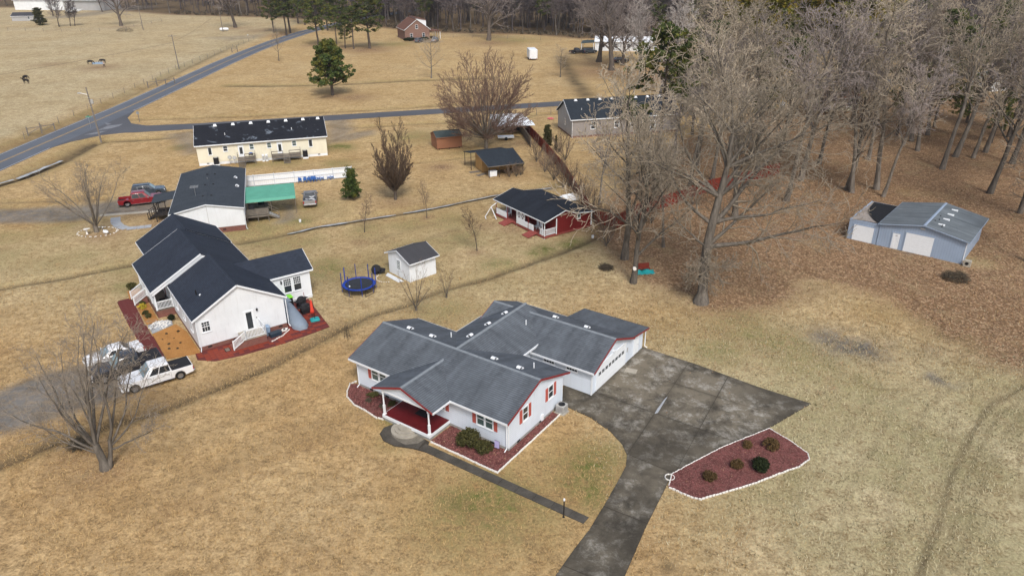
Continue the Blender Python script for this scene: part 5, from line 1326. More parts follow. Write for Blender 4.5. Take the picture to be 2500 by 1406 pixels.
# ---------------------------------------------------------------- sheds
sr_ = 0.741
S1 = thing('garden_shed', 'small white clapboard shed with a plain grey gable roof', 'shed', (-11.88, 77.59), sr_)
gable_walls(S1, 'wall', 0, 3.79, 0, 4.3, -0.05, 2.42, 3.28, 'u', 'shed_white')
gable_roof(S1, -0.22, 4.05, -0.45, 4.75, 2.42, 3.44, 'u', 'roof_shed', t=0.08)
window(S1, 0, 2.15, 0.95, -PI / 2, 0.62, 1.15, (3, 3), True, 'glass_green')
lap_boards(S1, 1.9, 0, 0.1, 2.3, 0, 3.78, 0.2, 'shed_white'); 
MB().box(3.79, 3.9, 1.2, 1.5, 0.2, 1.6).build('hanging_rack', M['black'], S1)
def sh(u, v, z=0):
    c, s = math.cos(sr_), math.sin(sr_)
    return (-11.88 + u * c - v * s, 77.59 + u * s + v * c, z)
br_ = thing('brown_shed', 'brown board garden shed with green-grey shingles on skids', 'shed', (-14.1, 137.44), 0.377)
gable_walls(br_, 'wall', 0, 5.0, 0, 3.9, 0.18, 2.38, 3.05, 'u', 'siding_brown')
gable_roof(br_, -0.12, 5.12, -0.2, 4.1, 2.36, 3.2, 'u', 'roof_green_grey', fascia='siding_brown', t=0.08)
for a in (0.5, 2.5, 4.5): MB().box(a - 0.1, a + 0.1, 0.1, 3.8, -0.05, 0.18).build('skid', M['dark_wood'], br_)
door(br_, 0, 2.0, 0.2, -PI / 2, 1.1, 1.8, 'siding_brown', None, 'siding_brown')
tr = 0.38
T = thing('lean_to_shed', 'raw plywood shed with black lean-to roofs on posts', 'shed', (-4.77, 121.94), tr)
MB().prof([(0.4, 0.1), (3.8, 0.1), (3.8, 2.7), (2.3, 3.0), (0.4, 2.5)], -0.1, 6.0, 'x').build('wall', M['siding_tan'], T)
for q in (1.5, 2.8): MB().box(-0.13, -0.1, q - 0.5, q + 0.5, 0.2, 2.1).build('door_leaf', M['siding_tan'], T)
s1 = MB().slab([(-0.3, -3.4, 2.0), (6.2, -3.4, 2.0), (6.45, 2.4, 3.2), (-0.55, 2.4, 3.2)], 0.08).build('roof_slope', M['roof_grey2'], T)
MB().beam((-0.32, -3.42, 1.95), (6.22, -3.42, 1.95), 0.04, 0.12).build('fascia', M['deck_wood'], s1); MB().beam((-0.33, -3.4, 1.94), (-0.57, 2.4, 3.14), 0.04, 0.1).build('rake_board', M['deck_wood'], s1)
MB().slab([(-1.5, 2.42, 3.12), (5.6, 2.42, 3.12), (5.6, 6.2, 2.45), (-1.5, 6.2, 2.45)], 0.08).build('roof_slope', M['roof_grey2'], T)
for a, b, z_ in ((-0.1, -3.2, 1.95), (1.7, -3.25, 1.95), (3.4, -3.25, 1.95), (6.0, -3.2, 1.95), (-1.3, 6.0, 2.4), (-1.3, 2.6, 3.0), (5.4, 6.0, 2.4), (2.0, 6.0, 2.4)): MB().bbox((a, b, -0.05), 0.1, 0.1, z_).build('post', M['dark_wood'], T)
def tl(u, v, z=0):
    c, s = math.cos(tr), math.sin(tr)
    return (-4.77 + u * c - v * s, 121.94 + u * s + v * c, z)
c_ = thing('chest_freezer', 'old white chest freezer under the black lean-to roof', 'freezer', tl(0.85, -2.3), tr)
MB().bbox((0, 0, 0.05), 1.3, 0.75, 0.8, 0, 0.04).build('body', M['white_paint'], c_); MB().bbox((0, 0, 0.86), 1.32, 0.78, 0.1, 0, 0.03).build('lid', M['white_paint'], c_)
for n_, (q, lab) in enumerate((((-1.2, 1.2), 'grey weathered boards lying beside the plywood shed door'), ((-0.7, -0.8), 'pale boards lying at the plywood shed corner'))):
    c_ = thing('board_pile', lab, 'boards', tl(*q), tr + 0.4 * n_)
    for k in range(4): MB().box(-0.9, 0.9, -0.4 + 0.2 * k, -0.22 + 0.2 * k, 0.0, 0.04 + 0.03 * (k % 2)).build('board', M['deck_wood'], c_)

# ---------------------------------------------------------------- red cabin
rr_ = -0.96
R_ = thing('red_cabin', 'dark red cabin with black roof and white-trimmed front porch', 'cabin', (4.35, 90.89), rr_)
MB().prof([(2.0, 0.3), (8.2, 0.3), (8.2, 2.2), (5.2, 2.6), (3.3, 3.36), (2.0, 2.95)], -11.5, -0.05, 'x').build('wall', M['siding_red'], R_)
def rs(Q): return MB().slab(Q, 0.1).build('roof_slope', M['roof_red'], R_)
rs([(-11.9, -0.18, 2.48), (0.3, -0.18, 2.48), (0.3, 3.3, 3.52), (-11.9, 3.3, 3.52)])
rs([(-11.9, 3.3, 3.52), (0.3, 3.3, 3.52), (0.3, 5.25, 2.76), (-11.9, 5.25, 2.76)])
rs([(-11.9, 5.25, 2.76), (0.3, 5.25, 2.76), (0.3, 8.4, 2.34), (-11.9, 8.4, 2.34)])
for a in (0.32, -11.92):
    t_ = MB()
    for (v0, z0), (v1, z1) in (((-0.2, 2.41), (3.3, 3.45)), ((3.3, 3.45), (5.25, 2.69)), ((5.25, 2.69), (8.4, 2.27))): t_.beam((a, v0, z0), (a, v1, z1), 0.05, 0.13)
    t_.build('rake_board', M['white_paint'], R_)
MB().beam((-11.9, -0.2, 2.41), (0.3, -0.2, 2.41), 0.05, 0.13).build('fascia', M['white_paint'], R_)
planks(R_, -11.6, 0.0, 0.0, 2.0, 0.36, 10, 'ramp_red', 'u', 0.06, 'porch_board')
MB().box(-11.6, 0, 0.0, 0.06, 0.08, 0.30).box(-0.06, 0, 0.06, 8.2, 0.1, 0.29).build('porch_skirt', M['ramp_red'], R_)
for k, a in enumerate((-11.5, -8.7, -6.4, -3.7, -0.55, -0.07)): MB().bbox((a, 0.07 if a != -0.55 else 0.07, -0.05), 0.11, 0.11, 2.45).build('porch_post', M['white_paint' if k in (2, 4, 5) else 'dark_red_trim'], R_)
for a, b in ((0.0, 2.02), (0.0, 8.15)): MB().box(-0.02, 0.03, b - 0.08, b + 0.08, 0.3, 2.5).build('corner_board', M['white_paint'], R_)
railing(R_, (-0.07, 0.15, 0.36), (-0.07, 1.95, 0.36), 0.9, 0.16, posts=False, bar=0.06)
railing(R_, (-1.2, 0.07, 0.36), (-0.12, 0.07, 0.36), 0.9, 0.16, posts=False, bar=0.06)
for a, b in ((-11.4, -8.8), (-6.3, -3.8), (-3.6, -2.5)):
    o = MB().box(a, b, 0.03, 0.09, 0.42, 1.25)
    for k in range(int((b - a) / 0.2)): o.box(a + 0.2 * k + 0.02, a + 0.2 * k + 0.16, 0.0, 0.03, 0.44, 1.22)
    o.build('porch_panel', M['white_paint'], R_)
for a in (-2.35, -8.0):
    rp = MB().slab([(a - 0.75, -1.5, 0.06), (a + 0.75, -1.5, 0.06), (a + 0.75, 0.0, 0.36), (a - 0.75, 0.0, 0.36)], 0.06).build('ramp', M['ramp_red'], R_)
    for k in range(6): MB().beam((a - 0.75, -1.4 + 0.25 * k, 0.085 + 0.05 * k), (a + 0.75, -1.4 + 0.25 * k, 0.085 + 0.05 * k), 0.02, 0.012).build('tread', M['dark_red_trim'], rp)
def xpanel(u, w_, z0, h_):
    """white cross-braced panel hung between the porch posts"""
    f = MB()
    for x in (u - w_ / 2 + 0.05, u + w_ / 2 - 0.05): f.box(x - 0.05, x + 0.05, 0.03, 0.09, z0, z0 + h_)
    for z_ in (z0 + 0.05, z0 + h_ - 0.05): f.box(u - w_ / 2 + 0.1, u + w_ / 2 - 0.1, 0.03, 0.09, z_ - 0.05, z_ + 0.05)
    f.beam((u - w_ / 2 + 0.08, 0.055, z0 + 0.08), (u + w_ / 2 - 0.08, 0.055, z0 + h_ - 0.08), 0.04, 0.1).beam((u + w_ / 2 - 0.08, 0.065, z0 + 0.08), (u - w_ / 2 + 0.08, 0.065, z0 + h_ - 0.08), 0.04, 0.1)
    f.build('cross_panel', M['white_paint'], R_)
xpanel(-5.85, 0.85, 1.27, 1.0); xpanel(-4.98, 0.85, 1.27, 1.0)
door(R_, -7.6, 2.0, 0.38, 0, 0.9, 2.0, 'siding_red', None, 'white_paint')
for a in (-10.2, -3.2): window(R_, a, 2.0, 1.2, 0, 0.8, 0.9, (2, 2), False)
window(R_, -0.05, 5.9, 1.75, PI / 2, 0.45, 0.5, (1, 1), False, 'glass_green')
def rl_(u, v, z=0):
    c, s = math.cos(rr_), math.sin(rr_)
    return (4.35 + u * c - v * s, 90.89 + u * s + v * c, z)
for n_, (a, b) in enumerate(((-10.6, 1.1), (-9.6, 1.0), (-3.1, 1.0), (-2.7, 1.2))):
    c_ = thing('porch_rocker', 'pale chair on the red cabin porch', 'chair', rl_(a, b, 0.36), rr_, 'chairs on the cabin porch')
    MB().bbox((0, 0, 0.35), 0.55, 0.55, 0.06).build('seat', M['white_paint'], c_); MB().bbox((0, 0.27, 0.41), 0.5, 0.06, 0.75).build('backrest', M['white_paint'], c_)
    for sx in (-1, 1):
        for sy in (-1, 1): MB().bbox((sx * 0.24, sy * 0.22, 0.02), 0.05, 0.05, 0.34).build('leg', M['white_paint'], c_)
c_ = thing('porch_swing_frame', 'white timber A-frame leaning at the open end of the red cabin porch', 'frame', rl_(-11.3, -0.75), rr_ + 0.2)
MB().beam((-0.9, -0.6, 0), (-0.15, -0.1, 1.55), 0.09, 0.09).beam((-0.15, -0.1, 1.55), (1.1, -0.3, 0.03), 0.09, 0.09).beam((-0.15, -0.1, 1.55), (0.3, 0.55, 2.1), 0.09, 0.09).build('timber', M['white_paint'], c_)
MB().beam((-0.9, -0.6, 0.05), (-0.1, -1.2, 0.05), 0.09, 0.09).build('timber', M['white_paint'], c_)
c_ = thing('covered_boat', 'white shrink-wrapped boat parked behind the red cabin', 'boat', (8.96, 106.52), 0.5)
c_.scale = (0.72, 0.72, 0.72)
MB().add([(-2.6, -1.0, 0.5), (2.0, -1.0, 0.5), (3.2, 0, 0.6), (2.0, 1.0, 0.5), (-2.6, 1.0, 0.5), (-2.4, -0.7, 1.2), (1.4, -0.6, 1.3), (2.4, 0, 0.95), (1.4, 0.6, 1.3), (-2.4, 0.7, 1.2), (-2.0, 0, 1.75), (0.6, 0, 1.8), (-2.4, -0.6, 0.1), (1.4, -0.5, 0.1), (2.2, 0, 0.2), (1.4, 0.5, 0.1), (-2.4, 0.6, 0.1)],
    [(0, 1, 6, 5), (1, 2, 7, 6), (2, 3, 8, 7), (3, 4, 9, 8), (4, 0, 5, 9), (5, 6, 11, 10), (6, 7, 11), (7, 8, 11), (8, 9, 10, 11), (9, 5, 10), (12, 13, 1, 0), (13, 14, 2, 1), (14, 15, 3, 2), (15, 16, 4, 3), (16, 12, 0, 4), (16, 15, 14, 13, 12)]).build('hull', M['white_paint'], c_)
MB().beam((-2.4, 0, 0.05), (3.6, 0, 0.05), 0.1, 0.1).build('trailer_bar', M['black'], c_)
fence('red_fence', 'tall dark red board fence running past the cabin into the woods', [(3.37, 151.74), (6.35, 136.18), (9.10, 120.19), (10.55, 105.44), (11.78, 96.73), (14.63, 95.11), (17.97, 99.37), (21.02, 101.96), (24.15, 104.67), (28.76, 108.89), (31.78, 111.30), (36.36, 114.22), (45.27, 120.25)], 2.4, 1.9, 'fence_red', 0.15, rails=3)
fence('board_fence', 'weathered grey board fence beside the white carport', [(-0.67, 165.27), (0.69, 160.30), (3.81, 139.07)], 2.4, 1.9, 'fence_wood', 0.15, rails=3)

# ---------------------------------------------------------------- blue-grey garage at the edge of the woods
BGO, BGR = (54.83, 81.83), -0.709
def bgl(u, v, z=0):
    c, s = math.cos(BGR), math.sin(BGR)
    return (BGO[0] + u * c - v * s, BGO[1] + u * s + v * c, z)
G2 = thing('blue_garage', 'blue-grey metal garage with white roller doors and weathered roof', 'garage', BGO, BGR)
gable_walls(G2, 'wall', -9.85, 0, 0, 10.4, -0.05, 2.82, 3.78, 'v', 'siding_garage')
gable_roof(G2, -10.05, 0.38, -0.3, 10.8, 2.95, 3.95, 'v', 'roof_bluegrey', fascia='siding_garage', t=0.1, ridge_light='siding_garage')
MB().box(-13.6, -9.86, 0.02, 9.4, -0.05, 2.62).build('annex_wall', M['siding_garage'], G2)
MB().box(-13.6, -9.9, 0.0, 0.06, 2.5, 2.76).box(-13.65, -13.56, 0.06, 9.4, 2.5, 2.70).box(-13.56, -9.9, 9.34, 9.4, 2.5, 2.66).build('parapet', M['siding_garage'], G2)
MB().box(-13.5, -9.9, 0.08, 9.3, 2.60, 2.64).build('roof_deck', M['bare_ply'], G2)
MB().add([(-12.6, 9.3, 2.66), (-9.95, 9.3, 2.67), (-9.95, 1.2, 2.67), (-10.3, 0.7, 2.70), (-10.9, 1.3, 2.80), (-11.6, 2.4, 2.86), (-12.3, 3.6, 2.82), (-12.7, 4.6, 2.95), (-13.0, 6.4, 2.78), (-13.3, 9.3, 2.66)], [tuple(range(9, -1, -1))]).build('torn_membrane', M['tar_paper'], G2)
MB().slab([(-13.3, 0.12, 2.67), (-10.0, 0.12, 2.67), (-10.1, 0.7, 2.68), (-11.2, 0.45, 2.70), (-12.4, 0.5, 2.67)], 0.02).build('torn_membrane', M['tar_paper'], G2)
def roller(u, w_, h_):
    o = MB().box(u - w_ / 2, u + w_ / 2, -0.03, 0.02, 0, h_)
    n = int(h_ / 0.3)
    for k in range(n): o.box(u - w_ / 2, u + w_ / 2, -0.045, -0.03, h_ * k / n + 0.01, h_ * (k + 1) / n - 0.01)
    o.build('roller_door', M['white_paint'], G2)
    MB().box(u - w_ / 2 - 0.08, u - w_ / 2, -0.06, 0.02, 0, h_ + 0.08).box(u + w_ / 2, u + w_ / 2 + 0.08, -0.06, 0.02, 0, h_ + 0.08).box(u - w_ / 2, u + w_ / 2, -0.06, 0.02, h_, h_ + 0.08).build('door_frame', M['siding_garage'], G2)
roller(-11.68, 2.5, 2.12); roller(-5.05, 3.2, 2.5)
door(G2, -7.7, 0, 0.02, 0, 0.88, 2.08, 'white_paint', None, 'siding_garage')
MB().box(-7.82, -7.58, -0.06, -0.03, 1.75, 1.85).build('door_plate', M['grey_box'], G2)
for v_ in (2.0, 4.5, 6.8, 9.0): MB().bbox((-3.4, v_, 3.58), 0.75, 0.3, 0.2).build('ridge_vent', M['white_paint'], G2)
for a, b in ((-4.3, 2.6), (-4.0, 3.4), (-4.2, 5.0), (-3.2, 1.3)): MB().tube([(a, b, 3.6), (a, b, 3.95)], 0.06, 6).build('vent_pipe', M['black'], G2)
downspout(G2, 0.08, -0.02, 2.8, (0.15, -0.15)); MB().tube([(-9.8, -0.05, 2.7), (-9.8, -0.05, 0.1)], 0.035, 6).build('downspout', M['siding_garage'], G2)
MB().bbox((-4.95, -0.06, 3.3), 0.5, 0.12, 0.18).build('flood_lamp', M['grey_box'], G2)
c_ = thing('air_conditioner', 'small beige condenser at the blue-grey garage corner', 'air conditioner', bgl(0.65, -0.25), BGR)
MB().bbox((0, 0, 0), 0.8, 0.6, 0.75).build('cabinet', M['concrete_pale'], c_); MB(Matrix.Translation((0, -0.31, 0.4)) @ Matrix.Rotation(PI / 2, 4, 'X')).lathe([(0.02, 0.0), (0.2, 0.01), (0.2, 0.0)], 12).build('fan_guard', M['black'], c_)
c_ = thing('white_lean_shed', 'white sheet-roofed lean-to standing behind the blue-grey garage', 'shed', bgl(-8.0, 11.2), BGR)
MB().box(-1.5, 1.5, 0, 0.1, 0, 2.75).box(-1.55, 1.55, -0.02, 0.12, 2.75, 2.82).build('sheet', M['white_paint'], c_)

# ---------------------------------------------------------------- grey house beyond the red fence
Gy = thing('grey_house', 'pale grey house with dark slate roof beyond the red fence', 'house', (12.21, 146.29), 0.228)
gable_walls(Gy, 'wall', 0, 22.8, 0, 9.76, 0.35, 3.6, 6.4, 'u', 'siding_grey')
MB().box(0.03, 22.77, 0.03, 9.73, -0.1, 0.35).build('foundation', M['brick_pale'], Gy)
gable_roof(Gy, -0.4, 23.2, -0.4, 10.1, 3.68, 6.75, 'u', 'roof_grey2')
MB().box(0.02, 22.78, -0.03, 0.0, 0.36, 3.5).build('rear_cladding', M['taupe'], Gy)
for a in (4.5, 9.5, 13.0): window(Gy, a, -0.03, 1.6, 0, 0.9, 1.3, (1, 1), True)
window(Gy, 0, 4.6, 1.8, -PI / 2, 0.6, 1.1, (1, 1), True)
door(Gy, 17.4, -0.03, 0.4, 0, 1.0, 2.1, 'white_paint', (0.5, 1.9))
downspout(Gy, 0.05, -0.1, 3.4)
for k in range(8): roof_vent(Gy, 2.0 + 2.6 * k, 4.4, 6.55, PI / 2, s=1.25)
vent_pipe(Gy, 2.6, 2.0, 4.9, 0.5)
c_ = thing('grill', 'dark barbecue grill behind the pale grey house', 'grill', (12.21 + 14.6, 146.29 + 2.2), 0.2)
MB().bbox((0, 0, 0.5), 1.1, 0.6, 0.3).build('firebox', M['black'], c_); MB().ball((0, 0, 0.8), (0.5, 0.3, 0.25), 10, 6).build('lid', M['black'], c_, True)
for sx in (-1, 1): MB().bbox((sx * 0.4, 0, 0), 0.06, 0.5, 0.5).build('leg', M['black'], c_)
c_ = thing('pool_toy', 'flat pink plastic toy lying on the grass by the grey house', 'toy', (8.85, 163.72), 0.3)
MB().lathe([(0.5, 0), (0.75, 0.1), (0.75, 0.2), (0.5, 0.25), (0.45, 0.12)], 14, cap=False).build('ring', M['pink'], c_, True); MB().lathe([(0.46, 0.05), (0.05, 0.06)], 14).build('floor', M['pink'], c_)

# ---------------------------------------------------------------- carport and clutter beside the round maple
C_ = thing('carport', 'white-roofed low carport behind the round bare maple', 'carport', (-3.52, 146.41), 0.1)
for k in range(3): MB().slab([(0.0, 1.0 + 3.4 * k, 2.2), (8.6 - 0.6 * k, 1.0 + 3.4 * k, 2.2), (8.2 - 0.6 * k, 4.1 + 3.4 * k, 2.5), (0.2, 4.1 + 3.4 * k, 2.5)], 0.08).build('roof_sheet', M['white_paint'], C_)
for a in (0.3, 4.0, 7.4):
    for b in (1.2, 6.0, 10.4): MB().bbox((a, b, -0.05), 0.1, 0.1, 2.25).build('post', M['dark_wood'], C_)
MB().box(0.3, 7.8, 5.9, 6.0, 0.0, 2.2).build('back_wall', M['dark_wood'], C_)
c_ = thing('small_trailer', 'low white-decked utility trailer parked under the carport edge', 'trailer', (-1.03, 145.33), 0.1)
MB().bbox((0, 0, 0.45), 3.2, 1.5, 0.25).build('deck', M['white_paint'], c_); MB().beam((1.6, 0, 0.45), (2.9, 0, 0.35), 0.1, 0.1).build('tow_bar', M['black'], c_)
for sy in (-1, 1): MB(Matrix.Translation((0, sy * 0.8, 0.32)) @ Matrix.Rotation(PI / 2, 4, 'X')).lathe([(0.2, -0.1), (0.32, -0.09), (0.32, 0.09), (0.2, 0.1)], 14).build('wheel', M['rubber'], c_)

# ---------------------------------------------------------------- far houses
Fb = thing('brick_house', 'far brick cape house with brown roof, white dormer and carport', 'house', (-42.15, 308.37), 0.355)
gable_walls(Fb, 'wall', 0, 10.1, 0, 14, 0, 4.15, 7.75, 'v', 'brick_pale')
gable_roof(Fb, -0.4, 10.5, -0.35, 14.4, 4.0, 7.95, 'v', 'roof_brown')
MB().prof([(5.2, 5.0), (9.6, 4.4), (9.6, 7.35), (5.2, 8.15)], 3.0, 14.0, 'y').build('dormer_wall', M['white_paint'], Fb)
MB().slab([(9.9, 2.7, 7.3), (9.9, 14.3, 7.3), (4.9, 14.3, 8.35), (4.9, 2.7, 8.35)], 0.15).build('dormer_roof', M['roof_brown'], Fb)
for a, z_ in ((2.6, 1.2), (7.6, 1.2), (4.9, 4.4)): window(Fb, a, 0, z_, 0, 0.9, 1.4, (1, 1), True)
MB().slab([(10.0, 1.0, 3.4), (15.0, 1.0, 3.0), (15.0, 9.0, 3.0), (10.0, 9.0, 3.4)], 0.2).build('carport_roof', M['roof_brown'], Fb)
for b in (1.2, 5, 8.8): MB().bbox((14.8, b, 0), 0.2, 0.2, 2.9).build('carport_post', M['white_paint'], Fb)
Fm = thing('mobile_home', 'long white mobile home behind the big bare oaks', 'house', (25.5, 276.0), -0.17)
gable_walls(Fm, 'wall', 5, 27, 0, 8, 0, 3.1, 4.2, 'u', 'siding_white')
gable_roof(Fm, 4.7, 27.3, -0.4, 8.4, 3.2, 4.6, 'u', 'roof_shed' if False else 'white_paint', t=0.12)
for a in (8, 12.5, 17, 22, 25): window(Fm, a, 0, 1.2, 0, 1.0, 1.3, (1, 1), True)
MB().slab([(0, -1.0, 2.7), (4.8, -1.0, 3.0), (4.8, 7.0, 3.0), (0, 7.0, 2.7)], 0.15).build('carport_roof', M['roof_green_grey'], Fm)
for a, b in ((0.2, -0.8), (0.2, 6.8), (4.6, -0.8)): MB().bbox((a, b, 0), 0.2, 0.2, 2.75).build('carport_post', M['white_paint'], Fm)
Fr_ = thing('far_barn', 'long pale grey metal barn across the pasture', 'barn', (-300, 474), -0.16)
gable_walls(Fr_, 'wall', 0, 33, 0, 16, 0, 5.5, 8.5, 'u', 'siding_white')
gable_roof(Fr_, -0.5, 60, -0.5, 16.5, 5.6, 8.8, 'u', 'roof_bluegrey')
MB().box(33, 59.5, 0.5, 15.5, 0, 5.4).build('wall', M['siding_grey'], Fr_)
MB().box(12, 19, -0.1, 0, 0, 4.2).build('barn_door', M['white_paint'], Fr_)
for q, lab, s_ in (((-251.80, 402.79), 'low dark grey shed with pale tarps by the pasture fence', 1), ((76.09, 169.85), 'low tan cottage half hidden in the woods', 2), ((128.17, 193.55), 'white outbuilding half hidden behind the leaning trees', 3)):
    o = thing('far_shed', lab, 'shed', q, 0.1 * s_)
    w_, d_, h_ = ((12, 6, 2.4), (9, 7, 3.0), (9, 6, 3.2))[s_ - 1]
    gable_walls(o, 'wall', -w_ / 2, w_ / 2, 0, d_, 0, h_, h_ + 1.3, 'u', ('siding_grey', 'siding_tan' if False else 'siding_yellow', 'siding_white')[s_ - 1])
    gable_roof(o, -w_ / 2 - 0.3, w_ / 2 + 0.3, -0.4, d_ + 0.4, h_, h_ + 1.6, 'u', ('roof_shed', 'roof_brown', 'roof_bluegrey')[s_ - 1])
    window(o, w_ * 0.2, 0, 1.0, 0, 1.0, 1.2, (1, 1), True)
o = thing('cargo_trailer', 'white enclosed cargo trailer standing alone on the lawn', 'trailer', (7.3, 255.5), 0.12)
MB().bbox((0, 0, 0.5), 2.7, 6.2, 2.9, 0, 0.12).build('body', M['white_paint'], o)
MB().box(-1.2, 1.2, -3.13, -3.1, 0.6, 3.2).build('rear_door', M['siding_white'], o)
for sx in (-1, 1):
    for sy in (-0.5, 0.5): MB(Matrix.Translation((sx * 1.25, sy, 0.36)) @ Matrix.Rotation(PI / 2, 4, 'Y')).lathe([(0.2, -0.12), (0.36, -0.11), (0.36, 0.11), (0.2, 0.12)], 14).build('wheel', M['rubber'], o)
for sx in (-1, 1): MB().box(sx * 1.05 - 0.1, sx * 1.05 + 0.1, -3.15, -3.12, 0.5, 0.7).build('taillight', M['lamp_red'], o)

# ---------------------------------------------------------------- vehicles (x forward)
def rounded(mb, mat, name, parent, off=0.05, seg=2, ang=30):
    me = mb.mesh(name, mat)
    bm = bmesh.new(); bm.from_mesh(me)
    ed = [e for e in bm.edges if len(e.link_faces) == 2 and e.calc_face_angle(0) > math.radians(ang)]
    bmesh.ops.bevel(bm, geom=ed, offset=off, segments=seg, affect='EDGES', clamp_overlap=True)
    bm.to_mesh(me); bm.free()
    me.polygons.foreach_set('use_smooth', [True] * len(me.polygons))
    try: me.set_sharp_from_angle(angle=math.radians(40))
    except Exception: pass
    return link(name, me, parent)
WHEEL = {}
def wheel(p, x, y, r, w, side):
    if (r, w) not in WHEEL:
        Mx = Matrix.Rotation(PI / 2, 4, 'X')
        ty = MB(Mx).lathe([(r * 0.62, -w / 2), (r * 0.9, -w / 2), (r, -w * 0.36), (r, w * 0.36), (r * 0.9, w / 2), (r * 0.62, w / 2)], 20, cap=False).mesh('tyre', M['rubber'])
        rm = MB(Mx).lathe([(0.04, w * 0.52), (r * 0.16, w * 0.53), (r * 0.2, w * 0.46), (r * 0.60, w * 0.44), (r * 0.64, w * 0.54), (r * 0.66, w * 0.3), (r * 0.6, -w * 0.5), (0.04, -w * 0.5)], 20)
        for k in range(6):
            a = PI * k / 3
            rm.add([(r * 0.12 * math.cos(a + 1.2), -w * 0.53, r * 0.12 * math.sin(a + 1.2)), (r * 0.62 * math.cos(a + 0.22), -w * 0.53, r * 0.62 * math.sin(a + 0.22)), (r * 0.62 * math.cos(a - 0.22), -w * 0.53, r * 0.62 * math.sin(a - 0.22)), (r * 0.12 * math.cos(a - 1.2), -w * 0.53, r * 0.12 * math.sin(a - 1.2))], [(0, 1, 2, 3)])
        WHEEL[(r, w)] = (ty, rm.mesh('rim', M['rim']))
    o = link('wheel', WHEEL[(r, w)][0], p, (x, y, r), 0 if side < 0 else PI)
    link('rim', WHEEL[(r, w)][1], o)
def quadlerp(Q, s, t):
    a, b, c, d = [Vector(q) for q in Q]
    return (a * (1 - s) + b * s) * (1 - t) + (d * (1 - s) + c * s) * t
def pane_on(Q, s0, s1, t0, t1, mat, name, p, off=0.012):
    n = (Vector(Q[1]) - Vector(Q[0])).cross(Vector(Q[3]) - Vector(Q[0])).normalized() * off
    pts = [quadlerp(Q, s0, t0) + n, quadlerp(Q, s1, t0) + n, quadlerp(Q, s1, t1) + n, quadlerp(Q, s0, t1) + n]
    back = [q - n * 2.2 for q in pts]
    return MB().add([tuple(q) for q in pts + back], [(0, 1, 2, 3), (7, 6, 5, 4), (0, 4, 5, 1), (1, 5, 6, 2), (2, 6, 7, 3), (3, 7, 4, 0)]).build(name, M[mat], p)
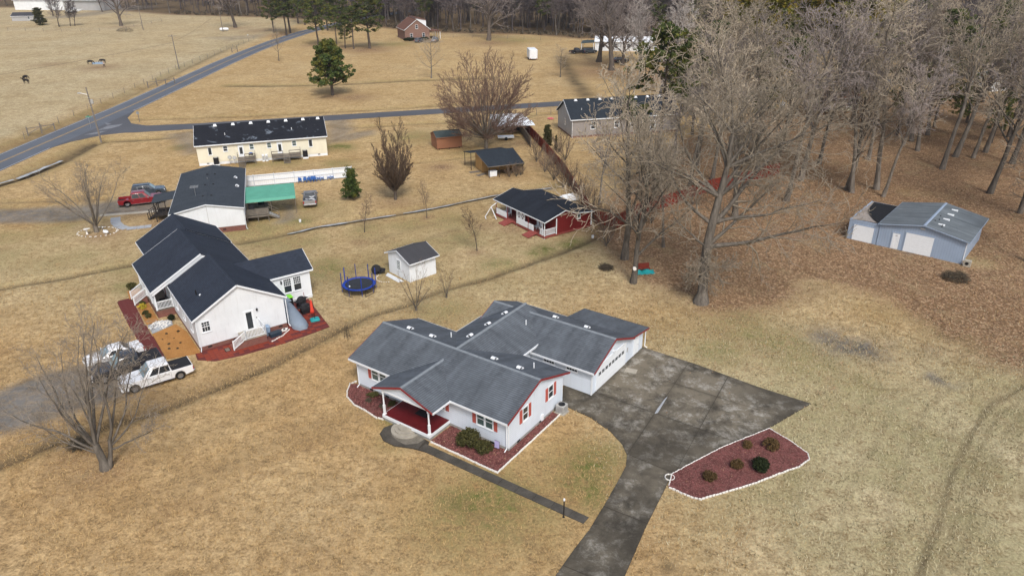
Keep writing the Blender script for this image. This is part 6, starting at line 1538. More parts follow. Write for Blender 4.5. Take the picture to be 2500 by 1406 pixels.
def vehicle(name, label, cat, loc, rz, paint, kind, L, Wd, roofz, belt=1.12, hood=1.12, r=0.39, bed=None, detail=True, group=None, cover=None, junk=False):
    V = thing(name, label, cat, (loc[0], loc[1], 0), rz, group)
    xr, xf = -L / 2 + (1.22 if kind == 'pickup' else 0.95), L / 2 - 0.95
    gz = 0.34
    def arch(x): return [(x + (r + 0.09) * math.cos(a), max(gz, r + (r + 0.09) * math.sin(a))) for a in np.linspace(PI * 1.08, -PI * 0.08, 9)]
    wsx = L / 2 - (1.75 if kind == 'pickup' else 1.35)
    if kind == 'pickup': cab_r = xr + 0.62 if bed is None else bed
    else: cab_r = -L / 2 + (1.0 if kind == 'sedan' else 0.05)
    prof = [(-L / 2 + 0.05, gz + 0.12)] + arch(xr) + arch(xf) + [(L / 2 - 0.04, gz + 0.1), (L / 2, 0.72), (L / 2 - 0.06, hood - 0.14), (L / 2 - 0.28, hood - 0.03), (wsx, hood + 0.04), (wsx - 0.05, belt)]
    open_bed = kind == 'pickup' and not cover
    if kind == 'pickup':
        if open_bed: prof += [(cab_r, belt), (cab_r, 0.72), (-L / 2 + 0.02, 0.72)]
        else: prof += [(cab_r, belt), (-L / 2 + 0.02, belt)]
    else: prof += [(-L / 2 + 0.1, belt), (-L / 2, belt - 0.25)]
    body = rounded(MB().prof([(x, z) for x, z in prof][::-1], -Wd / 2, Wd / 2, 'y'), M[paint], 'body', V, 0.045)
    if open_bed:
        for sy in (-1, 1): MB().box(-L / 2 + 0.02, cab_r, sy * Wd / 2 - 0.06 if sy > 0 else -Wd / 2, sy * Wd / 2 if sy > 0 else -Wd / 2 + 0.06, 0.70, belt + 0.02).build('bed_side', M[paint], V)
        MB().box(-L / 2, -L / 2 + 0.07, -Wd / 2 + 0.07, Wd / 2 - 0.07, 0.55, belt).build('tailgate', M[paint if not junk else 'metal'], V)
        MB().box(-L / 2 + 0.08, cab_r - 0.02, -Wd / 2 + 0.07, Wd / 2 - 0.07, 0.722, 0.74).build('bed_liner', M['black_matte'], V)
    if cover: MB().bbox(((cab_r - L / 2) / 2 + 0.03, 0, belt - 0.03), cab_r + L / 2 - 0.12, Wd - 0.16, 0.075, 0, 0.03).build('bed_cover', M[cover], V)
    # cab
    bx0, bx1 = cab_r, wsx + 0.02
    tx0 = cab_r + {'pickup': 0.14, 'suv': 0.32, 'sedan': 0.75}[kind]; tx1 = wsx - 0.78
    yb, yt = Wd / 2 - 0.05, Wd / 2 - 0.21
    b4 = [(bx0, -yb, belt - 0.03), (bx1, -yb, belt - 0.03), (bx1, yb, belt - 0.03), (bx0, yb, belt - 0.03)]
    t4 = [(tx0, -yt, roofz - 0.05), (tx1, -yt, roofz - 0.05), (tx1, yt, roofz - 0.05), (tx0, yt, roofz - 0.05)]
    c4 = [(tx0 + 0.2, -yt * 0.7, roofz), (tx1 - 0.15, -yt * 0.7, roofz), (tx1 - 0.15, yt * 0.7, roofz), (tx0 + 0.2, yt * 0.7, roofz)]
    cab = MB().add(b4 + t4 + c4, [(3, 2, 1, 0), (0, 1, 5, 4), (1, 2, 6, 5), (2, 3, 7, 6), (3, 0, 4, 7), (4, 5, 9, 8), (5, 6, 10, 9), (6, 7, 11, 10), (7, 4, 8, 11), (8, 9, 10, 11)])
    rounded(cab, M[paint], 'cab', V, 0.03, 1, 12)
    pane_on([b4[1], b4[2], t4[2], t4[1]], 0.04, 0.96, 0.08, 0.93, 'windshield', 'windshield', V)
    pane_on([b4[3], b4[0], t4[0], t4[3]], 0.08, 0.92, 0.15, 0.88, 'glass_car', 'rear_window', V)
    div = ([(0.04, 0.46), (0.49, 0.80)] if kind == 'pickup' else [(0.03, 0.27), (0.30, 0.57), (0.60, 0.84)] if kind == 'suv' else [(0.2, 0.50), (0.53, 0.82)])
    if bed is not None and kind == 'pickup' and junk: div = [(0.08, 0.74)]
    for sy in (0, 1):
        Q = [b4[0], b4[1], t4[1], t4[0]] if sy == 0 else [b4[2], b4[3], t4[3], t4[2]]
        for s0, s1 in div:
            if sy: s0, s1 = 1 - s1, 1 - s0
            pane_on(Q, s0, s1, 0.12, 0.86, 'glass_car', 'side_window', V)
        yy = -Wd / 2 if sy == 0 else Wd / 2
        sg = -1 if sy == 0 else 1
        MB().bbox((wsx - 0.32, yy + sg * 0.12, belt), 0.14, 0.22, 0.19, 0, 0.04).build('mirror', M['chrome' if paint == 'car_red' or paint == 'car_black' else paint], V)
        for s0, s1 in div[:2]:
            xx = bx0 + (bx1 - bx0) * s0 + 0.08
            MB().box(xx, xx + 0.2, yy - 0.02 if sg > 0 else yy - 0.02, yy + 0.02, belt - 0.2, belt - 0.16).build('door_handle', M['chrome' if paint != 'car_white' else 'car_white'], V)
        for xs_ in ([bx0 + 0.1, (bx0 + bx1) / 2 - 0.1, bx1 - 0.35] if kind == 'pickup' else [bx0 + 0.9, (bx0 + bx1) / 2, bx1 - 0.3]): MB().box(xs_, xs_ + 0.018, yy - 0.006, yy + 0.006, gz + 0.12, belt - 0.06).build('door_seam', M['black'], V)
        for x in (xr, xf): wheel(V, x, yy - sg * 0.14, r, 0.26, sg)
        MB().bbox((L / 2 - 0.06, sg * (Wd / 2 - 0.26), hood - 0.36), 0.16, 0.42, 0.22, 0, 0.05).build('headlight', M['lamp_white'], V)
        MB().bbox((-L / 2 + 0.03, sg * (Wd / 2 - 0.10), belt - 0.42), 0.1, 0.17, 0.36, 0, 0.03).build('taillight', M['lamp_red'], V)
        MB().box(xr + r + 0.15, xf - r - 0.15, yy - 0.05, yy + 0.05, gz - 0.02, gz + 0.04).build('side_step', M['chrome' if paint in ('car_red', 'car_black') else 'black'], V)
    g = MB().box(L / 2 - 0.05, L / 2 + 0.025, -Wd / 2 + 0.5, Wd / 2 - 0.5, 0.62, hood - 0.12).build('grille', M['black' if paint != 'car_red' else 'chrome'], V)
    for k in range(3): MB().box(L / 2 + 0.02, L / 2 + 0.035, -Wd / 2 + 0.5, Wd / 2 - 0.5, 0.66 + 0.12 * k, 0.70 + 0.12 * k).build('grille_bar', M['chrome'], g)
    MB().bbox((L / 2 + 0.02, 0, 0.40), 0.2, Wd - 0.12, 0.2, 0, 0.05).build('front_bumper', M['chrome' if paint in ('car_red', 'car_black') else paint], V)
    MB().bbox((-L / 2 - 0.03, 0, 0.42), 0.2, Wd - 0.12, 0.2, 0, 0.05).build('rear_bumper', M['chrome' if kind == 'pickup' else paint], V)
    if kind == 'suv':
        for sg in (-1, 1): MB().beam((tx0 + 0.1, sg * yt * 0.93, roofz + 0.03), (tx1 - 0.2, sg * yt * 0.93, roofz + 0.03), 0.05, 0.05).build('roof_rail', M['black'], V)
    return V
def mid(a, b, k=0.5): return (a[0] + (b[0] - a[0]) * k, a[1] + (b[1] - a[1]) * k)
def ang_of(a, b): return math.atan2(b[1] - a[1], b[0] - a[0])
vehicle('pickup_truck', 'white crew-cab pickup with a black bed cover beside the brick patio', 'pickup', (-32.25, 56.65), -2.512, 'car_white', 'pickup', 6.0, 2.03, 1.92, cover='black_matte')
vehicle('pickup_truck', 'charcoal crew-cab pickup with chrome trim parked between two white vehicles', 'pickup', (-35.75, 58.25), -2.49, 'car_black', 'pickup', 6.0, 2.02, 1.95, cover='black_matte', r=0.42)
vehicle('sedan', 'white saloon car parked beside the charcoal pickup', 'car', (-37.9, 60.35), -2.46, 'car_white', 'sedan', 5.0, 1.9, 1.52, belt=1.0, hood=0.96, r=0.35)
vehicle('pickup_truck', 'dark red crew-cab pickup with chrome step bar on the gravel drive', 'pickup', (-56.5, 106.9), 0.40, 'car_red', 'pickup', 6.3, 2.05, 2.0, r=0.43)
vehicle('suv', 'slate SUV with roof rails parked behind the red pickup', 'car', (-57.4, 111.3), 0.36, 'car_slate', 'suv', 4.9, 1.92, 1.78, belt=1.08, hood=1.05, r=0.37)
ot = vehicle('pickup_truck', 'faded grey old pickup with scrap in its bed on the grass', 'pickup', (-30.75, 107.0), 1.80, 'car_grey', 'pickup', 5.5, 1.95, 1.72, bed=-0.35, junk=True)
def ot_w(u, v, z):
    c, s = math.cos(1.80), math.sin(1.80)
    return (-30.75 + u * c - v * s, 107.0 + u * s + v * c, z)
for k, (a, b, c2, d2) in enumerate(((-1.1, -0.6, -0.5, 0.1), (-0.6, -0.7, -1.2, 0.0))):
    o = thing('scrap_timber', 'white length of timber lying across the old pickup bed', 'timber', ot_w(0, 0, 0), 1.80, 'timbers in the old pickup bed')
    MB().beam((a, b, 1.10 + 0.07 * k), (c2, d2, 1.10 + 0.07 * k), 0.07, 0.05).build('timber_length', M['white_paint'], o)
o = thing('scrap_heap', 'crumpled grey metal scrap filling the old pickup bed', 'scrap', ot_w(0, 0, 0), 1.80)
for k in range(14): MB().bbox((rnd.uniform(-2.4, -1.3), rnd.uniform(-0.7, 0.7), 0.74), rnd.uniform(0.3, 0.6), rnd.uniform(0.3, 0.6), rnd.uniform(0.1, 0.34), rnd.uniform(0, 3), 0.05).build('scrap_piece', M['metal' if k % 2 else 'car_grey'], o)
for lab, q, a, pt_, kd in (('silver car parked at the far brick house', (-36.1, 303.8), 1.2, 'car_grey', 'suv'), ('silver pickup parked by the far brick house carport', (-29.9, 304.2), 1.4, 'metal', 'pickup'),
                   ('dark car beside the far white mobile home', (28.0, 268.6), 0.3, 'car_slate', 'suv'), ('black pickup parked in the trees by the far mobile home', (23.5, 268.6), 0.4, 'car_black', 'pickup'),
                   ('dark car half hidden beneath the big bare oaks', (36.0, 246.5), 0.2, 'car_black', 'suv'), ('white and black car under the pale sycamores', (49.0, 247.0), 0.5, 'car_white', 'suv')):
    vehicle('parked_car' if kd == 'suv' else 'pickup_truck', lab, 'car' if kd == 'suv' else 'pickup', q, a, pt_, kd, 4.8 if kd == 'suv' else 5.6, 1.9, 1.7 if kd == 'suv' else 1.9)
o = thing('boat', 'white motorboat on a trailer by the far pale barn', 'boat', (-252, 451), 0.2)
MB().add([(-4, -1.3, 1.8), (2.5, -1.3, 1.8), (5, 0, 2.0), (2.5, 1.3, 1.8), (-4, 1.3, 1.8), (-4, -0.9, 0.7), (2.5, -0.9, 0.7), (4, 0, 1.0), (2.5, 0.9, 0.7), (-4, 0.9, 0.7)], [(0, 1, 2, 3, 4), (9, 8, 7, 6, 5), (5, 6, 1, 0), (6, 7, 2, 1), (7, 8, 3, 2), (8, 9, 4, 3), (9, 5, 0, 4)]).build('hull', M['white_paint'], o)
MB().bbox((0, 0, 1.8), 2.6, 1.6, 0.9, 0, 0.2).build('cabin', M['white_paint'], o); MB().bbox((-1, 0, 0.2), 5.0, 1.5, 0.45).build('trailer_frame', M['black'], o)
for sy in (-1, 1): MB(Matrix.Translation((-1, sy * 1.0, 0.35)) @ Matrix.Rotation(PI / 2, 4, 'X')).lathe([(0.2, -0.12), (0.35, -0.1), (0.35, 0.1), (0.2, 0.12)], 12).build('wheel', M['rubber'], o)

# ---------------------------------------------------------------- garden things
t_ = thing('trampoline', 'round blue trampoline with bare net poles and black mat', 'trampoline', (-17.38, 75.35), 0.15)
RT, ZT = 1.86, 0.88
MB().lathe([(RT - 0.28, ZT), (0.02, ZT - 0.01), (0.01, ZT - 0.012)], 40).build('jump_mat', M['tramp_mat'], t_)
MB().lathe([(RT - 0.30, ZT + 0.02), (RT - 0.29, ZT + 0.06), (RT - 0.02, ZT + 0.07), (RT + 0.02, ZT + 0.03), (RT - 0.02, ZT - 0.02)], 40, cap=False).build('spring_pad', M['blue_pad'], t_, True)
fr_ = MB().tube([(RT * math.cos(2 * PI * k / 32), RT * math.sin(2 * PI * k / 32), ZT - 0.05) for k in range(33)], 0.03, 6, False).build('frame_ring', M['black'], t_)
for k in range(4):
    a0 = 2 * PI * k / 4 + 0.4
    pts = [(RT * math.cos(a0), RT * math.sin(a0), ZT - 0.05), (RT * math.cos(a0), RT * math.sin(a0), 0.03), (RT * math.cos(a0 + 0.75), RT * math.sin(a0 + 0.75), 0.03), (RT * math.cos(a0 + 0.75), RT * math.sin(a0 + 0.75), ZT - 0.05)]
    MB().tube(pts, 0.03, 6).build('leg', M['black'], t_)
for k in range(8):
    a0 = 2 * PI * k / 8 + 0.2
    x, y = (RT + 0.06) * math.cos(a0), (RT + 0.06) * math.sin(a0)
    MB().tube([(x, y, 0.15), (x, y, ZT)], 0.03, 6).tube([(x, y, ZT), (x, y, 2.55)], 0.055 if k % 2 else 0.045, 8).build('net_pole', M['blue_pad' if k % 3 == 0 else 'blue_steel'], t_)
MB().lathe([(0.10, 0), (0.14, 0.03), (0.05, 0.1)], 10, (-1.05, -0.55, ZT)).build('label_patch', M['white_paint'], t_)
# net remnants hanging between poles
for k in (2, 5, 6):
    a0, a1 = 2 * PI * k / 8 + 0.2, 2 * PI * (k + 1) / 8 + 0.2
    p0, p1 = Vector(((RT + 0.06) * math.cos(a0), (RT + 0.06) * math.sin(a0), 0)), Vector(((RT + 0.06) * math.cos(a1), (RT + 0.06) * math.sin(a1), 0))
    nb = MB()
    for j in range(5):
        nb.tube([p0 + Vector((0, 0, 2.2 - 0.3 * j)), (p0 + p1) / 2 + Vector((0, 0, 1.7 - 0.18 * j)), p1 + Vector((0, 0, 2.2 - 0.3 * j))], 0.006, 3)
    nb.build('net_cord', M['black_matte'], t_)
# patio umbrella, grills, boat under tarp
o = thing('patio_umbrella', 'closed orange-red parasol on a teal base at the patio corner', 'umbrella', w2(11.5, -0.45))
MB().bbox((0, 0, 0.03), 0.95, 0.75, 0.22, 0.5, 0.08).build('base', M['teal'], o); MB().tube([(0, 0, 0.2), (0, 0, 2.55)], 0.03, 8).build('pole', M['black'], o)
MB().lathe([(0.26, 0.95), (0.20, 1.2), (0.17, 1.6), (0.14, 2.0), (0.07, 2.35), (0.02, 2.45)], 9, (-0.16, 0, 0)).build('canopy', M['orange_red'], o, True)
for n_, (u_, v_, lab) in enumerate(((11.35, 1.75, 'black covered gas grill beside the closed parasol'), (11.6, 3.6, 'black lidded gas grill at the back of the brick patio'))):
    o = thing('grill', lab, 'grill', w2(u_, v_, 0.03), 0.617 + 0.4 * n_)
    MB().bbox((0, 0, 0.5), 1.0, 0.6, 0.32, 0, 0.06).build('firebox', M['black_matte'], o); MB().ball((0, 0.02, 0.84), (0.48, 0.3, 0.32), 14, 7).build('lid', M['black_matte'], o, True)
    MB().bbox((0, 0, 0.02), 0.95, 0.55, 0.46, 0, 0.03).build('cabinet', M['black'], o)
    for sx in (-1, 1): MB().bbox((sx * 0.68, 0, 0.74), 0.36, 0.5, 0.05).build('side_shelf', M['black'], o)
    for sx in (-1, 1): MB(Matrix.Translation((sx * 0.42, 0.28, 0.08)) @ Matrix.Rotation(PI / 2, 4, 'X')).lathe([(0.02, -0.03), (0.09, -0.03), (0.09, 0.03), (0.02, 0.03)], 10).build('caster', M['rubber'], o)
o = thing('red_pump', 'tall red garden tool standing on the patio by the white wall', 'garden tool', w2(12.2, 4.2, 0.02))
MB().lathe([(0.16, 0), (0.2, 0.3), (0.12, 0.55), (0.03, 0.65)], 10).build('tank', M['dark_red_trim'], o, True); MB().tube([(0, 0, 0.6), (0, 0, 1.25)], 0.03, 6).build('shaft', M['dark_red_trim'], o)
o = thing('covered_boat', 'long boat stored under a grey-blue tarp against the gable wall', 'boat', w2(9.75, 1.2, 0.02), 0.617 + PI / 2)
def tarp():
    xs = np.linspace(-3.0, 3.0, 25); V = []; Fc = []
    n = 17
    for i, x in enumerate(xs):
        t = (x + 3.0) / 6.0
        ht = 0.55 + 0.75 * math.sin(min(1, t * 1.25) * PI * 0.5); wd = 0.72 * (1 - max(0, (0.18 - t) / 0.18) ** 2 * 0.55)
        for j in range(n):
            a = PI * j / (n - 1)
            fold = 1 + 0.05 * math.sin(j * 2.7 + i * 0.7) * (1 - math.sin(a))
            V.append((x + 0.05 * math.sin(j * 1.9) * (i == 0), wd * math.cos(a) * (1.12 - 0.12 * math.sin(a)) * fold, 0.02 + ht * math.sin(a) ** 0.7))
    for i in range(len(xs) - 1):
        for j in range(n - 1): Fc.append((i * n + j, i * n + j + 1, (i + 1) * n + j + 1, (i + 1) * n + j))
    Fc.append(tuple(range(n))[::-1]); Fc.append(tuple(range((len(xs) - 1) * n, len(xs) * n)))
    return MB().add(V, [f[::-1] for f in Fc])
tarp().build('tarp', M['tarp_grey'], o, True)
MB().slab([(1.6, -0.6, 1.34), (2.9, -0.6, 1.32), (2.9, 0.6, 1.32), (1.6, 0.6, 1.34)], 0.05).build('tarp_lid', M['tarp_grey'], o)
o = thing('storage_bin', 'lime green lidded bin behind the tarped boat', 'bin', w2(10.35, 4.15, 0.02), 0.617)
MB().bbox((0, 0, 0), 0.95, 0.7, 1.2, 0, 0.05).build('box', M['black'], o); MB().bbox((0, 0, 1.2), 1.05, 0.8, 0.12, 0, 0.04).build('lid', M['lime'], o)
o = thing('trash_bin', 'pale blue wheeled bin below the gable stoop', 'bin', w2(6.35, -0.75, 0.02), 0.617)
MB().add([(-0.22, -0.22, 0.05), (0.22, -0.22, 0.05), (0.22, 0.22, 0.05), (-0.22, 0.22, 0.05), (-0.29, -0.3, 1.0), (0.29, -0.3, 1.0), (0.29, 0.3, 1.0), (-0.29, 0.3, 1.0)], [(3, 2, 1, 0), (4, 5, 6, 7), (0, 1, 5, 4), (1, 2, 6, 5), (2, 3, 7, 6), (3, 0, 4, 7)]).build('body', M['blue_bin'], o); MB().bbox((0, 0, 1.0), 0.64, 0.68, 0.08, 0, 0.03).build('lid', M['blue_bin'], o)
o = thing('storage_tub', 'dark navy tub in the corner bed by the gable steps', 'tub', w2(7.0, -1.3, 0.0), 0.75)
MB().bbox((0, 0, 0), 1.2, 0.6, 0.4, 0, 0.08).build('body', M['navy_tub'], o); MB().bbox((0, 0, 0.4), 1.25, 0.65, 0.06, 0, 0.02).build('lid', M['navy_tub'], o)
bed('flower_bed', 'triangular dark mulch bed in the corner below the gable wall', [w2(6.05, -0.1)[:2], w2(6.05, -2.4)[:2], w2(7.6, -1.75)[:2], w2(8.6, -0.9)[:2], w2(8.6, -0.1)[:2]], M['mulch'], [[w2(6.1, -2.4)[:2], w2(7.6, -1.75)[:2], w2(8.6, -0.9)[:2]]], 0.06)
o = thing('garden_ornament', 'white diamond-shaped stone ornament in the corner bed', 'ornament', w2(8.1, -0.75, 0.06), 1.0)
MB().add([(-0.5, 0, 0), (0, -0.3, 0), (0.5, 0, 0), (0, 0.3, 0), (-0.5, 0, 0.1), (0, -0.3, 0.1), (0.5, 0, 0.1), (0, 0.3, 0.1)], [(3, 2, 1, 0), (4, 5, 6, 7), (0, 1, 5, 4), (1, 2, 6, 5), (2, 3, 7, 6), (3, 0, 4, 7)]).build('plate', M['white_stone'], o); MB().bbox((0, 0, 0.1), 0.25, 0.2, 0.05, 0.78).build('centre_stone', M['black'], o)
o = thing('door_mat', 'dark mat lying on the patio at the foot of the gable steps', 'mat', w2(2.2, -1.3, 0.03), 0.617)
MB().bbox((0, 0, 0), 0.5, 0.75, 0.02).build('mat_pad', M['black_matte'], o); MB().bbox((0, 0, 0.02), 0.38, 0.62, 0.008).build('mat_centre', M['fence_wood'], o)
# wire obelisk, lamp post, tarped bench, fire bowl, boards
o = thing('garden_obelisk', 'rusty wire obelisk standing alone on the lawn edge', 'plant support', (-16.57, 64.30))
for a in range(4):
    x, y = 0.32 * math.cos(a * PI / 2 + 0.4), 0.32 * math.sin(a * PI / 2 + 0.4)
    MB().tube([(x, y, 0), (x * 0.35, y * 0.35, 1.35), (x * 0.5, y * 0.5, 1.5)], 0.018, 5).build('upright', M['black'], o)
for z_ in (0.3, 0.6, 0.9, 1.2): 
    k_ = 0.32 * (1 - 0.65 * z_ / 1.35)
    MB().tube([(k_ * math.cos(a * PI / 2 + 0.4), k_ * math.sin(a * PI / 2 + 0.4), z_) for a in range(5)], 0.014, 5, False).build('ring', M['black'], o)
o = thing('lamp_post', 'slim black lamp post with small white cap beside the walk', 'lamp post', (3.46, 38.88))
MB().tube([(0, 0, -0.05), (0, 0, 1.45)], 0.045, 10).build('pole', M['black'], o); MB().lathe([(0.08, 0), (0.05, 0.08)], 10).build('base', M['black'], o); MB().lathe([(0.06, 1.45), (0.08, 1.5), (0.07, 1.62), (0.02, 1.66)], 10).build('lantern', M['lamp_white'], o)
o = thing('garden_bench', 'dark red bench half covered by a teal tarp under the trees', 'bench', (15.77, 80.33), 0.15)
MB().bbox((0, 0, 0.4), 1.6, 0.5, 0.06).build('seat', M['fence_red'], o); MB().bbox((0, 0.25, 0.46), 1.6, 0.06, 0.5).build('backrest', M['fence_red'], o)
for sx in (-1, 1): MB().bbox((sx * 0.7, 0, 0), 0.08, 0.5, 0.4).build('leg', M['fence_red'], o)
o = thing('teal_tarp', 'crumpled teal tarp draped over the front of the red bench', 'tarp', (15.83, 80.08), 0.15)
mb = MB(); V = []; Fc = []
for i in range(13):
    for j in range(6):
        x = -1.0 + 2.2 * i / 12; y = -0.75 + 0.2 * j
        z = 0.03 + max(0, (j - 2) / 3) * 0.42 * (0.6 + 0.4 * math.sin(i)) + 0.05 * math.sin(i * 1.7 + j) 
        V.append((x, y, max(0.01, z)))
for i in range(12):
    for j in range(5): Fc.append((i * 6 + j, (i + 1) * 6 + j, (i + 1) * 6 + j + 1, i * 6 + j + 1))
tm = MB().add(V, Fc).mesh('cloth', M['teal'], True); c_ = link('cloth', tm, o); sd = c_.modifiers.new('thick', 'SOLIDIFY'); sd.thickness = 0.012
o = thing('fire_bowl', 'black round fire pit bowl with a leaning lid by the white shed', 'fire pit', sh(-1.1, 4.4), 0.3)
MB().lathe([(0.12, 0.15), (0.42, 0.3), (0.55, 0.55), (0.5, 0.53), (0.38, 0.32), (0.02, 0.2)], 18).build('bowl', M['black_matte'], o, True)
MB(Matrix.Translation((-0.55, 0.1, 0.6)) @ Matrix.Rotation(math.radians(75), 4, 'X')).lathe([(0.02, 0.06), (0.4, 0.04), (0.58, -0.03), (0.6, 0.0), (0.4, 0.07), (0.02, 0.09)], 18).build('lid', M['black_matte'], o, True)
for k in range(3): MB().tube([(0.3 * math.cos(k * 2.1), 0.3 * math.sin(k * 2.1), 0.25), (0.42 * math.cos(k * 2.1), 0.42 * math.sin(k * 2.1), 0)], 0.025, 5).build('leg', M['black'], o)
o = thing('board_pile', 'white boards lying along the window wall of the small shed', 'boards', sh(-0.75, 2.3), sr_ + PI / 2)
for k in range(3): MB().box(-1.6 + 0.1 * k, 1.6 - 0.15 * k, -0.3 + 0.22 * k, -0.15 + 0.22 * k, 0, 0.07).build('board', M['white_paint'], o)
o = thing('stone_ring', 'curved border of pale stones by the small white shed', 'stone edging', sh(-1.2, 3.0))
for k in range(13):
    a = 2.4 + 2.6 * k / 12
    link('edging_stone', EDGE_ME, o, (1.3 * math.cos(a), 1.3 * math.sin(a), -0.03), rnd.uniform(0, 3), (rnd.uniform(0.4, 0.8), 0.9, 0.5))
o = thing('bird_bath', 'small pale bird bath beneath the grey tree', 'bird bath', (-58.16, 93.95))
MB().lathe([(0.22, 0), (0.12, 0.1), (0.1, 0.6), (0.34, 0.72), (0.36, 0.78), (0.3, 0.76), (0.03, 0.72)], 14).build('stone_basin', M['white_stone'], o, True)
o = thing('garden_swan', 'white planter shaped like a curled swan under the grey tree', 'planter', (-55.71, 94.21), 2.6)
MB().ball((0, 0, 0.25), (0.5, 0.3, 0.25), 12, 7).build('body', M['white_paint'], o, True); MB().tube([(0.4, 0, 0.35), (0.6, 0, 0.65), (0.5, 0, 0.9), (0.68, 0, 0.92)], [0.1, 0.07, 0.06, 0.03], 8).build('neck', M['white_paint'], o, True)
o = thing('stone_ring', 'rough stone border around the grey multi-stemmed tree', 'stone edging', (-57.23, 94.87))
for k in range(24):
    a = 2 * PI * k / 24
    link('edging_stone', EDGE_ME, o, (2.6 * math.cos(a), 1.9 * math.sin(a), -0.05), rnd.uniform(0, 3), (rnd.uniform(0.8, 1.6), 1.2, 0.7))
o = thing('propane_tank', 'white propane tank lying beside the far pasture pond', 'tank', (-128.75, 347.71), 0.2)
MB(Matrix.Translation((0, 0, 0.9)) @ Matrix.Rotation(PI / 2, 4, 'Y')).lathe([(0.1, -2.0), (0.5, -1.8), (0.6, -1.4), (0.6, 1.4), (0.5, 1.8), (0.1, 2.0)], 14).build('tank_shell', M['white_paint'], o, True)
for sx in (-1, 1): MB().bbox((sx * 1.1, 0, 0), 0.2, 0.9, 0.4).build('saddle', M['block'], o)
for n_, (q, lab) in enumerate((((-112.81, 330.94), 'small white marker post by the pasture pond'), ((-30.09, 98.26), 'white bucket on the grass below the awning deck'), ((10.84, 91.31), 'white plastic jug near the cabin back corner'))):
    o = thing('bucket', lab, 'bucket', q)
    MB().lathe([(0.15, 0), (0.18, 0.35), (0.17, 0.36), (0.14, 0.05), (0.02, 0.04)], 12).build('pail', M['white_paint'], o)
    MB().tube([(-0.17, 0, 0.34), (0, 0, 0.5), (0.17, 0, 0.34)], 0.008, 4).build('handle', M['metal'], o)
# white ball hanging in the woods: a round plastic feeder
o = thing('deer_feeder', 'white round plastic drum among the tree trunks', 'drum', (62.17, 168.95))
MB().lathe([(0.3, 1.2), (0.55, 1.3), (0.6, 1.7), (0.55, 2.2), (0.3, 2.35), (0.05, 2.4)], 14).build('drum', M['white_paint'], o, True)
for k in range(3): MB().tube([(0.45 * math.cos(k * 2.1), 0.45 * math.sin(k * 2.1), 1.4), (0.8 * math.cos(k * 2.1), 0.8 * math.sin(k * 2.1), 0)], 0.04, 5).build('leg', M['metal'], o)

# ---------------------------------------------------------------- poles, wires, road-side posts
def power_pole(q, h, lean, label, arm=True, gear=False):
    o = thing('utility_pole', label, 'utility pole', q)
    MB().tube([(0, 0, -0.3), (lean[0], lean[1], h)], [0.17, 0.11], 10).build('pole', M['pole_wood'], o)
    if arm:
        a = MB().beam((lean[0] - 1.2, lean[1], h - 0.4), (lean[0] + 1.2, lean[1], h - 0.4), 0.1, 0.12).build('cross_arm', M['pole_wood'], o)
        for x in (-1.1, -0.4, 0.4, 1.1): MB().lathe([(0.05, 0), (0.07, 0.1), (0.03, 0.18)], 8, (lean[0] + x, lean[1], h - 0.34)).build('insulator', M['grey_box'], a)
    if gear:
        MB().lathe([(0.22, 0), (0.26, 0.1), (0.26, 0.75), (0.2, 0.85)], 12, (lean[0] * 0.75 + 0.38, lean[1], h - 3.2)).build('transformer', M['grey_box'], o)
        MB().tube([(lean[0] * 0.8, 0, h - 1.4), (lean[0] * 0.8 - 1.2, -0.3, h - 1.0)], 0.04, 6).build('lamp_arm', M['metal'], o); MB().bbox((lean[0] * 0.8 - 1.4, -0.3, h - 1.12), 0.6, 0.3, 0.18).build('lamp_head', M['grey_box'], o)
        for k in range(6): MB().beam((lean[0] * 0.7 - 0.25, 0, h - 2.0 - 0.35 * k), (lean[0] * 0.7 + 0.3, 0, h - 2.0 - 0.35 * k), 0.05, 0.05).build('bracket', M['metal'], o)
    return o
power_pole((-82.63, 146.21), 10.6, (-0.5, 0.2), 'leaning utility pole with a street light at the road junction', False, True)
power_pole((-105.60, 240.88), 10.1, (-0.3, 0), 'utility pole with a cross-arm standing in the pasture')
power_pole((-168.67, 355.18), 10.5, (-0.2, 0), 'utility pole beside the far pasture fence')
power_pole((-128.72, 346.06), 10.5, (-0.4, 0), 'utility pole near the far pasture oak')
def wire(a, b, sag, label):
    o = thing('power_line', label, 'cable')
    pts = [(a[0] + (b[0] - a[0]) * t, a[1] + (b[1] - a[1]) * t, a[2] + (b[2] - a[2]) * t - sag * 4 * t * (1 - t)) for t in np.linspace(0, 1, 17)]
    MB().tube(pts, 0.022, 4, False).build('strand', M['black_matte'], o)
pb = (-105.60, 240.88); pa = (-82.63, 146.21); pc = (-128.72, 346.06)
wire((pb[0] - 0.3, pb[1], 7.8), (-150, 120, 8.5), 1.2, 'sagging cable from the pasture pole toward the road')
wire((pb[0] - 0.3, pb[1], 8.0), (pc[0], pc[1], 9.0), 1.0, 'sagging cable between the two pasture poles')
for q, h_, lab in (((-82.81, 163.61), 2.3, 'bare wooden sign post on the road corner'), ):
    o = thing('sign_post', lab, 'post', q)
    MB().bbox((0, 0, -0.1), 0.12, 0.12, h_ + 0.1).build('post_shaft', M['pole_wood'], o); MB().box(-0.3, 0.3, -0.075, -0.062, h_ - 0.6, h_ - 0.02).build('sign_back', M['metal'], o)
o = thing('street_sign', 'small green street-name sign on a post at the junction', 'sign', (-90.94, 158.29), 0.2)
MB().tube([(0, 0, -0.1), (0, 0, 2.4)], 0.035, 6).build('post_shaft', M['metal'], o); MB().box(-0.55, 0.55, -0.02, 0.02, 2.2, 2.42).build('sign_blade', M['awning_green'], o); MB().box(-0.02, 0.02, -0.5, 0.5, 2.44, 2.64).build('sign_blade', M['awning_green'], o)
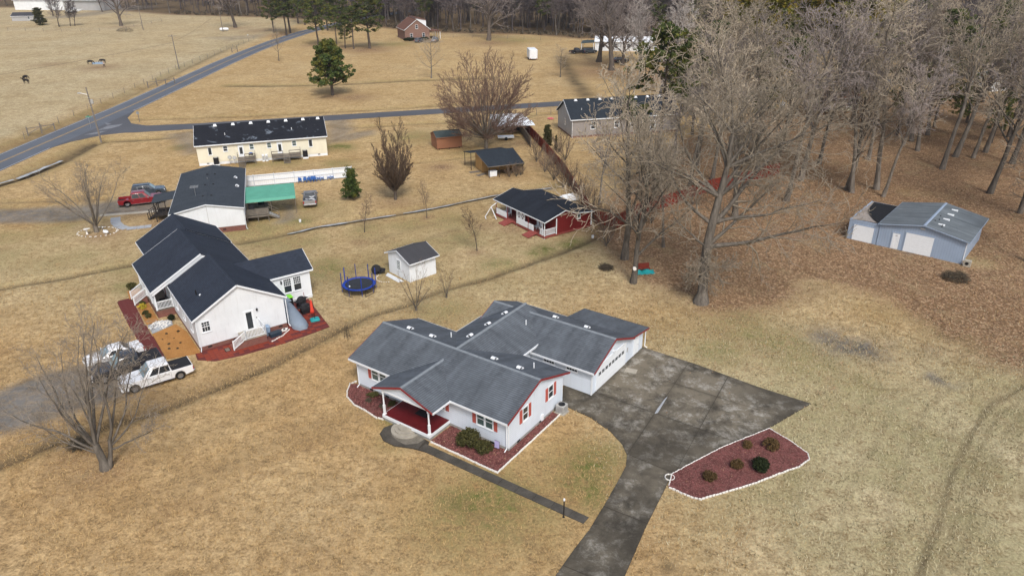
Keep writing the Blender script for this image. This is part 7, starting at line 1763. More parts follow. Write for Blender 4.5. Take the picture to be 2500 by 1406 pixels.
def rail_gate(q, rz, label, n=3):
    o = thing('pasture_brace', label, 'fence', q, rz)
    for k in range(n): MB().bbox((k * 2.6, 0, -0.2), 0.2, 0.2, (1.9, 2.3, 1.8)[k % 3]).build('post', M['pole_wood'], o)
    for k in range(n - 1): MB().tube([(k * 2.6, 0, 1.35), (k * 2.6 + 2.6, 0, 1.3)], 0.07, 6).build('rail', M['pole_wood'], o); MB().tube([(k * 2.6, 0, 0.2), (k * 2.6 + 2.6, 0, 1.25)], 0.05, 6).build('diagonal', M['pole_wood'], o)
rail_gate((-100.70, 151.89), 0.85, 'timber corner brace of the pasture fence nearest the junction')
rail_gate((-100.15, 206.74), 0.9, 'timber fence brace midway along the pasture', 4)
rail_gate((-100.90, 276.66), 1.1, 'small timber fence brace near the pond', 2)
def wire_fence(name, label, line, gap, h, pr=0.06):
    o = thing(name, label, 'fence', line[0])
    L = dense([(p[0] - line[0][0], p[1] - line[0][1]) for p in line], gap)
    me_ = MB().tube([(0, 0, -0.2), (0, 0, h)], pr, 5).mesh('post', M['pole_wood'])
    for p in L: link('post', me_, o, (p[0], p[1], 0))
    for z_ in (h * 0.35, h * 0.65, h * 0.93):
        MB().tube([(p[0], p[1], z_) for p in L], 0.012, 3, False).build('wire', M['metal'], o)
wire_fence('wire_fence', 'post and wire fence along the far side of the pasture', [(-231.04, 355.56), (-203.76, 350.55), (-177.78, 350.66), (-178.06, 373.75), (-176.65, 393.48)], 7.0, 1.5)
wire_fence('wire_fence', 'post and wire fence between the pasture and the road', [(-99.77, 149.06), (-101.50, 177.39), (-103.54, 206.24), (-105.49, 238.40), (-105.38, 277.96), (-105.02, 314.64)], 6.0, 1.3)
wire_fence('wire_fence', 'thin wire fence along the edge of the far woods', [(-31.60, 318.97), (-7.71, 314.80), (12.13, 306.86), (27.86, 299.47)], 7.0, 1.4)
wire_fence('wire_fence', 'low wire fence in front of the pale grey house', [(5.91, 168.95), (9.24, 169.73), (10.87, 170.13)], 4.0, 1.3)

# ---------------------------------------------------------------- horses and the person at the trough
def skin_obj(name, verts, edges, mat, parent, sub=2, root=0):
    me = bpy.data.meshes.new(name)
    me.from_pydata([v[0] for v in verts], edges, [])
    me.materials.append(mat)
    o = link(name, me, parent)
    sm_ = o.modifiers.new('skin', 'SKIN')
    for i, v in enumerate(verts):
        r_ = v[1] if hasattr(v[1], '__len__') else (v[1], v[1])
        me.skin_vertices[0].data[i].radius = r_
        me.skin_vertices[0].data[i].use_root = (i == root)
    sm_.use_smooth_shade = True
    ss = o.modifiers.new('sub', 'SUBSURF'); ss.levels = sub; ss.render_levels = sub
    return o
def horse(q, rz, label, graze, group=None):
    o = thing('horse', label, 'horse', q, rz, group)
    v = [((-0.55, 0, 1.12), (0.30, 0.32)), ((0, 0, 1.08), (0.29, 0.33)), ((0.5, 0, 1.12), (0.25, 0.33))]
    e = [(0, 1), (1, 2)]
    if graze: nk = [((0.85, 0, 1.15), (0.15, 0.2)), ((1.2, 0, 0.75), (0.10, 0.14)), ((1.35, 0, 0.45), (0.10, 0.12)), ((1.48, 0, 0.18), (0.06, 0.07))]
    else: nk = [((0.85, 0, 1.3), (0.15, 0.2)), ((1.12, 0, 1.55), (0.11, 0.15)), ((1.3, 0, 1.62), (0.10, 0.13)), ((1.58, 0, 1.38), (0.06, 0.075))]
    i = len(v); v += nk; e += [(2, i), (i, i + 1), (i + 1, i + 2), (i + 2, i + 3)]
    for sx, sy in ((0.5, 1), (0.5, -1)):
        i = len(v); v += [((sx + 0.05, sy * 0.17, 0.72), (0.10, 0.11)), ((sx + 0.06, sy * 0.17, 0.42), 0.055), ((sx + 0.04, sy * 0.17, 0.12), 0.042), ((sx + 0.07, sy * 0.17, 0.03), 0.06)]; e += [(2, i), (i, i + 1), (i + 1, i + 2), (i + 2, i + 3)]
    for sx, sy in ((-0.6, 1), (-0.6, -1)):
        i = len(v); v += [((sx + 0.06, sy * 0.18, 0.76), (0.13, 0.14)), ((sx - 0.12, sy * 0.18, 0.48), 0.065), ((sx - 0.06, sy * 0.18, 0.14), 0.045), ((sx - 0.02, sy * 0.18, 0.03), 0.06)]; e += [(0, i), (i, i + 1), (i + 1, i + 2), (i + 2, i + 3)]
    i = len(v); v += [((-0.88, 0, 1.15), 0.06), ((-0.98, 0, 0.8), 0.06), ((-0.95, 0, 0.5), 0.03)]; e += [(0, i), (i, i + 1), (i + 1, i + 2)]
    skin_obj('body', v, e, M['horse_black'], o, 1, 1)
    hx, hz = (1.2, 0.86) if graze else (1.2, 1.78)
    for s in (-1, 1): MB().tube([(hx, s * 0.06, hz - 0.08), (hx + 0.01, s * 0.08, hz + 0.08)], [0.03, 0.006], 5).build('ear', M['horse_black'], o)
    return o
horse((-138.08, 213.96), PI - 0.1, 'dark bay horse standing side-on with its head lowered', False)
horse((-142.07, 220.25), 1.4, 'dark horse standing just behind the side-on bay', True)
horse((-138.52, 250.03), 0.2, 'dark horse drinking at the trough from the pole-less side', True)
horse((-135.62, 252.59), PI + 0.1, 'dark horse drinking at the trough behind the person', True)
o = thing('water_trough', 'long blue-grey water trough between two horses', 'trough', (-136.36, 250.83), 0.1)
tp = MB().box(-1.6, 1.6, -0.5, -0.45, 0, 0.6).box(-1.6, 1.6, 0.45, 0.5, 0, 0.6).box(-1.6, -1.55, -0.45, 0.45, 0, 0.6).box(1.55, 1.6, -0.45, 0.45, 0, 0.6).box(-1.55, 1.55, -0.45, 0.45, 0, 0.1)
tp.build('tank', M['blue_bin'], o); MB().box(-1.54, 1.54, -0.44, 0.44, 0.45, 0.5).build('water', M['water'], o)
o = thing('person', 'person in a white top and dark trousers walking by the horse trough', 'person', (-130.72, 243.63), -0.5)
v = [((0, 0, 0.98), (0.16, 0.12)), ((0, 0, 1.2), (0.15, 0.11)), ((0.03, 0, 1.42), (0.19, 0.12)), ((0.05, 0, 1.54), 0.06), ((0.08, 0, 1.64), (0.08, 0.09)), ((0.09, 0, 1.74), (0.085, 0.095)), ((0.08, 0, 1.82), (0.05, 0.06)),
     ((0.05, 0.11, 0.9), (0.1, 0.1)), ((0.18, 0.11, 0.5), 0.07), ((0.16, 0.11, 0.1), 0.05), ((0.28, 0.11, 0.04), 0.045),
     ((-0.05, -0.11, 0.9), (0.1, 0.1)), ((-0.1, -0.11, 0.5), 0.07), ((-0.3, -0.11, 0.14), 0.05), ((-0.2, -0.11, 0.05), 0.045),
     ((0.02, 0.22, 1.4), 0.065), ((-0.05, 0.27, 1.12), 0.05), ((0.1, 0.26, 0.9), 0.04), ((0.15, 0.25, 0.82), 0.035),
     ((0.04, -0.22, 1.4), 0.065), ((0.12, -0.27, 1.14), 0.05), ((0.3, -0.24, 1.0), 0.04), ((0.37, -0.23, 0.97), 0.035)]
e = [(0, 1), (1, 2), (2, 3), (3, 4), (4, 5), (5, 6), (0, 7), (7, 8), (8, 9), (9, 10), (0, 11), (11, 12), (12, 13), (13, 14), (2, 15), (15, 16), (16, 17), (17, 18), (2, 19), (19, 20), (20, 21), (21, 22)]
skin_obj('body', v, e, M['skin'], o, 1, 0)
gv = lambda idx, k, dz=0: [((v[i][0][0], v[i][0][1], v[i][0][2] + dz), tuple(x * k for x in (v[i][1] if hasattr(v[i][1], '__len__') else (v[i][1],) * 2))) for i in idx]
skin_obj('trousers', gv([0, 7, 8, 9, 11, 12, 13], 1.18), [(0, 1), (1, 2), (2, 3), (0, 4), (4, 5), (5, 6)], M['jeans'], o, 1, 0)
skin_obj('shirt', gv([0, 1, 2, 15, 16, 19, 20], 1.2, 0.02), [(0, 1), (1, 2), (2, 3), (3, 4), (2, 5), (5, 6)], M['shirt'], o, 1, 1)
MB().ball((0.07, 0, 1.79), (0.105, 0.1, 0.09), 10, 6).build('hair', M['hair'], o, True)

# ---------------------------------------------------------------- trees and plants
def unit(v):
    l = math.sqrt(v[0] * v[0] + v[1] * v[1] + v[2] * v[2]) or 1
    return (v[0] / l, v[1] / l, v[2] / l)
def bend(d, ang, az):
    """direction d tilted by ang about an axis chosen by azimuth az"""
    r = (1, 0, 0) if abs(d[2]) > 0.9 else (0, 0, 1)
    a = unit((d[1] * r[2] - d[2] * r[1], d[2] * r[0] - d[0] * r[2], d[0] * r[1] - d[1] * r[0]))
    b = (d[1] * a[2] - d[2] * a[1], d[2] * a[0] - d[0] * a[2], d[0] * a[1] - d[1] * a[0])
    c, s = math.cos(ang), math.sin(ang)
    x, y = math.cos(az) * s, math.sin(az) * s
    return (d[0] * c + a[0] * x + b[0] * y, d[1] * c + a[1] * x + b[1] * y, d[2] * c + a[2] * x + b[2] * y)
def grow(R, p, d, L, r, lvl, S, out):
    """one branch and, recursively, what it carries; S holds per-level settings"""
    n = S['seg'][lvl]; st = L / n; w = S['wob'][lvl]; up = S['up'][lvl]
    pts = [p]; rad = [r]; dirs = [d]
    for i in range(n):
        d = unit((d[0] + R.gauss(0, w), d[1] + R.gauss(0, w), d[2] + R.gauss(0, w) + up))
        p = (p[0] + d[0] * st, p[1] + d[1] * st, p[2] + d[2] * st)
        pts.append(p); dirs.append(d); rad.append(max(S['rmin'], r * (1 - (i + 1) / n * S['tap'][lvl])))
    out.append((lvl, pts, rad))
    if lvl + 1 >= len(S['seg']): return
    k = S['n'][lvl]; az = R.uniform(0, 6.28)
    for j in range(k):
        t = S['t0'][lvl] + (1 - S['t0'][lvl]) * ((j + R.uniform(0.1, 0.9)) / k) ** S.get('tp', 1.0)
        x = t * n; i = min(int(x), n - 1); f = x - i
        q = tuple(pts[i][m] + (pts[i + 1][m] - pts[i][m]) * f for m in range(3))
        rr2 = rad[i] + (rad[i + 1] - rad[i]) * f
        az += 2.4 + R.uniform(-0.5, 0.5)
        ang = S['ang'][lvl] * R.uniform(0.7, 1.25) * (1.15 - 0.35 * t)
        cl = S['len'][lvl] * L * (1.12 - S['fall'][lvl] * t) * R.uniform(0.7, 1.2)
        grow(R, q, bend(dirs[i + 1], ang, az), cl, min(rr2 * 0.85, max(S['rmin'], rr2 * S['rk'][lvl])), lvl + 1, S, out)
def tubes(branches, sides):
    """many branch polylines to one vertex and face array"""
    groups = {}
    for lvl, pts, rad in branches: groups.setdefault((len(pts), sides[min(lvl, len(sides) - 1)]), []).append((pts, rad))
    VV = []; FF = []; off = 0
    for (n, k), L in groups.items():
        Pn = np.array([a for a, b in L], 'f'); Rn = np.array([b for a, b in L], 'f')
        T = np.empty_like(Pn); T[:, 1:-1] = Pn[:, 2:] - Pn[:, :-2]; T[:, 0] = Pn[:, 1] - Pn[:, 0]; T[:, -1] = Pn[:, -1] - Pn[:, -2]
        T /= np.linalg.norm(T, axis=2, keepdims=True) + 1e-9
        ref = np.where(np.abs(T[:, :1, 2:3]) > 0.9, np.array([[[1, 0, 0]]], 'f'), np.array([[[0, 0, 1]]], 'f'))
        A = np.cross(T, np.broadcast_to(ref, T.shape)); A /= np.linalg.norm(A, axis=2, keepdims=True) + 1e-9
        Bv = np.cross(T, A)
        th = np.arange(k) * 2 * PI / k
        V = Pn[:, :, None, :] + Rn[:, :, None, None] * (A[:, :, None, :] * np.cos(th)[None, None, :, None] + Bv[:, :, None, :] * np.sin(th)[None, None, :, None])
        b = len(L)
        ids = np.arange(b * n * k).reshape(b, n, k) + off
        nx_ = np.roll(ids, -1, axis=2)
        FF.append(np.stack([ids[:, :-1], nx_[:, :-1], nx_[:, 1:], ids[:, 1:]], -1).reshape(-1, 4))
        VV.append(V.reshape(-1, 3)); off += b * n * k
    return np.concatenate(VV), np.concatenate(FF)
BASE = dict(seg=[8, 6, 5, 3, 2], wob=[0.05, 0.12, 0.16, 0.2, 0.22], up=[0.02, 0.06, 0.05, 0.03, 0.02], tap=[0.75, 0.85, 0.85, 0.8, 0.7], n=[12, 8, 6, 4], t0=[0.35, 0.2, 0.15, 0.15], ang=[0.85, 0.75, 0.7, 0.7], len=[0.5, 0.5, 0.45, 0.42], fall=[0.5, 0.5, 0.4, 0.4], rk=[0.5, 0.5, 0.5, 0.55], rmin=0.012)
def flare(br, amt=1.35):
    lvl, pts, rad = br[0]
    rad[0] *= amt if len(pts) > 4 else 1.0
    return br
def bare_meshes(seed, H_, r0, split=1, bm_='bark_grey', tm='twig_grey', sides=(10, 7, 4, 3, 3), first=None, **kw):
    S = dict(BASE); S.update(kw)
    R = random.Random(seed); out = []
    if first: first(R, S, out)
    else: grow(R, (0, 0, -0.15), (R.gauss(0, 0.03), R.gauss(0, 0.03), 1), H_, r0, 0, S, out)
    flare(out)
    tr = [b for b in out if b[0] <= split]; cr = [b for b in out if b[0] > split]
    V, F_ = tubes(tr, sides); a = np_mesh('trunk', V, F_, M[bm_], True)
    V, F_ = tubes(cr, sides); c = np_mesh('crown', V, F_, M[tm], True)
    return a, c
def plant(name, label, cat, meshes, q, rz=0.0, sc=1.0, group=None, names=('trunk', 'crown')):
    o = thing(name, label, cat, q, rz, group)
    o.scale = (sc, sc, sc) if not hasattr(sc, '__len__') else sc
    for n, m_ in zip(names, meshes):
        if m_: link(n, m_, o)
    return o

# foliage clumps
def leaf_cloud(R, centres, radii, per, size, flat=0.0, long=1.0):
    """small leaf quads scattered through blobs; returns verts and quads"""
    C = np.repeat(np.asarray(centres, 'f'), per, axis=0); Rr = np.repeat(np.asarray(radii, 'f'), per, axis=0)
    n = len(C)
    d = R.normal(size=(n, 3)); d /= np.linalg.norm(d, axis=1, keepdims=True)
    d[:, 2] *= (1 - flat)
    P_ = C + d * Rr[:, None] * (R.rand(n, 1) ** 0.45)
    a = R.normal(size=(n, 3)) + d * 0.8; a /= np.linalg.norm(a, axis=1, keepdims=True)
    b = np.cross(a, R.normal(size=(n, 3))); b /= np.linalg.norm(b, axis=1, keepdims=True)
    s = size * (0.6 + 0.8 * R.rand(n, 1))
    V = np.stack([P_ - b * s * 0.5, P_ + a * s * long * 0.6, P_ + b * s * 0.5, P_ - a * s * long * 0.6], 1).reshape(-1, 3)
    return V, np.arange(n * 4).reshape(-1, 4)
def pine_meshes(seed, H_, r0, base=0.35, spread=0.26, mat='needle', per=26, size=0.42, nb=46, shape='round', bm_='bark_dark'):
    R = random.Random(seed); Rn = np.random.RandomState(seed)
    out = []
    S = dict(BASE, seg=[10, 4], n=[0], wob=[0.02, 0.1], up=[0.02, 0.06], rmin=0.02)
    grow(R, (0, 0, -0.15), (R.gauss(0, 0.02), R.gauss(0, 0.02), 1), H_, r0, 1, dict(S, seg=[10, 10], wob=[0.02, 0.02], up=[0, 0.02], tap=[0.85, 0.85]), out)
    tp_ = out[0][1]; trr = out[0][2]
    cen = []; rad = []
    for k in range(nb):
        t = base + (1 - base) * (k + R.random()) / nb
        i = min(int(t * 10), 9); f = t * 10 - i
        q = tuple(tp_[i][m] + (tp_[i + 1][m] - tp_[i][m]) * f for m in range(3))
        tt = (t - base) / (1 - base)
        if shape == 'cone': w = (1.02 - tt)
        elif shape == 'round': w = math.sqrt(max(0.03, 1 - (tt * 1.15 - 0.35) ** 2 * 1.6))
        else: w = (1.08 - tt) ** 0.7
        L = H_ * spread * w * R.uniform(0.55, 1.15)
        az = k * 2.4 + R.uniform(-0.4, 0.4)
        el = R.uniform(-0.05, 0.4) + 0.5 * tt
        d = (math.cos(az) * math.cos(el), math.sin(az) * math.cos(el), math.sin(el))
        b = []
        grow(R, q, d, L, max(0.03, trr[i] * 0.35), 0, dict(S, seg=[4], wob=[0.1], up=[0.06], tap=[0.8]), b)
        out.append((2, b[0][1], b[0][2]))
        for m in (2, 3, 4):
            if m == 2 and R.random() < 0.5: continue
            c = b[0][1][m]
            for _ in range(2 if m > 2 else 1):
                s = size * R.uniform(1.0, 1.9)
                cen.append((c[0] + R.gauss(0, s * 0.7), c[1] + R.gauss(0, s * 0.7), c[2] + R.gauss(0, s * 0.35) + 0.1)); rad.append(s)
    V, F_ = tubes([(0 if b[0] == 1 else 2, b[1], b[2]) for b in out], (9, 5, 4)); a = np_mesh('trunk', V, F_, M[bm_], True)
    V, F_ = leaf_cloud(Rn, cen, rad, per, size * 0.55, 0.35, 1.5)
    c = np_mesh('crown', V, F_, M[mat])
    return a, c
def shrub_meshes(seed, rx, rz_, mat, n=60, per=45, size=0.10, stems=True):
    R = random.Random(seed); Rn = np.random.RandomState(seed)
    cen = []; rad = []
    for k in range(n):
        a = R.uniform(0, 6.28); z = R.uniform(-0.55, 1); q = math.sqrt(max(0, 1 - z * z)) * R.uniform(0.55, 1.0)
        cen.append((rx * 0.8 * q * math.cos(a), rx * 0.8 * q * math.sin(a), rz_ * (0.52 + 0.42 * z))); rad.append(rx * R.uniform(0.16, 0.30))
    V, F_ = leaf_cloud(Rn, cen, rad, per, size, 0, 1.2)
    c = np_mesh('foliage', V, F_, M[mat])
    br = []
    for k in range(7):
        a = k * 0.9; br.append((0, [(0, 0, -0.05), (rx * 0.2 * math.cos(a), rx * 0.2 * math.sin(a), rz_ * 0.3), (rx * 0.55 * math.cos(a), rx * 0.55 * math.sin(a), rz_ * 0.7)], [0.03, 0.022, 0.012]))
    V, F_ = tubes(br, (5,)); s = np_mesh('stem', V, F_, M['bark_dark'], True)
    return s, c

# --- hero: low-forking bare tree on the front lawn
def left_first(R, S, out):
    out.append((0, [(0, 0, -0.1), (-0.06, 0.05, 0.7), (-0.2, 0.1, 1.5), (-0.3, 0.12, 2.2)], [0.46, 0.30, 0.27, 0.24]))
    SS = dict(S)
    limbs = [((-0.62, 0.30, 1.0), 8.6, 0.16, -0.2, 1.5), ((-0.40, -0.20, 1.1), 7.6, 0.13, -0.25, 1.9), ((-0.12, 0.35, 1.2), 9.2, 0.15, -0.28, 2.1), ((0.05, 0.15, 1.25), 9.4, 0.14, -0.3, 2.2), ((0.25, 0.35, 1.15), 9.0, 0.13, -0.28, 2.1),
             ((-0.95, 0.15, 0.62), 7.2, 0.12, -0.22, 1.6), ((0.0, -0.3, 1.1), 5.6, 0.10, -0.3, 2.2), ((-0.35, 0.5, 1.0), 8.6, 0.12, -0.25, 1.9), ((-0.8, 0.5, 0.8), 8.0, 0.11, -0.25, 1.8), ((-1.0, -0.15, 0.35), 5.0, 0.08, -0.2, 1.3)]
    for d, L, r, x, z in limbs: grow(R, (x, 0.1, z), unit(d), L, r, 1, SS, out)
    # second stem from the base
    out.append((0, [(0.2, 0.1, -0.1), (0.42, 0.25, 0.8), (0.55, 0.4, 1.6), (0.6, 0.5, 2.3)], [0.24, 0.17, 0.15, 0.14]))
    for d, L, r, x, z in (((0.35, 0.3, 1.2), 8.8, 0.12, 0.6, 2.2), ((0.7, 0.4, 0.9), 8.0, 0.10, 0.55, 1.8), ((1.0, 0.05, 0.30), 6.0, 0.085, 0.52, 1.4), ((0.1, 0.4, 1.3), 8.3, 0.10, 0.6, 2.2), ((0.9, 0.3, 0.6), 6.5, 0.08, 0.55, 1.7)): grow(R, (x, 0.45, z), unit(d), L, r, 1, SS, out)
TS = dict(seg=[8, 9, 6, 4, 3], wob=[0.05, 0.07, 0.13, 0.18, 0.2], up=[0, 0.02, 0.035, 0.02, 0.0], n=[0, 11, 6, 4], t0=[0.3, 0.28, 0.18, 0.18], ang=[0.8, 0.62, 0.65, 0.7], len=[0.5, 0.34, 0.45, 0.5], fall=[0.5, 0.45, 0.4, 0.4], rk=[0.5, 0.42, 0.45, 0.55], rmin=0.011, tap=[0.7, 0.88, 0.85, 0.75, 0.6])
plant('bare_tree', 'low-forking bare lawn tree in front of the parked trucks', 'tree', bare_meshes(11, 1, 1, 1, 'bark_grey', 'twig_lawn', first=left_first, **dict(TS, wob=[0.05, 0.10, 0.15, 0.2, 0.2])), (-30.91, 44.40))
# --- hero: huge sprawling tree at the wood's edge
def big_first(R, S, out):
    trunk = [(0, 0, -0.2), (0.1, 0.2, 1.2), (0.15, 0.7, 3.5), (0.3, 1.2, 6.0), (0.7, 1.6, 8.5), (1.2, 1.9, 11.5), (1.7, 2.1, 14.5), (1.9, 2.2, 18)]
    out.append((0, trunk, [0.72, 0.55, 0.50, 0.48, 0.44, 0.36, 0.27, 0.17]))
    limbs = [(3, (1.0, -0.1, 0.26), 14, 0.28), (3, (1.0, 0.5, 0.42), 13, 0.24), (4, (1.0, 0.5, 1.0), 14, 0.24), (5, (-0.8, 0.6, 0.7), 11, 0.2), (5, (-1.0, 0.0, 0.5), 9, 0.18), (6, (0.2, 0.9, 0.8), 11, 0.18), (5, (1.0, 0.2, 0.6), 14, 0.22), (4, (1.0, 0.1, 0.75), 14, 0.28), (4, (0.9, -0.55, 0.55), 11, 0.22), (4, (-0.7, 0.5, 0.75), 10, 0.22), (5, (0.7, 0.5, 1.0), 12, 0.24), (5, (-0.75, -0.35, 0.75), 10, 0.2), (5, (0.45, -0.8, 0.7), 10, 0.2), (6, (-0.4, 0.4, 1.1), 10, 0.2), (6, (0.5, 0.1, 1.1), 10, 0.18), (6, (0.9, 0.5, 0.6), 10, 0.18), (6, (-0.1, -0.5, 1.0), 9, 0.17), (7, (0.1, 0.1, 1.0), 7, 0.14), (7, (0.6, -0.3, 0.9), 7, 0.13), (7, (-0.6, 0.1, 0.8), 7, 0.13), (3, (-0.85, -0.2, 0.45), 7, 0.14), (2, (0.6, -0.6, 0.3), 4, 0.08), (6, (1.0, -0.2, 0.5), 12, 0.2)]
    for i, d, L, r in limbs: grow(R, trunk[i], unit(d), L, r, 1, S, out)
    # ivy-thin epicormic shoots low on the trunk
    for k in range(46):
        z = R.uniform(2.2, 6.2); a = R.uniform(0, 6.28)
        grow(R, (0.15 + 0.3 * math.cos(a), 0.15 + z * 0.17 + 0.3 * math.sin(a), z), unit((math.cos(a), math.sin(a), R.uniform(-0.5, 0.3))), R.uniform(1.2, 2.6), 0.03, 2, dict(S, up=[0, 0, -0.06, -0.03, 0], wob=[0, 0, 0.25, 0.28, 0.3]), out)
TB = dict(seg=[8, 9, 6, 4, 3], wob=[0.05, 0.13, 0.18, 0.22, 0.25], up=[0, 0.025, 0.03, 0.01, 0.0], n=[0, 11, 6, 3], t0=[0.3, 0.18, 0.15, 0.15], ang=[0.8, 0.78, 0.72, 0.7], len=[0.5, 0.44, 0.5, 0.5], fall=[0.5, 0.4, 0.4, 0.4], rk=[0.5, 0.5, 0.55, 0.65], rmin=0.024, tap=[0.7, 0.9, 0.85, 0.75, 0.6])
plant('bare_tree', 'huge sprawling bare hardwood with long low limbs at the edge of the woods', 'tree', bare_meshes(23, 1, 1, 1, first=big_first, **TB), (20.72, 71.86))
# --- round maple and columnar pear
def vase_first(nst, spread, L, r, zf, up, ball=None):
    def f(R, S, out):
        out.append((0, [(0, 0, -0.1), (0, 0, zf * 0.5), (0, 0, zf)], [r * 3.2, r * 2.7, r * 2.9]))
        for k in range(nst):
            a = k * 2.4 + R.uniform(-0.3, 0.3); s = spread * math.sqrt((k + 0.6) / nst)
            if ball:
                th = (ball[3] if len(ball) > 3 else 1.42) * math.sqrt((k + 0.6) / nst); d_ = (math.sin(th) * math.cos(a), math.sin(th) * math.sin(a), math.cos(th))
                cz, rx, rz_ = ball[:3]; q0 = zf - cz
                A_ = (math.sin(th) / rx) ** 2 + (math.cos(th) / rz_) ** 2; B2 = 2 * math.cos(th) * q0 / rz_ ** 2; C_ = (q0 / rz_) ** 2 - 1
                Lb = (-B2 + math.sqrt(max(0, B2 * B2 - 4 * A_ * C_))) / (2 * A_)
                grow(R, (0.3 * d_[0], 0.3 * d_[1], zf * R.uniform(0.75, 1.05)), unit((d_[0], d_[1], d_[2] + 0.12)), max(3.0, Lb) * R.uniform(0.88, 1.04), r * R.uniform(0.7, 1.1), 1, S, out)
                continue
            grow(R, (0.4 * r * 3 * math.cos(a), 0.4 * r * 3 * math.sin(a), zf * R.uniform(0.7, 1.1)), unit((s * math.cos(a), s * math.sin(a), up)), L * R.uniform(0.85, 1.1) * (1 - 0.16 * s), r * R.uniform(0.7, 1.15), 1, S, out)
    return f
TV = dict(seg=[3, 9, 6, 4, 2], wob=[0.02, 0.045, 0.07, 0.1, 0.12], up=[0, 0.02, 0.05, 0.04, 0.03], n=[0, 12, 7, 4], t0=[0.3, 0.28, 0.2, 0.2], ang=[0.5, 0.42, 0.45, 0.5], len=[0.5, 0.34, 0.42, 0.45], fall=[0.4, 0.4, 0.35, 0.3], rk=[0.5, 0.4, 0.5, 0.6], rmin=0.02, tap=[0.5, 0.9, 0.8, 0.7, 0.5])
plant('bare_tree', 'broad round-crowned bare maple with many fanning stems by the carport', 'tree', bare_meshes(31, 1, 1, 1, 'bark_grey', 'twig_red', first=vase_first(62, 1.5, 13.4, 0.13, 2.4, 1.0, (8.6, 9.0, 8.0)), **dict(TV, n=[0, 11, 6, 3], t0=[0.3, 0.35, 0.2, 0.2], up=[0, 0.01, 0.02, 0.02, 0.02], len=[0.5, 0.27, 0.42, 0.45], rmin=0.022, wob=[0.02, 0.05, 0.09, 0.14, 0.16])), (-4.78, 138.68))
TC = dict(TV, up=[0, 0.035, 0.10, 0.08, 0.06], n=[0, 13, 7, 4], ang=[0.4, 0.5, 0.45, 0.45], len=[0.4, 0.26, 0.4, 0.45], t0=[0.3, 0.12, 0.2, 0.2])
plant('bare_tree', 'narrow upswept bare pear tree on the middle lawn', 'tree', bare_meshes(37, 1, 1, 1, 'bark_dark', 'twig_brown', first=vase_first(40, 0.36, 10.6, 0.085, 1.7, 1.0, (6.2, 3.3, 6.3, 0.95)), **dict(TC, n=[0, 13, 7, 4], up=[0, 0.05, 0.08, 0.06, 0.05], len=[0.4, 0.22, 0.4, 0.45], rmin=0.018)), (-17.88, 108.07))
# --- grey multi-stemmed tree by the manufactured home
plant('bare_tree', 'pale grey multi-stemmed bare tree inside the stone ring', 'tree', bare_meshes(41, 1, 1, 1, 'bark_grey', 'twig_lawn', first=vase_first(11, 0.85, 9.2, 0.11, 1.0, 1.0), **dict(TS, n=[0, 9, 6, 3], rmin=0.012)), (-57.34, 94.87))
# --- second tree group by the bench
o = plant('bare_tree', 'tall bare tree with a pale sawn limb scar beside the red bench', 'tree', bare_meshes(43, 16.5, 0.34, n=[17, 8, 5, 3], t0=[0.2, 0.2, 0.15, 0.15], ang=[0.62, 0.72, 0.7, 0.7], len=[0.45, 0.46, 0.5, 0.5], rk=[0.55, 0.55, 0.6, 0.65], rmin=0.024), (14.09, 77.08))
MB(Matrix.Translation((0, -0.2, 1.9)) @ Matrix.Rotation(PI / 2, 4, 'X')).lathe([(0.2, -0.1), (0.2, 0.22), (0.02, 0.23)], 12).build('sawn_limb', M['white_stone'], o)
# --- prototypes for the woods
P1 = bare_meshes(101, 22, 0.36, n=[17, 8, 5, 3], t0=[0.30, 0.2, 0.15, 0.15], ang=[0.80, 0.72, 0.7, 0.7], len=[0.40, 0.5, 0.5, 0.5], rk=[0.5, 0.55, 0.6, 0.65], rmin=0.028, wob=[0.05, 0.13, 0.18, 0.22, 0.25])
P2 = bare_meshes(102, 24, 0.33, n=[15, 8, 5, 3], t0=[0.40, 0.2, 0.15, 0.15], ang=[0.68, 0.7, 0.7, 0.7], len=[0.38, 0.5, 0.5, 0.5], rk=[0.5, 0.55, 0.6, 0.65], rmin=0.028, wob=[0.06, 0.15, 0.2, 0.24, 0.25])
P3 = bare_meshes(103, 20, 0.42, n=[17, 8, 5, 3], t0=[0.18, 0.2, 0.15, 0.15], ang=[0.85, 0.75, 0.7, 0.7], len=[0.5, 0.48, 0.5, 0.5], rk=[0.5, 0.55, 0.6, 0.65], rmin=0.028, wob=[0.07, 0.15, 0.2, 0.24, 0.25])
P4 = bare_meshes(104, 20, 0.32, 1, 'bark_grey', 'twig_pale', n=[17, 8, 5, 3], t0=[0.25, 0.2, 0.15, 0.15], ang=[0.6, 0.6, 0.6, 0.6], len=[0.42, 0.5, 0.5, 0.5], rk=[0.5, 0.55, 0.6, 0.65], rmin=0.034)
def recolour(pm_, tm):
    c = pm_[1].copy(); c.materials.clear(); c.materials.append(M[tm]); return (pm_[0], c)
P1S, P2S, P3S = recolour(P1, 'twig_grey_brown'), recolour(P2, 'twig_lilac'), recolour(P3, 'twig_grey_brown')
P2R = recolour(P2, 'twig_red')
PF1 = bare_meshes(105, 17, 0.32, 1, 'bark_dark', 'twig_far', (6, 4, 3, 3), seg=[7, 5, 4, 3], n=[17, 9, 6], t0=[0.25, 0.15, 0.12], ang=[0.7, 0.7, 0.7], len=[0.42, 0.48, 0.5], rmin=0.055)
PF2 = bare_meshes(106, 19, 0.34, 1, 'bark_grey', 'twig_far', (6, 4, 3, 3), seg=[7, 5, 4, 3], n=[16, 9, 6], t0=[0.32, 0.15, 0.12], ang=[0.8, 0.7, 0.7], len=[0.40, 0.5, 0.5], rmin=0.055)
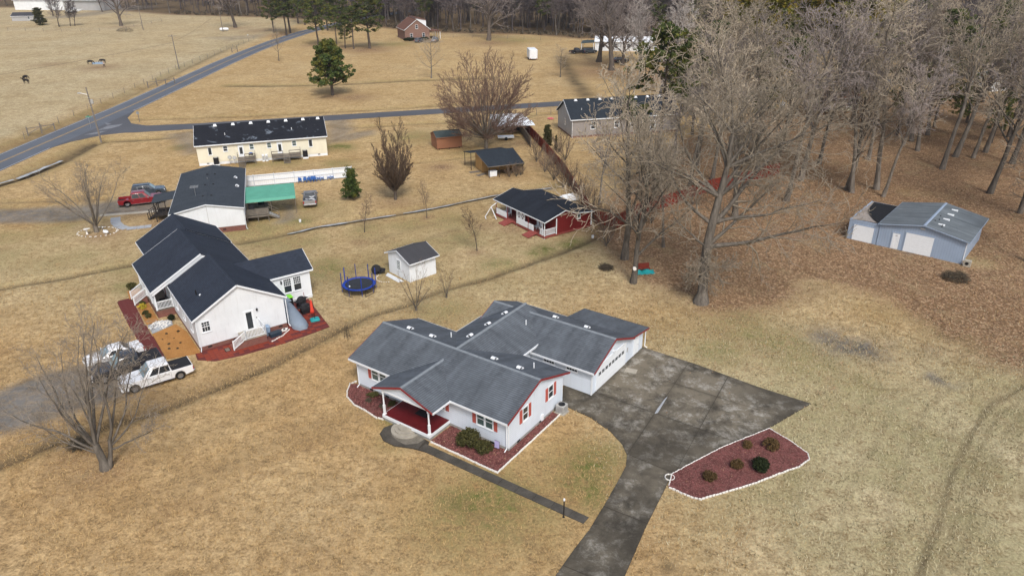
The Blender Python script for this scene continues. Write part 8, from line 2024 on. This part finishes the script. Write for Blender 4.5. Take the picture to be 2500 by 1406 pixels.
PO = bare_meshes(107, 17, 0.65, 1, 'bark_dark', 'twig_lilac', (9, 6, 4, 3, 3), n=[16, 8, 5, 3], t0=[0.2, 0.2, 0.15, 0.15], ang=[1.0, 0.75, 0.7, 0.7], len=[0.62, 0.45, 0.45, 0.5], rmin=0.03, wob=[0.07, 0.12, 0.16, 0.2, 0.22])
PS = bare_meshes(108, 4.6, 0.055, 0, 'bark_dark', 'twig_brown', (6, 4, 3, 3), seg=[6, 4, 3, 2], n=[22, 6, 4], t0=[0.25, 0.2, 0.2], ang=[0.7, 0.6, 0.6], len=[0.36, 0.45, 0.5], rmin=0.009, up=[0.0, 0.06, 0.04, 0.02])
PM = bare_meshes(109, 1, 1, 1, 'bark_grey', 'twig_brown', (6, 5, 3, 3), first=vase_first(6, 0.6, 4.2, 0.05, 0.4, 1.0), **dict(TV, seg=[3, 6, 4, 3], n=[0, 7, 4], rmin=0.009))
PB = bare_meshes(110, 11, 0.22, 1, 'bark_grey', 'twig_grey', (7, 5, 3, 3), seg=[7, 5, 4, 3], n=[15, 7, 5], t0=[0.25, 0.2, 0.15], ang=[0.95, 0.7, 0.7], len=[0.45, 0.45, 0.5], rmin=0.02)
PPA = pine_meshes(201, 17, 0.36, 0.42, 0.24)
PPB = pine_meshes(202, 19, 0.40, 0.30, 0.25, 'needle', 28, 0.5, 54)
PPC = pine_meshes(203, 12.4, 0.42, 0.20, 0.46, 'needle_bright', 60, 0.50, 90, 'wide')
PPG = pine_meshes(204, 22, 0.42, 0.55, 0.26, 'needle_gold', 40, 0.55, 50)
PPY = pine_meshes(205, 4.7, 0.12, 0.05, 0.36, 'needle_bright', 30, 0.24, 60, 'cone')
PCE = pine_meshes(206, 3.6, 0.12, 0.03, 0.26, 'leaf_olive', 30, 0.18, 50, 'cone')
# --- single trees of the open ground
plant('pine_tree', 'broad dark pine standing alone in the tan field', 'tree', PPC, (-46.32, 193.54), 0.6, 1.02)
plant('pine_tree', 'small bushy young pine beside the old grey pickup', 'tree', PPY, (-24.49, 108.21), 0.2)
plant('cedar_shrub', 'dark conical cedar behind the red fence', 'shrub', PCE, (7.01, 141.51), 0, 1.05)
plant('cedar_shrub', 'slim dark cedar beside the conical one', 'shrub', PCE, (7.58, 140.22), 1.0, (0.45, 0.45, 0.85))
plant('cedar_shrub', 'narrow evergreen spire farther along the red fence', 'shrub', PCE, (8.48, 136.51), 2.0, (0.35, 0.35, 0.8))
plant('juniper', 'black-green juniper by the far pasture shed', 'shrub', PCE, (-230.66, 380.96), 0, (3.2, 3.2, 2.2))
for k, (q, h_, lab) in enumerate((((-20.17, 94.02), 1.02, 'small bare sapling nearest the duplex-side ditch'), ((-12.21, 99.62), 1.0, 'small bare sapling across the ditch from the pear tree'), ((-4.45, 87.13), 1.15, 'small bare sapling in front of the red cabin'))):
    plant('sapling', lab, 'tree', PS, q, k * 1.3, h_)
plant('bare_tree', 'crape myrtle with bare grey stems in front of the white shed', 'tree', PM, (-10.37, 70.44), 0.4, 1.05)
plant('bare_tree', 'small bare myrtle clump on the ditch bank', 'tree', PM, (-7.33, 73.51), 1.7, 0.75)
plant('bare_tree', 'thin bare tree with a mossy foot in the tan field', 'tree', PB, (-23.12, 219.08), 0.3, 0.95)
plant('bare_tree', 'slim bare roadside tree by the far pines', 'tree', PB, (-77.94, 255.51), 1.3, (0.6, 0.6, 0.95))
plant('bare_tree', 'small bare tree at the two-track lane', 'tree', PB, (14.50, 219.01), 2.3, 0.7)
plant('bare_tree', 'great spreading bare oak beside the far brick house', 'tree', PO, (-8.71, 308.00), 0.5, 1.25)
plant('bare_tree', 'broad bare oak in the far pasture corner', 'tree', PO, (-188.05, 374.39), 1.5, 1.1)
plant('bare_tree', 'broad bare oak near the white propane tank', 'tree', PO, (-129.04, 363.27), 2.5, 1.15)
for k, q in enumerate(((28.91, 247.95), (30.94, 231.05), (43.04, 249.12), (35.67, 240.66))):
    plant('bare_tree', 'big dark-trunked bare oak in front of the far mobile home', 'tree', PO, q, k * 1.4, (1.2, 1.25, 1.0, 0.9)[k], 'oaks by the mobile home')
for k, q in enumerate(((38.14, 189.47), (35.57, 207.36), (42.16, 194.93))):
    plant('bare_tree', 'pale-twigged bare sycamore behind the grey house', 'tree', P4, q, k * 2.0, (1.05, 0.85, 0.8)[k], 'pale sycamores')
for k, (q, s) in enumerate((((-73.84, 294.82), 1.0), ((-67.35, 296.95), 0.8), ((-61.77, 285.89), 0.6), ((-58.29, 284.56), 0.85), ((-104.58, 341.37), 0.95), ((-95.40, 328.44), 1.15), ((-96.33, 337.70), 1.2), ((-104.11, 380.54), 1.2), ((-98.65, 372.43), 1.0), ((-82.37, 348.23), 1.1), ((-74.47, 339.58), 1.1))):
    plant('pine_tree', 'tall pine in the clump beside the through road', 'tree', PPA if k % 2 else PPB, q, k * 1.1, s, 'roadside pines')
plant('pine_tree', 'full-crowned pine at the end of the roadside clump', 'tree', PPB, (-52.49, 285.42), 0.3, (1.3, 1.3, 1.05))
# --- the woods on the right: nearer trees one by one
near = [((14.09, 84.12), P3, 0.95), ((19.68, 87.95), P2, 0.55), ((32.03, 98.92), P1, 1.0), ((41.86, 106.23), P2, 1.0), ((47.79, 116.66), P1, 1.05), ((53.27, 111.47), P3, 0.9), ((53.43, 110.00), P2, 0.95), ((58.00, 111.57), P1, 1.05), ((57.34, 107.87), P2, 0.8), ((74.51, 109.13), P1, 1.15), ((78.55, 141.84), P2, 1.0), ((76.18, 134.75), P1, 0.9), ((84.28, 146.71), P3, 0.95),
        ((83.49, 129.41), P2, 0.9), ((87.98, 133.27), P1, 1.0), ((88.12, 125.52), P3, 1.0), ((73.49, 100.02), P2, 1.0), ((85.33, 113.57), P1, 1.1), ((27.85, 110.55), P2, 0.85), ((33.20, 116.99), P1, 0.9), ((42.57, 122.77), P2, 0.95), ((26.59, 117.14), P2, 0.8), ((54.54, 126.34), P1, 0.9), ((64.33, 128.78), P2, 0.95), ((49.15, 131.95), P3, 0.9), ((41.67, 132.14), P2, 0.95), ((13.16, 104.90), P2, 0.45), ((32.60, 125.56), P1, 0.8), ((63.30, 82.26), P1, 0.8), ((73.21, 93.37), P3, 0.9)]
NEAR_LABELS = ['stout bare tree standing just behind the sawn-limb tree', 'thin grey pole of a tree on the leaves beyond the bench', 'pale flaring trunk between the sprawling tree and the blue-grey garage', 'bare tree between the red fence end and the garage', 'bare tree behind the pale flaring trunk', 'low-branching tree of the pair behind the garage annex', 'straight trunk of the pair behind the garage annex', 'bare tree directly behind the torn garage roof', 'slim trunk closest to the torn garage roof', 'bare tree behind the far corner of the garage', '', '', '', '', '', '', '', '', 'bare tree inside the red fence nearest its bend', 'bare tree just past the red fence bend', '', 'slim tree on the lawn side of the red fence', '', '', '', '', 'slim bare tree behind the red cabin by the fence', 'slim bare tree between the cabin fence and the grey house', 'bare tree on the leaves beyond the brush heap', '']
for k, (q, pm_, s) in enumerate(near):
    pm_ = {id(P1): (P1, P1S), id(P2): (P2, P2S), id(P3): (P3, P3S)}[id(pm_)][1 if k % 5 in (1, 3) else 0]
    lb = NEAR_LABELS[k] if k < len(NEAR_LABELS) else ''
    plant('bare_tree', lb or 'tall bare hardwood rising from the leaf-covered woodland floor', 'tree', pm_, q, k * 1.37, s * rnd.uniform(0.95, 1.08), 'bare trees of the near woods')
def leaning(name, label, meshes, q, tilt, s):
    o = plant(name, label, 'tree', meshes, q, 0.3, s); o.rotation_euler = (tilt[0], tilt[1], 0.3); return o
leaning('bare_tree', 'grey-barked tree leaning across the other trunks', P2, (74.26, 122.52), (0.0, 0.16, 0), 1.15)
leaning('bare_tree', 'pale thick-trunked tree leaning beside the grey one', P1, (80.80, 130.31), (0.0, 0.10, 0), 1.2)
plant('pine_tree', 'single tall dark-trunked pine rising through the hardwoods', 'tree', pine_meshes(211, 25, 0.40, 0.66, 0.18, 'needle', 26, 0.5, 34), (21.30, 104.54))
for k, (q, s) in enumerate((((36.95, 148.04), 0.8), ((44.76, 158.98), 0.95), ((50.20, 147.67), 0.85), ((60.62, 158.51), 1.0), ((78.15, 146.89), 0.75), ((89.23, 153.80), 0.75), ((98.17, 157.38), 0.8), ((101.46, 149.76), 0.8), ((35.02, 159.27), 0.7), ((24.09, 135.51), 0.5), ((73.77, 158.11), 1.0), ((54.41, 181.04), 1.1), ((111.03, 161.02), 1.0), ((92.00, 168.01), 0.95), ((87.73, 175.03), 1.0), ((89.58, 146.57), 0.55), ((93.03, 139.84), 0.5), ((64.49, 178.22), 1.1), ((103.31, 176.92), 1.1), ((114.35, 179.02), 1.1), ((45.16, 171.75), 1.0), ((23.64, 148.41), 0.45))):
    plant('pine_tree', 'green pine growing among the bare hardwoods', 'tree', PPA if k % 2 else PPB, q, k * 1.7, s, 'pines of the near woods')
for k, (q, s) in enumerate((((57.62, 175.07), 1.2), ((74.66, 176.42), 1.25), ((76.74, 170.74), 1.3), ((73.08, 185.56), 1.15), ((57.59, 188.78), 1.2), ((84.04, 180.04), 1.2))):
    plant('pine_tree', 'gold-green topped tall pine above the bare trees', 'tree', PPG, q, k * 2.1, s, 'golden pines')
# second rank, scattered
R2 = random.Random(77)
cnt = 0
while cnt < 27:
    x, y = R2.uniform(28, 175), R2.uniform(112, 205)
    if x < 28 + (y - 112) * 0.35 or abs(y - (182 + (x - 15) * 0.295)) < 5: continue
    if 10 < x < 42 and 140 < y < 168: continue
    cnt += 1
    pm_ = R2.choice((P1S, P2S, P2R, P3S, P2S, P4, PF2))
    plant('bare_tree', 'bare hardwood deeper in the tangled woods', 'tree', pm_, (x, y), R2.uniform(0, 6), R2.uniform(0.75, 1.0), 'bare trees deeper in the woods')
# beyond the side road and across the back: the far wood
edge = FAR_WOODS[:14]
cnt = 0
while cnt < 235:
    t_e = R2.random() * (len(edge) - 1); i = int(t_e); f = t_e - i
    x = edge[i][0] + (edge[i + 1][0] - edge[i][0]) * f; y = edge[i][1] + (edge[i + 1][1] - edge[i][1]) * f
    dd = R2.random() ** 1.4 * 75
    y2 = y + 4 + dd; x2 = x + R2.uniform(-6, 6)
    if R2.random() > 0.35 + 0.65 * min(1, 330 / math.hypot(x2, y2)): continue
    cnt += 1
    if R2.random() < 0.20: plant('pine_tree', 'dark pine in the far wood', 'tree', PPA if cnt % 2 else PPB, (x2, y2), R2.uniform(0, 6), R2.uniform(0.85, 1.15), 'pines of the far wood')
    else: plant('bare_tree', 'bare tree of the far wood', 'tree', PF1 if cnt % 2 else PF2, (x2, y2), R2.uniform(0, 6), R2.uniform(0.85, 1.2), 'bare trees of the far wood')
# the depth of the far wood, past counting
FV = []; FFc = []; fo = 0
protos = []
for sd in range(4):
    R = random.Random(400 + sd); out = []
    S = dict(BASE, seg=[4, 2, 2], n=[12, 4], t0=[0.25, 0.2], ang=[0.75, 0.7], len=[0.40, 0.5], fall=[0.5, 0.4], rk=[0.45, 0.5], rmin=0.10, wob=[0.04, 0.12, 0.2])
    grow(R, (0, 0, -0.2), (0, 0, 1), R.uniform(16, 20), 0.3, 0, S, out)
    protos.append(tubes(out, (4, 3, 3)))
nfar = 0
while nfar < 680:
    t_e = R2.random() * (len(edge) - 1); i = int(t_e); f = t_e - i
    x = edge[i][0] + (edge[i + 1][0] - edge[i][0]) * f; y = edge[i][1] + (edge[i + 1][1] - edge[i][1]) * f
    y2 = y + 8 + R2.random() * 160; x2 = x + R2.uniform(-6, 6)
    if abs(x2) > 0.78 * y2 + 15: continue
    nfar += 1
    V, F_ = protos[nfar % 4]
    a_ = R2.uniform(0, 6.28); c, s_, k_ = math.cos(a_), math.sin(a_), R2.uniform(0.85, 1.2)
    FV.append(np.stack([(V[:, 0] * c - V[:, 1] * s_) * k_ + x2, (V[:, 0] * s_ + V[:, 1] * c) * k_ + y2, V[:, 2] * k_], 1)); FFc.append(F_ + fo); fo += len(V)
tag(link('far_wood', np_mesh('far_wood', np.concatenate(FV), np.concatenate(FFc), M['twig_far'])), 'grey-brown mass of bare trees in the depth of the far wood', kind='stuff')
cen = []; rad = []
for p_ in dense(edge[2:], 3.0):
    for _ in range(2):
        cen.append((p_[0] + R2.uniform(-2, 2), p_[1] + R2.uniform(0, 6), R2.uniform(0.3, 1.3))); rad.append(R2.uniform(0.8, 1.7))
V, F_ = leaf_cloud(np.random.RandomState(5), cen, rad, 26, 0.5, 0.2)
tag(link('edge_scrub', np_mesh('edge_scrub', V, F_, M['brush'])), 'brown scrub along the foot of the far wood', kind='stuff')
for k, q in enumerate(((-216.89, 372.47), (-213.49, 376.02), (-211.22, 375.87), (-252.46, 430.34), (-237.74, 455.05))):
    plant('bare_tree', 'bare roadside tree by the far barn track', 'tree', PF1, q, k, (0.7, 0.6, 0.55, 0.8, 0.9)[k], 'bare trees by the barn')
for k, (q, s) in enumerate((((49.89, 200.56), 0.8), ((58.05, 206.50), 0.9), ((66.66, 212.77), 0.9), ((76.97, 215.81), 0.95), ((90.87, 226.21), 1.0), ((103.97, 229.54), 0.9), ((116.81, 232.99), 1.0), ((130.02, 236.54), 1.0), ((136.87, 228.15), 0.9), ((150.10, 231.56), 1.0), ((52.04, 231.74), 0.9), ((64.88, 248.13), 1.0), ((117.47, 245.75), 1.0), ((78.12, 247.53), 1.0), ((94.48, 256.11), 1.0), ((109.40, 255.41), 1.0))):
    plant('bare_tree' if k % 3 else 'pine_tree', 'bare tree just across the side road' if k % 3 else 'pine just across the side road', 'tree', (PPB, P1, PF1)[k % 3], q, k * 1.9, s, 'bare trees across the side road' if k % 3 else 'pines across the side road')
# --- shrubs and bed plants
SH1 = shrub_meshes(301, 1.0, 1.35, 'leaf_olive', 80, 60, 0.10)
SH2 = shrub_meshes(302, 0.75, 0.85, 'leaf_brown', 55, 55, 0.08)
SH3 = shrub_meshes(303, 0.75, 0.95, 'leaf_dark', 70, 60, 0.08)
SH4 = shrub_meshes(304, 0.45, 0.5, 'leaf_yellow', 30, 45, 0.07)
SH5 = shrub_meshes(305, 0.4, 0.45, 'leaf_olive', 26, 40, 0.07)
SH6 = shrub_meshes(306, 0.35, 0.4, 'brush', 20, 40, 0.06)
nm = ('stem', 'foliage')
plant('shrub', 'large round olive shrub in front of the shuttered windows', 'shrub', SH1, mh(-2.95, -1.25), 0, (1.1, 1.0, 1.05), names=nm)
plant('shrub', 'lower brown-green shrub beside the large round one', 'shrub', shrub_meshes(307, 0.8, 0.9, 'leaf_olive', 60, 55, 0.08), mh(-1.5, -1.15), 0, 1.0, names=nm)
plant('shrub', 'dark round evergreen in the island bed', 'shrub', SH3, (18.52, 43.70), 0, 1.0, names=nm)
for k, (q, s) in enumerate((((14.42, 42.64), 0.8), ((16.80, 44.00), 0.75), ((18.33, 46.41), 0.62), ((20.14, 46.24), 0.95))):
    plant('shrub', 'twiggy brown dormant shrub in the island bed', 'shrub', SH2, q, k, s, 'brown shrubs of the island bed', nm)
plant('shrub', 'low green clump under the left-hand shuttered window', 'shrub', SH5, mh(-14.2, -0.5), 0, (1.6, 1.0, 0.8), names=nm)
plant('shrub', 'low green clump beside the porch post', 'shrub', SH5, mh(-11.9, -0.6), 1, (1.2, 1.0, 0.8), names=nm)
for k, q in enumerate((mh(-13.9, -1.35), mh(-12.3, -1.35))): plant('shrub', 'small dark leafless plant in the bed beside the porch', 'shrub', SH6, q, k, 0.95, 'small plants beside the porch', nm)
plant('shrub', 'bright yellow shrub beside the porch steps of the white house', 'shrub', SH4, w2(-2.7, 13.2), 0, 1.1, names=nm)
for k, (u_, v_) in enumerate(((-2.6, 10.6), (-2.7, 11.6), (-2.5, 14.2))): plant('shrub', 'olive shrub in the straw bed along the white porch', 'shrub', SH5, w2(u_, v_), k, 1.0, 'olive shrubs along the porch', nm)
for k, (u_, v_) in enumerate(((-2.5, 4.6), (-1.9, 5.6), (-1.5, 4.2), (-2.2, 3.2), (-1.2, 2.8), (-1.7, 1.8), (-0.8, 5.4), (-2.4, 2.2))): plant('shrub', 'small dormant plant dotted in the orange straw bed', 'shrub', SH6, w2(u_, v_), k, rnd.uniform(0.25, 0.5), 'plants in the straw bed', nm)
plant('shrub', 'dark green shrub in the porch corner by the stones', 'shrub', SH3, w2(-0.7, 8.6), 0, 0.6, names=nm)
plant('shrub', 'green shrub beyond the porch steps', 'shrub', SH5, w2(-2.6, 19.4), 0, 1.6, names=nm)
plant('shrub', 'low dark hedge before the far brick house', 'hedge', SH3, (-40.2, 306.6), 0.35, (4.0, 1.3, 1.4), names=nm)
plant('shrub', 'clipped dark hedge at the far brick house corner', 'hedge', SH3, (-34.5, 309.0), 0.35, (3.2, 1.2, 1.3), names=nm)
plant('shrub', 'green shrub beside the lean-to shed', 'shrub', shrub_meshes(308, 0.9, 1.3, 'leaf_olive', 40, 45, 0.12), tl(6.9, 0.6), 0, 1.0, names=nm)
# twiggy thickets
PT = bare_meshes(111, 1, 1, 1, 'bark_grey', 'twig_brown', (4, 3, 3), first=vase_first(16, 0.8, 2.6, 0.025, 0.1, 1.0), **dict(TV, seg=[3, 5, 4], n=[0, 7], wob=[0.05, 0.12, 0.16], rmin=0.012))
for k, q in enumerate((tl(3.2, -3.9), tl(4.4, -4.1), tl(5.4, -3.7))): plant('bramble', 'leafless thicket in front of the black lean-to', 'bush', PT, q, k * 2, 0.85, 'thickets at the lean-to', ('stem', 'twigs'))
for k, q in enumerate(((4.58, 128.90), (5.78, 122.39), (7.07, 117.58), (8.33, 113.09), (9.52, 108.89), (10.49, 104.01), (11.39, 97.80), (12.57, 92.94), (9.03, 135.30), (9.80, 129.59), (16.69, 94.43), (19.64, 96.80), (12.32, 88.51), (27.16, 104.61), (7.75, 119.92), (9.40, 114.16), (10.29, 108.87), (11.19, 104.94), (6.66, 126.19), (12.55, 97.77))): plant('bramble', 'leafless scrub along the red fence', 'bush', PT, q, k * 2, rnd.uniform(1.0, 1.9), 'scrub along the red fence', ('stem', 'twigs'))
# brush piles
def brush(q, r, h, label, seed, mat='brush'):
    R = random.Random(seed); br = []
    for k in range(420):
        a = R.uniform(0, 6.28); q_ = r * math.sqrt(R.random()) * 0.8; z = h * max(0, 1 - (q_ / r) ** 2) * R.uniform(0.1, 1)
        d = unit((R.gauss(0, 1), R.gauss(0, 1), R.gauss(0, 0.35))); L = R.uniform(0.4, 1.2)
        c = (q_ * math.cos(a), q_ * math.sin(a), z)
        br.append((0, [(c[0] - d[0] * L / 2, c[1] - d[1] * L / 2, max(0, c[2] - d[2] * L / 2)), (c[0], c[1], c[2] + 0.04), (c[0] + d[0] * L / 2, c[1] + d[1] * L / 2, max(0, c[2] + d[2] * L / 2))], [0.022, 0.016, 0.008]))
    V, F_ = tubes(br, (3,))
    o = thing('brush_pile', label, 'brush pile', q); link('sticks', np_mesh('sticks', V, F_, M[mat]), o)['kind'] = 'stuff'
brush((51.73, 77.39), 1.7, 1.0, 'dark heap of cut brush in front of the blue-grey garage', 1)
brush((-34.27, 47.34), 1.0, 0.7, 'heap of cut sticks behind the front-lawn tree', 2)
brush((11.45, 81.25), 0.9, 0.4, 'small stick heap on the lawn edge by the ditch bend', 4)
brush((-174.10, 348.77), 4.5, 2.0, 'fallen limbs beneath the far pasture oak', 5)

# ---------------------------------------------------------------- loose ground cover
Rg = np.random.RandomState(9)
def scatter(n, box, keep, size, mat, name, label, zoff=0.0, upright=False):
    xs = Rg.uniform(box[0], box[1], n); ys = Rg.uniform(box[2], box[3], n)
    k = Rg.rand(n) < keep(xs, ys); xs, ys = xs[k], ys[k]; n = len(xs)
    s = size * (0.6 + 0.8 * Rg.rand(n)); a = Rg.rand(n) * 6.28
    zs = zoff + 0 * xs
    if upright:
        # blades: thin leaning triangles as quads
        lx, ly = Rg.normal(size=n) * 0.5 * s, Rg.normal(size=n) * 0.5 * s
        w = s * 0.16
        V = np.stack([np.stack([xs - w * np.cos(a), ys - w * np.sin(a), zs], 1), np.stack([xs + w * np.cos(a), ys + w * np.sin(a), zs], 1), np.stack([xs + lx + w * 0.3 * np.cos(a), ys + ly + w * 0.3 * np.sin(a), zs + s], 1), np.stack([xs + lx - w * 0.3 * np.cos(a), ys + ly - w * 0.3 * np.sin(a), zs + s], 1)], 1)
    else:
        t1, t2 = Rg.uniform(0, 0.6, n) * s, Rg.uniform(0, 0.6, n) * s
        c, si = np.cos(a) * s * 0.5, np.sin(a) * s * 0.5
        V = np.stack([np.stack([xs - c, ys - si, zs], 1), np.stack([xs + si * 0.6, ys - c * 0.6, zs + t1], 1), np.stack([xs + c, ys + si, zs + t2 * 0.5], 1), np.stack([xs - si * 0.6, ys + c * 0.6, zs + t1 * 0.4], 1)], 1)
    me = np_mesh(name, V.reshape(-1, 3), np.arange(n * 4).reshape(-1, 4), M[mat])
    tag(link(name, me), label, kind='stuff')
def lit_keep(x, y):
    cl = np.ones(x.shape)
    for c, r, st in CLEARINGS: cl *= 1 - st * np.exp(-((x - c[0]) ** 2 + (y - c[1]) ** 2) / r ** 2)
    return cl * np.clip(soft_poly(x + 4 * (fbm(x, y, 9, 21) - 0.5), y + 5 * (fbm(x, y, 9, 22) - 0.5), WOODS, 3.5) * 1.1, 0, 1) * (0.45 + 0.9 * fbm(x, y, 4, 81)) * np.clip(1.5 - (y - 60) / 90, 0.25, 1)
scatter(95000, (12, 110, 52, 150), lit_keep, 0.17, 'litter', 'leaf_litter', 'fallen brown leaves carpeting the woodland floor')
def far_keep(x, y): return 0.28 * np.exp(-(seg_dist(x, y, [((14.58, 75.96)), (19.09, 66.93), (29.33, 65.89)]) / 9) ** 2)
scatter(30000, (-5, 60, 44, 80), far_keep, 0.14, 'litter', 'blown_leaves', 'brown leaves blown across the lawn edge')
# dry turf standing proud of the soil on the near lawns
EXCL = [DRIVE, ISL, [mh(-17.4, -2.8), mh(0.9, -2.8), mh(0.9, 8.2), mh(1.6, 20.8), mh(-12, 20.8), mh(-12, 8), mh(-17.4, 8)], [mh(-6.2, -4.0), mh(8.9, -3.7), mh(8.9, -2.6), mh(-6.2, -2.5)], [mh(-10.3, -4.7), mh(-6, -4.7), mh(-6, -2.4), mh(-10.3, -2.4)],
        [w2(-4.8, -3.4)[:2], w2(13, -3.4)[:2], w2(14, 10)[:2], w2(9, 26)[:2], w2(-4.8, 26)[:2]], GREY_AREAS[0][0]]
def turf_keep(x, y):
    k = np.ones(x.shape)
    for p_ in EXCL: k *= ~inside(x, y, p_)
    return k * np.clip((88 - y) / 30, 0.0, 1) * (1 - 0.8 * soft_poly(x, y, WOODS, 2.0)) * (0.3 + 1.0 * fbm(x, y, 1.6, 91)) * (np.abs(x) < 0.78 * y + 4)
BEDS = [ISL, [mh(-5.85, -2.5), mh(0.74, -2.5), mh(0.68, 6.3), mh(0.02, 6.35), mh(0.02, -0.02), mh(-5.8, -0.02)], [mh(-16.9, 0.0), mh(-17.24, -0.29), mh(-15.96, -1.8), mh(-13.21, -2.38), mh(-11.05, -2.45), mh(-11.05, -0.02)]]
def bed_keep(x, y):
    k = np.zeros(x.shape)
    for p_ in BEDS: k = np.maximum(k, inside(x, y, p_))
    return k * (0.3 + 0.9 * fbm(x, y, 1.2, 95))
scatter(150000, (-20, 36, 36, 60), bed_keep, 0.11, 'mulch_chip', 'mulch_chips', 'loose chips of red bark mulch in the beds', 0.055)
scatter(9000, (-20, 36, 36, 60), lambda x, y: bed_keep(x, y) * 0.5, 0.10, 'litter', 'bed_leaves', 'dry leaves caught in the mulch beds', 0.07)
def weed_keep(x, y):
    right = np.clip((x + 0.25 * y - 14) / 12, 0.12, 1)
    k = np.ones(x.shape)
    for p_ in EXCL: k *= ~inside(x, y, p_)
    return k * right * np.clip(fbm(x, y, 1.3, 97) * 3.4 - 1.75, 0, 1) * np.clip((84 - y) / 20, 0, 1) * (np.abs(x) < 0.78 * y + 4)
scatter(170000, (-62, 62, 26, 84), weed_keep, 0.12, 'weed', 'winter_weeds', 'dull green winter weeds in the dormant lawns', -0.03, True)
def paleness(x, y): return np.clip((x + 0.25 * y - 16) / 14, 0, 1) * np.clip((78 - y) / 25, 0, 1)
scatter(330000, (-62, 62, 26, 88), lambda x, y: turf_keep(x, y) * (1 - paleness(x, y)), 0.13, 'dry_grass', 'dry_turf', 'dormant straw-coloured grass of the near lawns', -0.03, True)
scatter(200000, (-5, 62, 26, 80), lambda x, y: turf_keep(x, y) * paleness(x, y), 0.13, 'pale_grass', 'pale_turf', 'pale bleached grass of the lawn past the driveway', -0.03, True)

# ---------------------------------------------------------------- thin winter haze over the fields
hb = MB().box(-1050, 1050, -60, 1480, -2, 42)
hm = bpy.data.materials.new('haze'); hm.use_nodes = True
hn = hm.node_tree.nodes; hn.remove(hn['Principled BSDF'])
pvn = hn.new('ShaderNodeVolumePrincipled')
pvn.inputs['Color'].default_value = (0.82, 0.88, 1.0, 1)
pvn.inputs['Density'].default_value = 0.00011
pvn.inputs['Anisotropy'].default_value = 0.2
hm.node_tree.links.new(pvn.outputs[0], hn['Material Output'].inputs['Volume'])
tag(hb.build('haze', hm), 'thin pale winter haze', kind='stuff')
